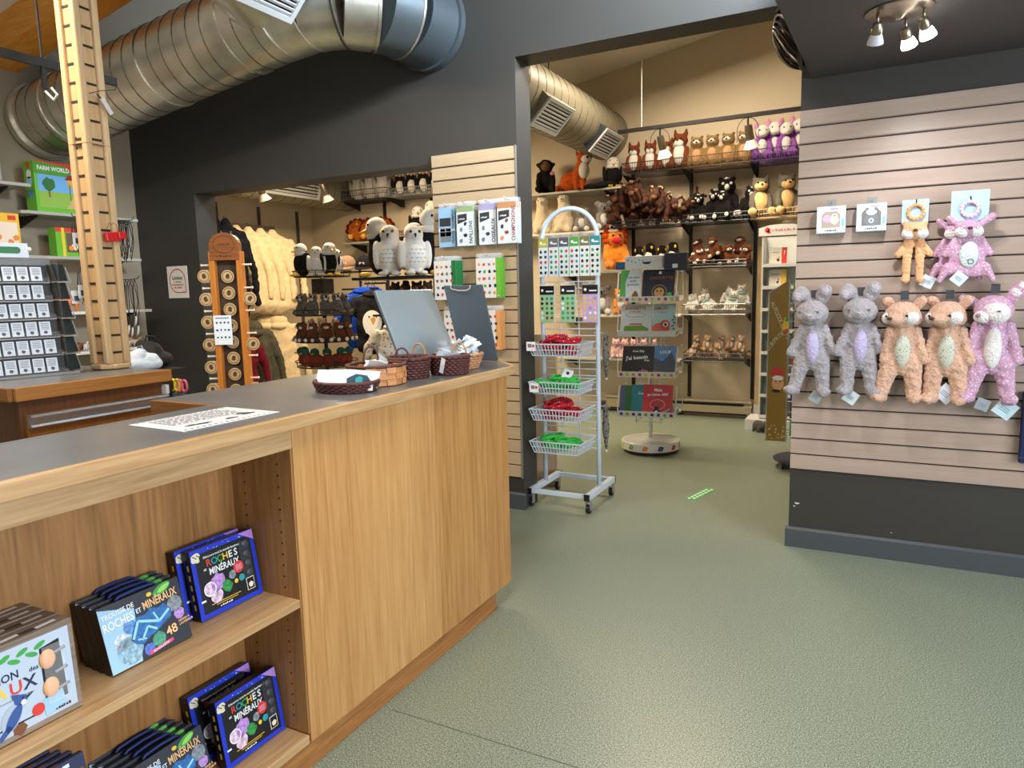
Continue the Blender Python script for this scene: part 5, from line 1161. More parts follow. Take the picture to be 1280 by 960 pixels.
book('pale green book with a leaf border and brown bear on the top tier', 0, -.135, .165, .215, pgr, c1)
book('dark book titled CHOUETTE with a gold owl on the top tier', 0, .085, .25, .215, dkb, c2)
book('pale book titled JEANNETTE with a green van on the second tier', 1, -.09, .25, .215, pgr, c3)
book('pale teal book titled SIMON with a red frog on the second tier', 1, .13, .175, .215, pm('book_teal',(170,206,204)), c4b)
book('black book titled in white lettering with a pink word on the third tier', 2, -.075, .255, .205, pm('book_black',(28,34,40)), c5)
book('blue mountain book on the third tier', 2, .14, .175, .205, pm('book_blue',(80,120,170)), c6)
book('slate blue book at the end of the lowest tier', 3, -.185, .08, .205, pm('book_slate',(70,84,130)), cplain('C'), dy=.006)
book('green book beside the slate blue one on the lowest tier', 3, -.13, .11, .205, pm('book_green',(30,100,50)), cplain(''), dy=.004)
book('teal book beside the red one on the lowest tier', 3, -.06, .14, .21, pm('book_teal2',(20,120,134)), cplain('Cœur'), dy=.002)
book('red book titled in white script on the lowest tier', 3, .085, .235, .215, pm('book_red',(186,30,44)), c7, dy=-.012)
for k, c_ in enumerate(((200,190,150),(190,60,60),(90,110,150),(210,200,180))):
    book(['cream', 'red', 'blue', 'ivory'][k]+f' book edge on the stand side tier {["one","two","three","four"][k]}', k, 0, .15, .17, pm('side%d' % k, c_), cplain(''), 1)
t = thing('display_box', 'white patterned box lying on top of the book stand', 'box', (bsx-.02, bsy-.08, 1.50), (0,0,rad(6))); MB().bx(-.155,.14,-.06,.06,0,.10).build('box', wh2, t, bevel=.003)
m = MB().use(BLK).pl([(-.02,.05),(.06,.055),(.04,.035),(.0,.035)], -.061); m.use(TEA); [m.di(-.13+.03*i,.07-.01*(i % 3),.006,-.061,8) for i in range(5)]; m.use(YEL); [m.di(.09+.02*i,.06+.01*(i % 2),.006,-.061,8) for i in range(3)]; m.build('box_print', None, t)
t = thing('display_box', 'black box beside the patterned box on the book stand', 'box', (bsx+.215, bsy-.04, 1.48), (0,0,rad(6))); MB().bx(-.085,.09,-.06,.06,0,.135).build('box', dkb, t, bevel=.003); MB().bx(-.02,.02,-.0615,-.0605,.02,.05).build('box_print', W_, t)
t = thing('picture_book', 'blue book lying beside the patterned box on the book stand', 'book', (bsx-.225, bsy-.05, 1.50), (0,0,rad(6))); MB().bx(-.04,.045,-.06,.06,0,.06).build('cover', pm('book_blue2',(20,70,110)), t, bevel=.002); MB().bx(-.036,.04,-.0605,-.05,.006,.054).build('pages', pm('book_blue3',(30,90,130)), t)

t = thing('wood_board', 'pale wood board leaning behind the rolling rack beside the jamb', 'board', (-2.0, 4.36, 0)); MB().bx(-.09,.07,-.012,.012,0,1.05).build('board', wood('pine_board',(214,186,152),(196,164,128),'z',6,.5), t, bevel=.002); MB().bx(-.09,.07,-.013,-.012,.02,.05).build('edge_band', mat('pink_band',(190,150,130),.5), t)
# ------------------------------------------------------------------ plush kit (unit height 1, facing -y, sitting)
KD = {}
def kind_def(key, F, parts, skins, vox=.034, disp=.03):
    """skins: list of (name, material, builder(MB)); the first is the fused body"""
    KD[key] = (F, parts, skins, vox, disp)
def kit_meshes(key):
    if key in PK: return PK[key]
    F, parts, skins, vox, disp = KD[key]
    b = MB(); parts(b); me = blobmesh(b, 'body', vox, disp, .12, 2); me.materials.append(F); out = [('body', me)]
    for nm, mt, fn in skins:
        m = MB(); fn(m); out.append((nm, m.mesh(nm, [mt], True)))
    PK[key] = out; return out
def plush(key, name, label, loc, h, rz=0, group=None, rx=0, ry=0):
    t = thing(name, label, 'plush toy', loc, (rx, ry, rz), group, h)
    for nm, me in kit_meshes(key): link(nm, me, t)
    return t
def sit(b, fat=1.0, head=1.0, legs=True):
    b.ell((0,.02,.30),(.22*fat,.19*fat,.29)); b.ell((0,-.03,.70),(.19*head,.175*head,.175*head))
    for s in (-1,1):
        b.caps((s*.17*fat,-.05,.48),(s*.20*fat,-.17,.27),.075,.07,5)
        if legs: b.caps((s*.15,-.08,.12),(s*.2,-.30,.10),.10,.085,5)
def ears_round(b, r=.065, z=.87, x=.14):
    for s in (-1,1): b.ell((s*x,0,z),(r,.04,r))
def ears_point(b, x=.13, z=.84, h=.16):
    for s in (-1,1):
        for i in range(5): u=i/4; b.ell((s*(x+.02*u),.0,z+h*u),(.06*(1-u)+.012,.035,.04))
def face(m_eye=True):
    def f(m):
        for s in (-1,1): m.ell((s*.075,-.195,.745),(.022,.016,.024),n=8,k=6)
    return f
def muzzle(w=.095, z=.665, y=-.18): return lambda m: m.ell((0,y,z),(w,.085,.07),n=12,k=8)
def nose(z=.69, y=-.265): return lambda m: m.ell((0,y,z),(.03,.022,.022),n=8,k=6)
def belly(w=.14, z=.33, y=-.09, h=.2): return lambda m: m.ell((0,y,z),(w,.12,h),n=14,k=9)
wf = fur('plush_white',(236,230,220),.06); bkf = fur('plush_black',(26,24,24),.2); brf = fur('plush_brown',(76,48,36),.3,9); tnf = fur('plush_tan',(206,160,104),.15)
yb = mat('beak_yellow',(232,180,40),.5)
kind_def('redfox', fur('plush_redbrown',(120,62,34)), lambda b: (sit(b), ears_point(b)), [('belly', wf, lambda m: (belly(.15,.36,-.11,.27)(m), m.ell((0,-.14,.62),(.12,.1,.1)))), ('eye', blk, face()), ('nose', blk, nose(.68,-.245))])
kind_def('meerkat', fur('plush_khaki',(150,118,74),.25,14), lambda b: (sit(b), ears_round(b,.05)), [('belly', fur('plush_sand',(210,160,110)), belly()), ('muzzle', wf, muzzle(.11,.7,-.15)), ('eye', blk, face()), ('nose', blk, nose())])
kind_def('unicorn', fur('plush_purple',(150,70,170)), lambda b: sit(b), [('face', wf, lambda m: (m.ell((0,-.08,.72),(.17,.14,.17)), m.ell((0,-.2,.64),(.11,.09,.08)))), ('ear', fur('plush_pink',(226,140,190)), lambda m: (m.ell((-.15,0,.9),(.05,.03,.08)), m.ell((.15,0,.9),(.05,.03,.08)))), ('belly', wf, belly(.13,.34,-.1,.2)), ('eye', blk, face())])
kind_def('moose', brf, lambda b: (sit(b), [b.caps((s*.12,0,.84),(s*.26,-.02,.95),.04,.06,4) for s in (-1,1)]), [('muzzle', fur('plush_cocoa',(120,80,58)), lambda m: m.ell((0,-.2,.64),(.12,.12,.1))), ('antler', fur('plush_beige',(196,150,104)), lambda m: [m.ell((s*.22,0,.95),(.09,.03,.05)) for s in (-1,1)]), ('eye', blk, face())])
kind_def('skunk', bkf, lambda b: (sit(b), ears_round(b,.05), b.caps((0,.2,.1),(.05,.3,.6),.09,.12,6)), [('stripe', wf, lambda m: (m.ell((0,-.03,.86),(.06,.12,.04)), m.ell((.06,.33,.5),(.05,.08,.22)))), ('muzzle', wf, muzzle(.05,.67,-.19)), ('paw', wf, lambda m: [m.ell((s*.2,-.38,.1),(.07,.03,.07)) for s in (-1,1)]), ('eye', wf, lambda m: [m.ell((s*.08,-.19,.75),(.03,.015,.03)) for s in (-1,1)])])
kind_def('husky', fur('plush_dusk',(110,104,92)), lambda b: (sit(b), ears_point(b,.13,.82,.13)), [('belly', fur('plush_apricot',(238,196,130)), lambda m: (belly(.17,.33,-.09,.24)(m), [m.ell((s*.2,-.33,.1),(.095,.07,.09)) for s in (-1,1)])), ('face', fur('plush_apricot',(238,196,130)), lambda m: (m.ell((0,-.1,.68),(.15,.12,.12)), m.ell((0,-.2,.65),(.09,.09,.07)))), ('eye', blk, face()), ('nose', blk, nose(.69,-.285))])
kind_def('pup', fur('plush_chestnut',(110,64,40)), lambda b: (sit(b), [b.caps((s*.16,0,.82),(s*.22,-.03,.66),.05,.065,4) for s in (-1,1)]), [('muzzle', wf, muzzle(.12,.65,-.17)), ('paw', wf, lambda m: [m.ell((s*.2,-.35,.1),(.09,.06,.085)) for s in (-1,1)]), ('eye', blk, face()), ('nose', blk, nose(.68,-.25))])
kind_def('whitey', wf, lambda b: (sit(b,1.1), ears_round(b)), [('eye', blk, face()), ('nose', nosem, nose(.68,-.22)), ('scarf', fur('plush_mint',(150,200,200)), lambda m: m.tube([(.16*math.cos(q),.13*math.sin(q)-.02,.53) for q in [2*PI*i/16 for i in range(16)]], .045, 8, True))])
kind_def('leopard', spotted('plush_leopard',(196,158,124),(70,44,28),22,.28,.36), lambda b: (sit(b), ears_round(b,.055)), [('muzzle', wf, muzzle(.1,.66,-.17)), ('belly', wf, belly(.1)), ('eye', blk, face()), ('nose', nosem, nose(.69,-.25))])
kind_def('piglet', spotted('plush_pinkish',(232,190,186),(120,90,84),18,.2,.3), lambda b: (sit(b), ears_point(b,.12,.84,.08)), [('muzzle', fur('plush_pink',(226,140,170)), muzzle(.07,.67,-.18)), ('eye', blk, face())])
kind_def('monkey', bkf, lambda b: (sit(b,1.0), ears_round(b,.06,.74,.2)), [('face', fur('plush_umber',(120,84,60)), lambda m: m.ell((0,-.12,.69),(.13,.1,.13))), ('eye', blk, face()), ('bow', fur('plush_pink',(226,140,170)), lambda m: m.ell((.17,-.15,.5),(.06,.03,.05)))])
kind_def('alpaca', fur('plush_cream',(240,222,186),.12,30,90,bump=1), lambda b: (b.ell((0,0,.26),(.27,.24,.26)), b.caps((0,-.03,.45),(0,-.05,.8),.20,.15,6), b.ell((0,-.06,.85),(.17,.15,.14)), [b.ell((s*.1,-.02,.97),(.03,.03,.06)) for s in (-1,1)], [b.caps((s*.15,-.1,.1),(s*.16,-.22,.08),.09,.08,4) for s in (-1,1)]), [('muzzle', wf, lambda m: m.ell((0,-.18,.82),(.07,.07,.06))), ('eye', blk, lambda m: [m.ell((s*.09,-.17,.88),(.018,.014,.02)) for s in (-1,1)]), ('nose', nosem, lambda m: m.ell((0,-.25,.83),(.025,.015,.015)))], .034, .05)
kind_def('koala', fur('plush_grey',(140,134,130)), lambda b: (sit(b,1.05), ears_round(b,.1,.84,.19)), [('belly', wf, belly(.15)), ('paw', wf, lambda m: [m.ell((s*.22,-.36,.1),(.1,.06,.1)) for s in (-1,1)]), ('eye', blk, face()), ('nose', blk, lambda m: m.ell((0,-.21,.7),(.035,.03,.06)))])
kind_def('bigfox', fur('plush_fox_red',(190,84,30),.25,18), lambda b: (b.ell((-.12,.08,.24),(.30,.24,.24)), b.caps((.05,-.02,.3),(.16,-.08,.62),.19,.15,6), b.ell((.2,-.12,.76),(.18,.17,.16)), [b.caps((.02+.16*k,-.16,.25),(.02+.16*k,-.3,.05),.085,.07,5) for k in (0,1)], [b.caps((.12+s*.1,-.05,.86),(.12+s*.13,-.04,.99),.055,.015,5) for s in (-1,1)], b.caps((-.35,.15,.12),(-.5,.0,.08),.1,.07,5)), [('chest', wf, lambda m: (m.ell((.2,-.2,.45),(.13,.12,.2)), m.ell((.26,-.27,.7),(.12,.09,.09)))), ('eye', blk, lambda m: (m.ell((.14,-.26,.79),(.025,.02,.028)), m.ell((.31,-.23,.79),(.025,.02,.028)))), ('nose', blk, lambda m: m.ell((.3,-.36,.72),(.032,.025,.025))), ('ear_tip', bkf, lambda m: [m.ell((.12+s*.13,-.035,.985),(.028,.025,.035)) for s in (-1,1)])])
kind_def('lion', fur('plush_orange',(226,130,30),.25,14,60,bump=1), lambda b: (sit(b,1.15,1.05), [b.ell((.2*math.cos(q),.02,.72+.2*math.sin(q)),(.09,.08,.09)) for q in [2*PI*i/10 for i in range(10)]]), [('mane', fur('plush_rust',(190,74,20),.3,20,60,bump=1), lambda m: [m.ell((.21*math.cos(q),-.02,.74+.21*math.sin(q)),(.085,.09,.085)) for q in [2*PI*i/12 for i in range(12)]]), ('muzzle', fur('plush_magenta',(214,40,70)), muzzle(.1,.63,-.2)), ('eye', blk, face())])
kind_def('tiger', spotted('plush_tiger',(228,140,50),(40,26,20),9,.18,.26), lambda b: (sit(b), ears_round(b,.055)), [('belly', wf, belly(.14)), ('muzzle', wf, muzzle(.11,.66,-.17)), ('eye', blk, face()), ('nose', nosem, nose())])
def birdb(b, fat=1):
    b.ell((0,.02,.36),(.25*fat,.22*fat,.36)); b.ell((0,-.03,.78),(.19,.18,.18)); b.ell((0,.0,.6),(.2,.18,.16))
def wings(m, z=.4, sp=.0):
    for s in (-1,1): m.ell((s*(.25+sp),.03,z),(.07,.17,.3),(0,s*.12,0))
def feet(m):
    for s in (-1,1):
        for k in (-1,0,1): m.ell((s*.12+k*.045,-.26,.035),(.03,.1,.035))
def beak(L=.12, w=.05, z=.76):
    return lambda m: (m.cyl((0,-.17,z),(0,-.2-L,z-.05),w,.012,8), m.ell((0,-.17,z),(w,.06,w*.9),n=10,k=6))
speck = spotted('plush_snowy',(238,236,230),(150,146,140),16,.12,.2)
kind_def('snowy_owl', wf, lambda b: (birdb(b,1.05), [b.ell((s*.27,.0,.4),(.08,.15,.28)) for s in (-1,1)], [b.ell((s*.12,-.2,.04),(.1,.14,.05)) for s in (-1,1)]), [('chest', speck, lambda m: m.ell((0,-.07,.36),(.2,.18,.28))), ('eye', mat('owl_eye',(180,150,30),.3), lambda m: [m.ell((s*.085,-.18,.83),(.036,.02,.036)) for s in (-1,1)]), ('pupil', blk, lambda m: [m.ell((s*.085,-.195,.83),(.02,.015,.022)) for s in (-1,1)]), ('beak', blk, lambda m: m.cyl((0,-.19,.78),(0,-.24,.71),.03,.006,8)), ('feather_mark', mat('mark_grey',(110,108,106),.8), lambda m: [m.ring(-.12+.08*c+(.04 if r%2 else 0), .26+.08*r, .025, .008, -.245-.01*(1-abs(c-1.5)), 6, None, PI, 2*PI) for r in range(4) for c in range(4)])], .03, .02)
kind_def('eagle', bkf, lambda b: birdb(b), [('head', wf, lambda m: (m.ell((0,-.035,.79),(.195,.185,.185)), m.ell((0,-.02,.66),(.21,.19,.1)))), ('wing', bkf, wings), ('beak', yb, beak()), ('eye', blk, lambda m: [m.ell((s*.11,-.18,.84),(.02,.02,.022)) for s in (-1,1)]), ('foot', yb, feet)])
kind_def('owlet', wf, lambda b: birdb(b,1.0), [('wing', fur('plush_ash',(206,200,190)), wings), ('eye', blk, lambda m: [m.ell((s*.08,-.19,.82),(.03,.02,.035)) for s in (-1,1)]), ('beak', nosem, lambda m: m.cyl((0,-.19,.77),(0,-.24,.71),.025,.006,8))])
kind_def('puffin', bkf, lambda b: birdb(b,1.0), [('face', wf, lambda m: [m.ell((s*.09,-.11,.8),(.08,.09,.09)) for s in (-1,1)]), ('belly', wf, lambda m: m.ell((0,-.1,.35),(.16,.14,.25))), ('beak', mat('beak_orange',(226,140,80),.5), beak(.08,.07)), ('wing', bkf, wings)])
kind_def('penguin', bkf, lambda b: birdb(b,.95), [('belly', wf, lambda m: m.ell((0,-.08,.38),(.18,.16,.3))), ('cheek', yb, lambda m: [m.ell((s*.13,-.1,.78),(.05,.06,.07)) for s in (-1,1)]), ('beak', blk, beak(.1,.035)), ('foot', yb, feet)])
kind_def('turkey', fur('plush_ochre',(176,96,30),.3,12), lambda b: (sit(b), [b.ell((.3*math.cos(q),.2,.5+.34*math.sin(q)),(.1,.05,.12)) for q in [PI*i/6 for i in range(7)]]), [('tail_feather', fur('plush_maroon',(110,26,22)), lambda m: [m.ell((.4*math.cos(q),.24,.52+.42*math.sin(q)),(.1,.05,.12)) for q in [PI*i/7 for i in range(8)]]), ('foot', fur('plush_amber',(236,170,60)), lambda m: [m.ell((s*.24+.05*k,-.38,.1+.03*abs(k)),(.035,.06,.1)) for s in (-1,1) for k in (-1,0,1)]), ('beak', yb, beak(.06,.04,.68)), ('eye', blk, face())])
kind_def('duck', fur('plush_duckbrown',(150,62,44),.25,14), lambda b: (b.ell((0,.05,.34),(.34,.4,.32)), b.ell((0,-.12,.6),(.2,.2,.16))), [('head', fur('plush_teal',(52,92,84),.1), lambda m: m.ell((0,-.18,.76),(.23,.23,.22))), ('beak', mat('bill_olive',(150,140,60),.5), lambda m: m.ell((0,-.44,.7),(.1,.1,.04))), ('eye', blk, lambda m: [m.ell((s*.13,-.36,.82),(.025,.02,.03)) for s in (-1,1)]), ('wing', fur('plush_duckgrey',(110,100,90)), lambda m: [m.ell((s*.3,.12,.38),(.06,.24,.16)) for s in (-1,1)])])
kind_def('raccoon', fur('plush_coon',(112,104,96),.3,14), lambda b: (sit(b), ears_round(b,.05)), [('mask', bkf, lambda m: m.ell((0,-.13,.74),(.15,.09,.05))), ('muzzle', wf, muzzle(.09,.65,-.17)), ('eye', wf, lambda m: [m.ell((s*.08,-.205,.75),(.03,.012,.03)) for s in (-1,1)]), ('nose', blk, nose(.68,-.25))])
kind_def('bear', fur('plush_darkbrown',(64,42,32),.25,14), lambda b: (sit(b,1.1), ears_round(b)), [('muzzle', fur('plush_cocoa',(140,92,64)), muzzle()), ('eye', blk, face()), ('nose', blk, nose())])
kind_def('rhino', fur('plush_slate',(110,100,100),.15,14), lambda b: (b.ell((0,.1,.35),(.25,.38,.28)), b.ell((0,-.3,.4),(.18,.2,.2)), [b.caps((s*.15,y,.2),(s*.15,y,.06),.09,.08,4) for s in (-1,1) for y in (-.1,.3)], [b.ell((s*.13,-.2,.6),(.04,.03,.06)) for s in (-1,1)]), [('horn', fur('plush_ash',(206,200,190)), lambda m: m.cyl((0,-.44,.5),(0,-.5,.66),.05,.01,8)), ('eye', blk, lambda m: [m.ell((s*.15,-.4,.45),(.02,.02,.02)) for s in (-1,1)])])

# ------------------------------------------------------------------ far wall shelving
upm = mat('upright_dark', (44,42,42), .4, .6)
def upright(x, z0, z1, label, y=BY): 
    t = thing('shelf_upright', label, 'shelf upright', (x, y-.0005, z0)); MB().bx(-.016,.016,-.028,0,0,z1-z0).build('rail', upm, t)
    me = MB().bx(-.004,.004,-.0286,-.028,-.012,.012).mesh('slot', [mat('slot_black',(12,12,12),.8)])
    for i in range(int((z1-z0)/.1)): link('slot', me, t, (0,0,.06+i*.1))
for x, n in ((-2.35,'beside the two plain shelves'),(-1.74,'between the moose and skunk baskets'),(-1.105,'beside the pale wood post')): upright(x, .2, 2.62, 'black slotted shelf upright on the far wall '+n)
chrome = mat('basket_dark_wire',(70,70,74),.35,.7); lwire = mat('basket_grey_wire',(150,152,150),.35,.7); bwire = mat('basket_beige_wire',(206,176,130),.4,.3); pwire = mat('basket_violet_wire',(110,90,150),.35,.6)
def wall_basket(label, x0, x1, z, h, mt, d=.36, y=BY-.032):
    t = thing('wall_basket', label, 'wire basket', ((x0+x1)/2, y, z)); w = (x1-x0)/2-.008; r = .0035
    for zz, rr_ in ((h, .005), (h*.5, r), (0, .005)): MB().tube([(-w,0,zz),(-w,-d,zz),(w,-d,zz),(w,0,zz)], rr_, 5, True).build('rim', mt, t)
    n = int(w*2/.022)
    for i in range(n+1):
        x = -w+2*w*i/n; MB().tube([(x,-d,h),(x,-d,0),(x,0,0)], .0022, 4).build('wire', mt, t)
    for i in range(6):
        yy = -d*i/6
        for s in (-1,1): MB().cyl((s*w,yy,0),(s*w,yy,h),.0022,n=4).build('wire', mt, t)
        MB().cyl((-w,yy,0),(w,yy,0),.0022,n=4).build('wire', mt, t)
    for s in (-1,1): MB().prism([(0,0),(-d*.9,0),(-d*.85,-.02),(0,-.09)], s*w-.002, s*w+.002, Matrix(((0,0,1,0),(1,0,0,0),(0,1,0,0),(0,0,0,1)))).build('bracket', upm, t)
    return t
R = [2.49, 1.965, 1.535, 1.075, .615]
wall_basket('dark wire basket of fox plush at the top left of the far wall', -2.36, -1.74, R[0], .10, chrome)
wall_basket('brown wire basket of meerkat plush on the top row', -1.74, -1.105, R[0], .10, mat('basket_bronze_wire',(120,100,80),.35,.6))
wall_basket('violet wire basket of unicorn plush on the top row', -1.105, -.45, R[0], .10, pwire)
wall_basket('dark wire basket heaped with brown moose plush', -2.46, -1.75, R[1], .06, chrome)
wall_basket('dark wire basket of skunk plush on the second row', -1.74, -1.115, R[1], .075, chrome)
wall_basket('beige wire basket of husky plush on the second row', -1.10, -.45, R[1], .08, bwire)
wall_basket('dark wire basket of brown puppy plush on the third row', -1.735, -1.12, R[2], .06, chrome)
wall_basket('grey wire basket of white plush on the fourth row', -1.735, -1.12, R[3], .10, lwire)
wall_basket('black wire basket of leopard plush on the fifth row', -1.735, -1.12, R[4], .08, chrome)
def wall_shelf(label, x0, x1, z, d=.34, m=shm):
    t = thing('wall_shelf', label, 'shelf', ((x0+x1)/2, BY-.001, z)); w = (x1-x0)/2
    MB().bx(-w,w,-d,0,-.022,0).build('board', m, t, bevel=.003); 
    for s in (-.75,.75): MB().prism([(0,-.022),(-d*.85,-.022),(-d*.8,-.04),(0,-.12)], s*w-.006, s*w+.006, Matrix(((0,0,1,0),(1,0,0,0),(0,1,0,0),(0,0,0,1)))).build('bracket', upm, t)
wall_shelf('grey wall shelf carrying the big red fox plush', -4.0, -2.37, 2.385)
wall_shelf('pale wall shelf carrying the alpaca plush', -4.0, -2.42, 1.955, .34, shw)
wall_shelf('grey wall shelf carrying the orange lion plush', -3.2, -1.76, R[2]+.0, .34)
wall_shelf('pale wall shelf carrying the tiger plush', -3.2, -1.76, R[3], .34, shw)
wall_shelf('grey wall shelf carrying the piglet plush', -3.2, -1.76, R[4], .34)
YF = BY-.22
for i, x in enumerate((-2.24, -2.07, -1.90)): plush('redfox', 'plush_fox', ['white chested red fox plush beside the duct in the top basket', 'white chested red fox plush behind the track lamp', 'white chested red fox plush next to the tall one'][i], (x-.03, YF-.02, R[0]+.01), .33, .1)
plush('redfox', 'plush_fox', 'tallest white chested fox plush, next to the meerkats', (-1.80, YF, R[0]+.01), .40, -.1)
for i in range(4): plush('meerkat', 'plush_meerkat', 'khaki meerkat plush sitting in the top row basket', (-1.64+.15*i, YF, R[0]+.01), .34, .15-.1*i, 'meerkats in the top basket')
for i in range(4): plush('unicorn', 'plush_unicorn', 'purple plush with a white face in the violet basket', (-1.03+.105*i, YF+(.05 if i % 2 else 0), R[0]+.02), .36+.03*(i % 2), .2, 'purple plush in the violet basket')
rr = random.Random(4)
for i in range(20): plush('moose', 'plush_moose', 'brown moose plush tumbled in the heaped basket', (-2.40+.085*(i % 8)+.03*(i // 8)+rr.uniform(-.02,.02), YF-.06+rr.uniform(-.1,.1), R[1]+.05+.085*(i // 8)), .26, rr.uniform(-.9,.9), 'moose heap', rr.uniform(-.5,.7), rr.uniform(-.7,.7))
for i, (x, h, dy, ry) in enumerate(((-1.62,.30,0,0),(-1.48,.34,.02,.1),(-1.36,.46,.06,0),(-1.34,.30,-.1,-.1),(-1.18,.34,.0,.25))): plush('skunk', 'plush_skunk', ['small black and white skunk plush next to the moose heap','black and white skunk plush behind the pile front','largest black and white skunk plush rising from the pile','black and white skunk plush lying in front of the largest','black and white skunk plush leaning toward the huskies'][i], (x, YF+dy, R[1]+.02), h, .2*(-1)**i, None, 0, ry)
plush('husky', 'plush_husky', 'apricot bellied husky plush next to the skunks', (-1.03, YF-.04, R[1]+.02), .42, .25); plush('husky', 'plush_husky', 'apricot bellied husky plush next to the slatted wall', (-.80, YF-.04, R[1]+.02), .42, .35)
for i in range(9): plush('pup', 'plush_puppy', 'brown puppy plush with a white muzzle in the third row', (-1.66+.062*i, YF-.05+.08*(i % 2), R[2]+.02+.09*(i % 3 == 1)), .22, rr.uniform(-.6,.6), 'puppies in the third row', rr.uniform(-.4,.2), rr.uniform(-.4,.4))
for i in range(6): plush('whitey', 'plush_bear', 'white plush bear with a mint scarf in the fourth row', (-1.64+.09*i, YF-.05+.08*(i % 2), R[3]+.02+.05*(i % 2)), .24, rr.uniform(-.6,.6), 'white bears in the fourth row', rr.uniform(-.6,.1), rr.uniform(-.5,.5))
for i in range(11): plush('leopard', 'plush_leopard', 'spotted leopard plush in the fifth row basket', (-1.67+.052*i, YF-.06+.07*(i % 3), R[4]+.015+.07*(i % 2)), .19, rr.uniform(-.8,.8), 'leopards in the fifth row', rr.uniform(-.4,.2), rr.uniform(-.4,.4))
plush('monkey', 'plush_monkey', 'black monkey plush beside the big red fox', (-3.27, YF, 2.3855), .42, .4)
plush('bigfox', 'plush_fox', 'big red fox plush sitting on the highest plain shelf', (-2.90, YF-.02, 2.3855), .44, .25)
plush('eagle', 'plush_eagle', 'black and white eagle plush on the highest plain shelf end', (-2.50, YF-.02, 2.3855), .32, .5)
t = thing('black_cloth', 'folded black cloth lying under the fox and eagle', 'cloth', (-2.66, YF-.08, 2.3855)); me = blobmesh(MB().ell((0,0,.02),(.2,.1,.03)).ell((.1,.02,.03),(.12,.09,.04)), 'cloth', .014, .02, .05, 2); me.materials.append(bkf); link('cloth', me, t)
plush('alpaca', 'plush_alpaca', 'cream alpaca plush beside the jamb', (-3.30, YF-.04, 1.9555), .40, .3); plush('alpaca', 'plush_alpaca', 'cream alpaca plush beside the grey koala', (-3.05, YF-.02, 1.9555), .42, .1)
plush('koala', 'plush_koala', 'grey koala plush with white paws beside the alpacas', (-2.84, YF-.05, 1.9555), .27, .3); plush('koala', 'plush_koala', 'grey koala plush with white paws beside the black cat plush', (-2.60, YF-.03, 1.9555), .33, .5); plush('monkey', 'plush_cat', 'small black plush at the end of the pale shelf', (-2.45, YF-.04, 1.9555), .22, .2)
plush('lion', 'plush_lion', 'orange lion plush with a magenta muzzle beside the rolling rack', (-2.47, YF-.04, R[2]+.0005), .48, .5)
plush('tiger', 'plush_tiger', 'orange tiger plush sitting below the lion', (-2.42, YF-.04, R[3]+.0005), .30, .5); plush('koala', 'plush_koala', 'grey koala plush behind the tiger plush', (-2.62, YF-.02, R[3]+.0005), .34, .2)
for i in range(4): plush('penguin', 'plush_penguin', 'black and yellow penguin plush peeking over the book stand', (-2.22+.12*i, YF-.02, R[2]+.0005), .25+.03*(i % 2), .3*(-1)**i, 'penguins over the book stand')
for i in range(5): plush('piglet', 'plush_piglet', 'pinkish spotted plush behind the book stand', (-2.46+.1*i, YF-.05, R[4]+.0005), .23, rr.uniform(-.5,.5), 'spotted plush behind the book stand')
# baseboard heater
t = thing('baseboard_heater', 'beige electric baseboard heater along the far wall', 'heater', (-1.9, BY-.001, .03)); hmx = mat('heater_beige',(176,164,136),.4)
MB().prism([(0,0),(-.055,0),(-.065,.02),(-.065,.085),(-.045,.10),(-.045,.115),(-.06,.13),(-.05,.15),(0,.15)], -.75, .80, Matrix(((0,0,1,0),(1,0,0,0),(0,1,0,0),(0,0,0,1)))).build('casing', hmx, t); MB().bx(-.55,.72,-.062,-.045,.1,.116).build('grille_slot', mat('slot_black',(12,12,12),.8), t); MB().bx(-.7,.75,-.066,-.0655,.004,.02).build('lower_slot', mat('slot_black',(12,12,12),.8), t)
# pale wood post and paper strips at the end of the shelving
t = thing('wood_post', 'pale wood post on the far wall behind the white book tower', 'post', (-1.02, BY-.001, 0)); MB().bx(-.055,.06,-.05,0,.15,1.83).build('post', wood('pine_pale',(226,196,146),(210,176,126),'z',6,.5), t, bevel=.002); MB().bx(-.06,.065,-.055,0,0,.15).build('post_base', wh2, t)
# white book tower
tw = thing('book_tower', 'narrow white tower of picture books behind the gold sticker stand', 'book stand', (-.80, 6.95, 0))
w2 = .165
MB().bx(-w2,-w2+.012,-.1,.14,.10,1.79).build('side_panel', wh2, tw); MB().bx(w2-.012,w2,-.1,.14,.10,1.79).build('side_panel', wh2, tw); MB().bx(-w2,w2,.13,.14,.1,1.79).build('back_panel', wh2, tw)
hb = MB(); hb.prism([(-w2-.03,1.79),(w2+.03,1.79),(w2+.03,1.86),(.1,1.885),(0,1.89),(-.1,1.885),(-w2-.03,1.86)], -.11, -.10, XZ); hb.build('header_sign', wh2, tw)
m = MB().use(RED).blob(-.12,1.84,.03,-.1115,3,8,.5).pl([(-.13,1.82),(-.10,1.86),(-.09,1.81)], -.1115); m.use(pm('coral',(220,120,120))).bars(.2, .018, .02, 1.83, -.1115, 8).text('?', .06, .15, 1.815, -.1115); m.build('sign_print', None, tw)
MB().bx(-w2-.11,w2+.02,-.16,.16,0,.10).build('base_box', wh2, tw, bevel=.002)
scol = [RED, YEL, pm('coral2',(230,100,90)), GRN, pm('stone',(150,146,140)), TEA, ORG, NAV]
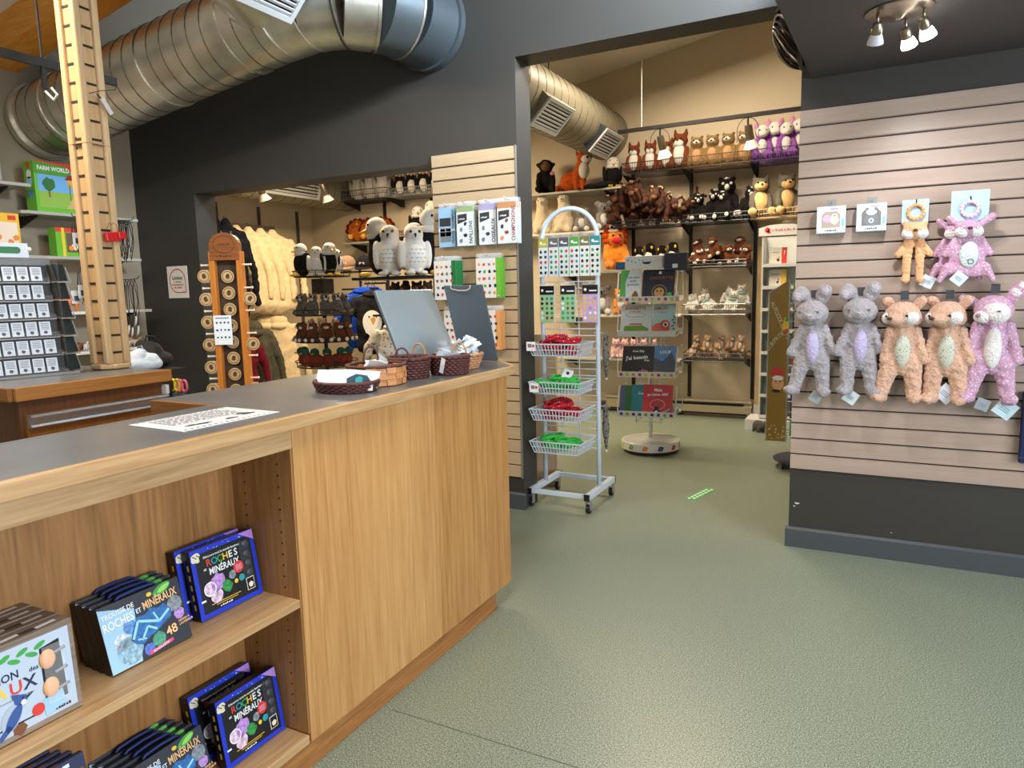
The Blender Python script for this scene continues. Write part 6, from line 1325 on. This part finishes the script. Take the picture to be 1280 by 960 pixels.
for k in range(8):
    z = .11+k*.2; MB().bx(-w2+.012,w2-.012,-.1,.13,z,z+.012).build('tower_shelf', wh2, tw); MB().bx(-w2+.012,w2-.012,-.104,-.1,z,z+.03).build('shelf_lip', wh2, tw)
    t = thing('picture_book', f'white picture book with a {["red","yellow","coral","green","stone","teal","orange","navy"][7-k]} spine stripe in the tower', 'book', (-.83, 6.885, z+.0125), (rad(-9),0,0))
    b_ = MB().use(pm('bookw',(226,220,206))).bx(-.075,.075,0,.012,0,.165).build('cover', None, t); m = MB().use(scol[7-k]).rc(.03,.075,0,.165,-.001); m.use(W_).text('?', .05, .052, .10, -.0018); m.use(DGR).blob(.0,.05,.018,-.001,k,10,.6).rc(-.05,.01,.12,.124,-.001); m.use(RED).blob(.008,.075,.008,-.001,k+3); m.build('cover_print', None, b_)
plush('rhino', 'plush_rhino', 'small grey rhino plush lying on the white tower base', (-.93, 6.72, .0005), .17, .9)
# revolving sticker stand with gold side panel
gs = thing('sticker_stand', 'revolving wire sticker stand with a tall gold side panel', 'display stand', (-.44, 5.50, 0)); gwi = mat('stand_wire',(170,180,182),.35,.5)
MB().lathe([(.215,.055),(.22,.06),(.22,.07),(.19,.08),(0,.082)], 40).build('base_disc', mat('slate_plastic',(44,50,66),.4), gs, auto=40)
for a_ in (.6,2.2,3.8,5.3): MB().cyl((.17*math.cos(a_)-.01,.17*math.sin(a_),.028),(.17*math.cos(a_)+.01,.17*math.sin(a_),.028),.028,n=14).build('castor', mat('black_rubber',(22,22,24),.5), gs, auto=40)
for a_ in (.6,2.2,3.8,5.3): MB().cyl((.17*math.cos(a_),.17*math.sin(a_),.03),(.17*math.cos(a_),.17*math.sin(a_),.06),.008,n=8).build('castor_stem', mat('black_rubber',(22,22,24),.5), gs)
MB().cyl((0,0,.08),(0,0,1.5),.016,n=12).build('pole', gwi, gs, smooth=True)
gold = mat('gold_card',(150,116,38),.45); pl_ = MB(); pl_.prism([(-.255,.215),(-.125,.215),(-.125,1.38),(-.255,1.29)], -.14, -.134, XZ); gp = pl_.build('side_panel', gold, gs)
MB().tube([(-.258,-.137,.212),(-.122,-.137,.212),(-.122,-.137,1.385),(-.258,-.137,1.292)], .005, 6, True).build('panel_edge', gwi, gp)
m = MB().use(pm('gold_pale',(206,196,160))); 
for i, ch in enumerate('AUTOCOLLANTS'): m.text(ch, .04, -.245+.010*i, 1.21-.022*i, -.1412, 'c', -1.1)
for i, ch in enumerate('SURPRISES'): m.text(ch, .04, -.245+.014*i, .88+.024*i-.001*i*i, -.1412, 'c', .9)
rr = random.Random(8)
for i in range(18): m.di(rr.uniform(-.245,-.135), rr.uniform(.23,.34), rr.uniform(.004,.008), -.1412, 6)
m.use(RED).di(-.19,.72,.045,-.1413,16,.035); m.use(pm('skin_print',(226,170,120))).di(-.185,.64,.042,-.1414,16,.05); m.use(W_).di(-.185,.68,.04,-.1416,12,.018); m.use(BLK).di(-.195,.585,.03,-.1416,10,.012).di(-.2,.655,.006,-.1418,6).di(-.17,.655,.006,-.1418,6); m.use(YEL).pl([(-.17,1.03),(-.12,1.03),(-.12,1.1),(-.15,1.12)], -.1416); m.use(RED).pl([(-.165,1.01),(-.14,.99),(-.125,1.04)], -.1418); m.use(GRN).di(-.135,1.1,.014,-.142); m.build('panel_print', None, gp)
for k in range(9):
    z = .25+k*.13; MB().tube([(-.115,-.13,z),(-.115,-.17,z+.06),(.115,-.17,z+.06),(.115,-.13,z)], .004, 5, True).build('pocket_wire', gwi, gs)
    t = thing('sticker_pad', f'{["green","dark","blue","white","red","green leafy","navy","striped","lime"][k]} sticker pad in the gold stand pocket', 'stickers', (-.44, 5.50-.118, z+.003), (rad(-6),0,0)); b_ = MB().use([GRN,DGR,BLU,W_,RED,pm('leafy',(60,120,50)),NAV,GRY,pm('lime2',(110,180,50))][k]).bx(-.1,.1,0,.006,0,.115).build('pad', None, t); m = MB().use(YEL).blob(-.05,.06,.02,-.001,k); m.use(W_).rc(-.09,.05,.085,.095,-.001); m.build('pad_print', None, b_)
# track bar with lamps
tb = thing('track_bar', 'dark horizontal lighting track in front of the plush shelves', 'track', (-1.4, 6.6, 2.812)); MB().bx(-.85,1.0,-.018,.018,-.016,.016).build('rail', upm, tb); MB().cyl((-.62,0,.016),(-.62,0,cz(-2.02)-2.812),.003,n=6).build('hanger', mat('white_plastic',(220,220,218),.4), tb); MB().cyl((.8,0,.016),(.8,0,cz(-.6)-2.812),.003,n=6).build('hanger', mat('white_plastic',(220,220,218),.4), tb)
def track_lamp(label, px_, py_, tgt, pw, y=6.6, z0=None, col=WARM, up=0):
    q = P(px_, py_, 'y', y); z0 = z0 or 2.795
    t = thing('track_lamp', label, 'lamp', (q.x, y, z0)); d = Vector((.12,.35,-.9)).normalized(); Mq = Matrix.Translation((0,0,-.06)) @ d.to_track_quat('Z','Y').to_matrix().to_4x4()
    MB().cyl((0,0,0),(0,0,-.06),.008,n=8).build('stem', upm, t); MB().lathe([(.0,.0),(.03,.004),(.034,.03),(.034,.13),(.03,.135)], 16, Mq).build('lamp_body', bn, t, auto=40)
    MB().lathe([(.034,.13),(.07,.20),(.066,.20),(.03,.135)], 20, Mq).build('lamp_shade', mat('lamp_shade_white',(228,226,216),.35), t, auto=40); MB().lathe([(.05,.17),(.056,.185),(0,.187)], 16, Mq).build('bulb', mat('bulb_warm',(255,226,170),.3,emit=3), t)
    if up: MB().cyl((0,0,0),(0,0,cz(q.x)-z0-.002),.006,n=8).build('ceiling_stem', upm, t)
    MB().tube([(.09*math.cos(a_),0,-.11+.11*math.sin(a_)) if a_ >= 0 else (.09*math.cos(a_),0,-.11) for a_ in [PI*i/12 for i in range(13)]], .003, 5).build('wire_guard', upm, t, smooth=True)
    for s in (-1,1): MB().cyl((s*.09,0,-.11),(s*.09,0,-.2),.003,n=5).build('wire_guard', upm, t)
    wp = Vector((q.x, y, z0-.06))+d*.21; spot('track_spot', wp, tgt, pw, col, 105, .8, .04)
track_lamp('track lamp in front of the fox plush basket', 825, 160, (-2.2, BY, 1.2), 22); track_lamp('track lamp in front of the meerkat plush basket', 935, 150, (-1.2, BY-.2, .9), 22)
# ------------------------------------------------------------------ clothing corner seen through the left opening
for yy, n in ((5.83,'nearest the jamb'),(6.47,'above the cream sweaters'),(7.12,'beside the room corner')):
    t = thing('shelf_upright', 'slotted upright on the clothing wall '+n, 'shelf upright', (BLX+.0005, yy, .3)); MB().bx(0,.028,-.016,.016,0,2.15).build('rail', mat('upright_grey',(110,104,96),.4,.6), t); MB().bx(.028,.0286,-.004,.004,.05,2.1).build('slot_line', upm, t)
t = thing('garment_rail', 'grey rail above the hanging clothes on the clothing wall', 'rail', (-6.6, 5.5, 2.165)); MB().bx(-.015,.015,0,.95,-.03,.03).build('bar', mat('upright_grey',(110,104,96),.4,.6), t)
for y_ in (.35,.9): MB().bx(-.268,0,y_-.012,y_+.012,-.012,.012).build('arm', mat('upright_grey',(110,104,96),.4,.6), t)
def garment_meshes(key, w, L, sl, hood=False):
    if key in PK: return PK[key]
    b = MB(); n = 12
    for i in range(n):
        u = i/(n-1); hw = (.07 if i == 0 else (w*.8 if i == 1 else w*(1+.06*u))); b.ell((0,0,-.03-L*u), (hw, .055+.02*u, L/n*1.7))
    for s in (-1,1): b.caps((s*w*.9,0,-.09),(s*(w+.09),-.01,-.09-sl*.5),.062,.055,6,.8); b.caps((s*(w+.09),-.01,-.09-sl*.5),(s*(w+.11),-.02,-.09-sl),.055,.045,6,.8)
    body = blobmesh(b, 'garment_body', .022, .045, .12, 2)
    c = MB(); 
    if hood: c.ell((0,.03,.0),(.12,.09,.09)); c.ell((0,-.03,-.06),(.10,.06,.05))
    else: c.tube([(.075*math.cos(2*PI*i/16),.045*math.sin(2*PI*i/16),-.012+.012*math.sin(2*PI*i/16)) for i in range(16)], .018, 8, True)
    PK[key] = (body, c.mesh('collar', None, True)); return PK[key]
hgm = mat('hanger_black',(22,20,20),.4)
def garment(name, label, key, loc, rz, F, w=.22, L=.8, sl=.6, hood=False, group=None, zipc=None):
    t = thing(name, label, 'clothing', loc, (0,0,rz), group); bme, cme_ = garment_meshes(key, w, L, sl, hood)
    a = bme.copy(); a.materials.clear(); a.materials.append(F); link('garment_body', a, t); c = cme_.copy(); c.materials.clear(); c.materials.append(F); link('collar', c, t)
    MB().tube([(0,0,-.02),(0,0,.06),(.02,0,.085),(0,0,.105),(-.02,0,.09)], .004, 6).build('hanger_hook', hgm, t, smooth=True)
    MB().tube([(-w*.9,0,-.05),(0,0,.01),(w*.9,0,-.05)], .008, 6).build('hanger_bar', hgm, t)
    if zipc: MB().bx(-.006,.006,-.095,-.085,-L*.95,-.06).build('zip', zipc, t)
    return t
creamf = fur('fleece_cream',(238,214,172),.08,30,120); navyf = fur('fleece_navy',(26,28,36),.2,20,140); olivef = fur('fleece_olive',(86,84,72),.2,20,140); maroonf = fur('fleece_maroon',(110,24,44),.2,20,140)
for i in range(4): garment('fleece_sweater', ['cream fleece sweater hanging in front on the upper rail', 'cream fleece sweater second on the upper rail', 'cream fleece sweater third on the upper rail', 'cream fleece sweater last, next to the black jackets'][i], 'sweater', (-6.34-.05*i, 6.16-.13*i, 2.06+.012*i), rad(58), creamf, .23, .78, .66)
for i in range(4): garment('zip_jacket', ['black zipped jacket hanging next to the cream sweaters', 'black zipped jacket second from the cream sweaters', 'black zipped jacket third from the cream sweaters', 'black zipped jacket beside the jamb'][i], 'jacket', (-6.34-.05*i, 5.50-.085*i, 2.12), rad(82), navyf, .22, .92, .75, False, None, mat('zip_grey',(120,124,128),.4,.6))
for i in range(2): garment('fleece_hoodie', ['cream fleece hoodie hanging on the lower rail in front', 'cream fleece hoodie behind another on the lower rail'][i], 'hoodie', (-6.36-.1*i, 6.18-.1*i, 1.06), rad(52), creamf, .22, .72, .6, True)
for i in range(3): garment('fleece_hoodie', 'olive grey hoodie hanging low beside the cream one', 'hoodie2', (-6.36-.05*i, 5.80-.09*i, 1.0), rad(70), olivef, .21, .72, .58, True, 'olive hoodies on the lower rail')
garment('fleece_hoodie', 'maroon hoodie hanging low behind the wooden token tower', 'hoodie3', (-6.25, 5.50, .95), rad(80), maroonf, .2, .62, .5, True)
t = thing('garment_rail', 'dark lower rail under the cream sweaters', 'rail', (-6.55, 5.4, 1.17)); MB().bx(-.012,.012,0,1.1,-.02,.02).build('bar', upm, t); 
for y_ in (.43,1.07): MB().bx(-.318,0,y_-.01,y_+.01,-.01,.01).build('arm', upm, t)
# wooden token tower
wtm = wood('token_wood',(206,128,48),(170,94,28),'z',7,.45); wtd = wood('token_wood_dark',(150,86,34),(116,62,22),'x',7,.45)
tk = thing('token_tower', 'tall orange wood tower of engraved wooden tokens by the jamb', 'display tower', (-3.955, 3.42, 0), (0,0,rad(30)), None, (.86,.86,1))
MB().bx(-.15,.15,-.13,.13,0,.03).build('base', wtm, tk, bevel=.003)
for s in (-1,1): MB().bx(s*.105-.022,s*.105+.022,-.04,.04,.03,1.66).build('rail', wtm, tk, bevel=.003)
MB().bx(-.083,.083,.015,.035,.03,1.64).build('back_board', mat('token_back',(62,44,30),.7), tk)
hp_ = [(-.115,1.6),(.115,1.6),(.115,1.70)]+[(math.cos(q)*.115,1.70+math.sin(q)*.085) for q in [PI*i/14 for i in range(1,15)]]
MB().prism(hp_, -.045, .03, XZ).build('arched_header', wtd, tk, bevel=.003); MB().ring(0,1.705,.085,.004,-.0462,24,.06).build('header_ring', mat('burnt',(70,36,14),.7), tk); m = MB().use(mat('burnt',(70,36,14),.7)).bars(.09, .012, 0, 1.70, -.0464).bars(.12, .012, 0, 1.622, -.0464, 5); m.build('header_print', None, tk)
tokm = wood('token_disc',(206,176,128),(176,140,92),'x',20,.5); brn2 = mat('burnt2',(80,50,26),.7)
M_ = Matrix.Translation((-3.955,3.42,0)) @ Matrix.Rotation(rad(30),4,'Z') @ Matrix.Diagonal((.86,.86,1,1))
def token(label, x, z, y=-.03, rx=0, grp=None, ry=0):
    q = M_ @ Vector((x,y,z)); t = thing('wooden_token', label, 'keychain', tuple(q), (rx, ry, rad(30)), grp)
    if 'tok' not in PK:
        PK['tok'] = MB().lathe([(0,0),(.042,0),(.045,.003),(.042,.007),(0,.007)], 20, Matrix.Rotation(PI/2,4,'X')).mesh('disc',[tokm]); PK['tokp'] = MB().blob(0,0,.022,-.0078,5,10,.5).ring(0,0,.036,.004,-.0078,20).mesh('engraving',[brn2])
    link('disc', PK['tok'], t); link('engraving', PK['tokp'], t)
for i in range(12): token('engraved wooden token in the centre column of the tower', 0, .26+.112*i, -.0, 0, 'tokens in the tower column')
for s in (-1,1):
    for i in range(9):
        z = .33+.155*i; MB().cyl((s*.127,-.02,z),(s*.19,-.02,z),.006,n=8).build('peg', mat('peg_cream',(224,206,176),.5), tk); MB().ell((s*.192,-.02,z),(.009,.009,.009),n=8,k=6).build('peg_knob', mat('peg_cream',(224,206,176),.5), tk, smooth=True)
        if (i+s) % 2 == 0 or s < 0:
            for k in range(2): token('wooden token keychain hanging from a side peg of the tower', s*(.15+.022*k), z-.075, -.02-.012*k, 0, 'tokens on the side pegs', rad(25)*s)
t = thing('name_list', 'small white card with a grid of signs pinned on the token tower', 'card', tuple(M_ @ Vector((-.05,-.052,1.13))), (0,0,rad(30))); MB().bx(-.06,.06,-.002,0,-.1,.1).build('card', cards, t); m = MB().use(DGR)
for i in range(3):
    for j in range(4): m.blob(-.038+.026*j, .05-.05*i, .010, -.003, i*4+j, 8, .6)
m.use(GRY).rc(-.045,.045,.078,.086,-.003); m.build('card_print', None, t)
# revolving plush tower
sx_, sy_ = -4.55, 5.0
sp_ = thing('plush_spinner', 'black wire tower of small plush animals beside the cream clothes', 'display stand', (sx_, sy_, 0))
MB().lathe([(.28,0),(.28,.02),(.05,.04),(0,.04)], 32).build('base', upm, sp_, auto=40); MB().cyl((0,0,.03),(0,0,1.55),.018,n=12).build('pole', upm, sp_, smooth=True); MB().bx(-.07,.07,-.07,.07,1.36,1.5).build('hub_box', mat('black_plastic',(24,24,26),.45), sp_)
tiers = [.70, .93, 1.17, 1.52]; TR = [.27,.27,.26,.25]
for z, r_ in zip(tiers, TR):
    for rr_ in (r_, r_*.6): MB().tube([(rr_*math.cos(2*PI*i/32), rr_*math.sin(2*PI*i/32), z) for i in range(32)], .005, 5, True).build('tier_ring', upm, sp_, smooth=True)
    MB().tube([(r_*1.06*math.cos(2*PI*i/32), r_*1.06*math.sin(2*PI*i/32), z+.05) for i in range(32)], .004, 5, True).build('tier_rim', upm, sp_, smooth=True)
    for k in range(12): a_ = 2*PI*k/12; MB().cyl((0,0,z),(r_*math.cos(a_),r_*math.sin(a_),z),.004,n=5).build('spoke', upm, sp_); MB().cyl((r_*math.cos(a_),r_*math.sin(a_),z),(r_*1.06*math.cos(a_),r_*1.06*math.sin(a_),z+.05),.003,n=5).build('spoke_end', upm, sp_)
def ring_plush(key, name, label, z, r_, n, h, a0, a1, grp):
    for i in range(n):
        a_ = a0+(a1-a0)*i/max(1,n-1); plush(key, name, label, (sx_+r_*math.cos(a_), sy_+r_*math.sin(a_), z+.004), h, a_+PI/2+rr.uniform(-.25,.25), grp, 0, 0)
ring_plush('duck', 'plush_duck', 'plump red brown duck plush with a teal head on the lowest tier', tiers[0], .195, 7, .18, rad(-165), rad(15), 'ducks on the plush tower')
ring_plush('pup', 'plush_puppy', 'small brown plush on the second tier of the plush tower', tiers[1], .22, 7, .2, rad(-165), rad(15), 'brown plush on the second tier'); ring_plush('leopard', 'plush_leopard', 'small spotted plush behind the brown ones on the plush tower', tiers[1]+.03, .12, 3, .2, rad(-120), rad(0), 'spotted plush on the second tier')
ring_plush('raccoon', 'plush_raccoon', 'grey masked raccoon plush on the third tier of the tower', tiers[2], .2, 7, .22, rad(-165), rad(15), 'raccoons on the plush tower')
for i, (k, a_, h_, lab) in enumerate((('eagle',-150,.27,'white headed eagle plush facing the clothes on the tower top'),('eagle',-115,.30,'black bodied eagle plush on the tower top'),('snowy_owl',-60,.27,'speckled snowy owl plush on the tower top'),('eagle',-25,.30,'yellow beaked eagle plush facing the caps on the tower top'),('owlet',-5,.25,'white owlet plush on the tower top'))): plush(k, 'plush_eagle' if k == 'eagle' else 'plush_owl', lab, (sx_+.18*math.cos(rad(a_)), sy_+.18*math.sin(rad(a_)), tiers[3]+.004), h_, rad(a_+90) if i else rad(-80))
# big birds on a black stand
bx0, by0, bz0 = -3.62, 5.0, 1.50
st = thing('bird_stand', 'black stand carrying the big owl and eagle plush', 'display stand', (bx0, by0, 0)); MB().cyl((0,0,.02),(0,0,1.46),.022,n=12).build('pole', upm, st, smooth=True); MB().lathe([(.25,0),(.25,.02),(0,.03)], 28).build('base', upm, st, auto=40); MB().prism([(-.42,-.2),(.30,-.2),(.30,.25),(-.42,.25)], 1.47, 1.495).build('top_tray', upm, st, bevel=.004)
MB().prism([(-.12,-.2),(.30,-.2),(.30,.25),(-.12,.25)], 1.20, 1.22).build('lower_tray', upm, st)
plush('eagle', 'plush_eagle', 'big eagle plush with a yellow beak beside the snowy owls', (bx0-.24, by0-.02, bz0), .52, rad(-50)); plush('snowy_owl', 'plush_owl', 'big speckled snowy owl plush beside the big eagle', (bx0-.05, by0-.12, bz0), .44, rad(25)); plush('snowy_owl', 'plush_owl', 'big speckled snowy owl plush beside the nature guides', (bx0+.19, by0-.12, bz0), .42, rad(45)); plush('eagle', 'plush_eagle', 'big eagle plush behind the snowy owl by the nature guides', (bx0+.22, by0+.10, bz0), .58, rad(70))
plush('eagle', 'plush_eagle', 'small eagle plush peeking between the two snowy owls', (bx0+.06, by0+.08, bz0), .46, rad(30))
for i in range(4): plush('bear', 'plush_bear', 'dark brown bear plush on the lower tray under the owls', (bx0-.06+.11*i, by0-.06, 1.222), .25, rr.uniform(-.4,.6), 'brown bears under the owls')
# far shelf plush through the left opening
wall_basket('wire basket of white owlet plush high over the caps', -6.0, -5.32, 2.50, .12, chrome); wall_basket('wire basket of black puffin plush high over the eagles', -5.30, -4.55, 2.50, .09, lwire); wall_basket('wire basket of eagle plush under the puffins', -5.2, -4.3, 2.02, .07, chrome)
for i in range(3): plush('owlet', 'plush_owl', 'white owlet plush sitting in the high wire basket', (-5.84+.19*i, YF-.03, 2.51), .34, .45, 'owlets in the high basket')
for i in range(4): plush('puffin', 'plush_puffin', 'black puffin plush with an orange bill in the high basket', (-5.20+.17*i, YF-.03, 2.51), .32, .7, 'puffins in the high basket')
for i in range(3): plush('eagle', 'plush_eagle', 'small eagle plush in the basket under the puffins', (-4.95+.2*i, YF-.03, 2.03), .36+.05*(i % 2), .5, 'eagles under the puffins')
t = thing('wall_shelf', 'grey wall shelf carrying the orange turkey plush', 'shelf', (-5.65, BY-.001, 2.0)); MB().bx(-.38,.40,-.36,0,-.02,0).build('board', shm, t, bevel=.003)
for s in (-.3,.3): MB().prism([(0,-.02),(-.3,-.02),(-.28,-.04),(0,-.12)], s-.006, s+.006, Matrix(((0,0,1,0),(1,0,0,0),(0,1,0,0),(0,0,0,1)))).build('bracket', upm, t)
for i, x in enumerate((-5.86, -5.66, -5.46)): plush('turkey', 'plush_turkey', 'orange and maroon turkey plush lying on the grey shelf', (x, YF-.06, 2.0005), .32, .6, 'turkeys on the grey shelf', rad(-12))
for x_, n in ((-5.62,'below the turkey shelf'),(-4.9,'behind the blue shirts')): upright(x_, .3, 2.6, 'dark slotted upright on the far wall '+n)
# caps
def cap(label, px_, py_, F, y=6.5):
    q = P(px_, py_, 'y', y); t = thing('baseball_cap', label, 'cap', tuple(q), (rad(10),0,rad(20)))
    me = MB().lathe([(.10,0),(.102,.03),(.095,.07),(.07,.105),(.03,.122),(0,.125)], 24).mesh('crown', [F], True); link('crown', me, t)
    m = MB(); pts = [(math.cos(a_)*.1, -math.sin(a_)*.1) for a_ in [PI*i/12 for i in range(13)]]; out = [(math.cos(a_)*.095, -.03-math.sin(a_)*.15) for a_ in [PI*i/12 for i in range(13)]]
    m.add([(x,y_,.002) for x,y_ in pts]+[(x,y_,-.014) for x,y_ in out]+[(x,y_,.008) for x,y_ in pts]+[(x,y_,-.008) for x,y_ in out], [(i,i+1,14+i,13+i) for i in range(12)]+[(26+i,39+i,40+i,27+i) for i in range(12)]+[(13+i,14+i,40+i,39+i) for i in range(12)]); m.build('visor', F, t, smooth=True)
    MB().ell((0,0,.126),(.01,.01,.006),n=8,k=6).build('button', F, t, smooth=True); MB().bx(-.03,.03,-.097,-.093,.03,.06).build('badge', mat('cap_badge',(200,190,170),.6), t)
cap('taupe baseball cap on the display beside the plush tower', 434, 333, fur('cap_taupe',(150,120,98),.1)); cap('black baseball cap beside the taupe cap', 456, 333, fur('cap_black',(26,26,32),.1))
cr = thing('cap_rack', 'black hat rack holding the caps above the shirts', 'rack', (-5.39, 6.56, 0)); MB().bx(-.3,.25,-.01,.01,1.66,1.675).build('shelf_bar', upm, cr); MB().cyl((0,0,.02),(0,0,1.66),.015,n=10).build('pole', upm, cr); MB().lathe([(.2,0),(.2,.02),(0,.025)], 24).build('base', upm, cr)
MB().bx(-.28,.22,-.16,.04,1.60,1.615).build('shelf_tray', upm, cr); MB().bx(-.01,.5,-.32,-.30,1.40,1.42).build('hang_arm', upm, cr); MB().bx(-.01,.01,-.32,0,1.40,1.42).build('hang_arm', upm, cr)
bluef = fur('jersey_blue',(24,64,170),.12,20,140,bump=.3); blackf = fur('jersey_black',(30,30,34),.12,20,140,bump=.3); greyf = spotted('knit_grey',(176,170,160),(110,104,98),24,.2,.34)
for i in range(3): garment('tee_shirt', ['blue printed shirt hanging in front beside the eagle shirt','blue printed shirt behind the front blue one','blue printed shirt last in its row'][i], 'tee', (-5.06+.02*i, 6.16+.09*i, 1.40), rad(35), bluef, .17, .55, .26)
m = MB().use(pm('skyprint',(190,170,190))); [m.blob(-.05+.03*(i % 4), -.26-.05*(i // 4), .018, -.105, i, 9, .5) for i in range(10)]; m.use(W_).bars(.1, .018, 0, -.42, -.105); o = m.build('shirt_print', None, bpy.data.objects['tee_shirt'])
tt = garment('tee_shirt', 'black shirt with a white eagle head print beside the blue shirts', 'tee', (-4.86, 6.08, 1.36), rad(38), blackf, .19, .55, .26)
m = MB(); e = -.105; m.use(W_); pts = []
for i in range(24): a_ = 2*PI*i/24; r_ = .12 if a_ < PI else (.15+.02*(i % 2)); pts.append((math.cos(a_)*.10, -.30+math.sin(a_)*r_))
m.pl(pts, e); m.use(pm('eagle_beak',(216,160,60))).pl([(-.02,-.27),(.03,-.25),(.035,-.29),(.01,-.34),(-.005,-.31)], e-.001); m.use(BLK).di(-.03,-.25,.010,e-.002,8).di(.045,-.25,.008,e-.002,8); m.use(W_).bars(.09, .014, .02, -.49, e); m.build('shirt_print', None, tt)
garment('knit_sweater', 'grey patterned knit sweater half hidden by the tilted mirror', 'tee', (-4.50, 5.95, 1.02), rad(35), greyf, .17, .55, .26)
kr = thing('garment_rail', 'black stand holding the knit sweater and eagle shirt', 'rail', (-4.72, 6.08, 0)); MB().cyl((0,.1,.02),(0,.1,1.47),.014,n=10).build('pole', upm, kr); MB().lathe([(.18,0),(.18,.02),(0,.025)], 24, Matrix.Translation((0,.1,0))).build('base', upm, kr); MB().bx(-.25,.02,.03,.05,1.455,1.475).build('arm', upm, kr); MB().bx(-.02,.26,-.14,-.12,1.115,1.135).build('arm', upm, kr); MB().bx(-.01,.01,-.14,.1,1.115,1.135).build('arm', upm, kr); MB().bx(-.01,.01,.03,.1,1.455,1.475).build('arm', upm, kr)
track_lamp('clamp lamp beside the long register over the clothes', 322, 232, (-6.6, 5.9, 1.2), 14, 5.5, 2.60, (1.0,.76,.48), 1); track_lamp('clamp lamp at the end of the long register', 402, 232, (-5.4, 6.6, 1.2), 14, 6.3, 2.66, (1.0,.76,.48), 1)
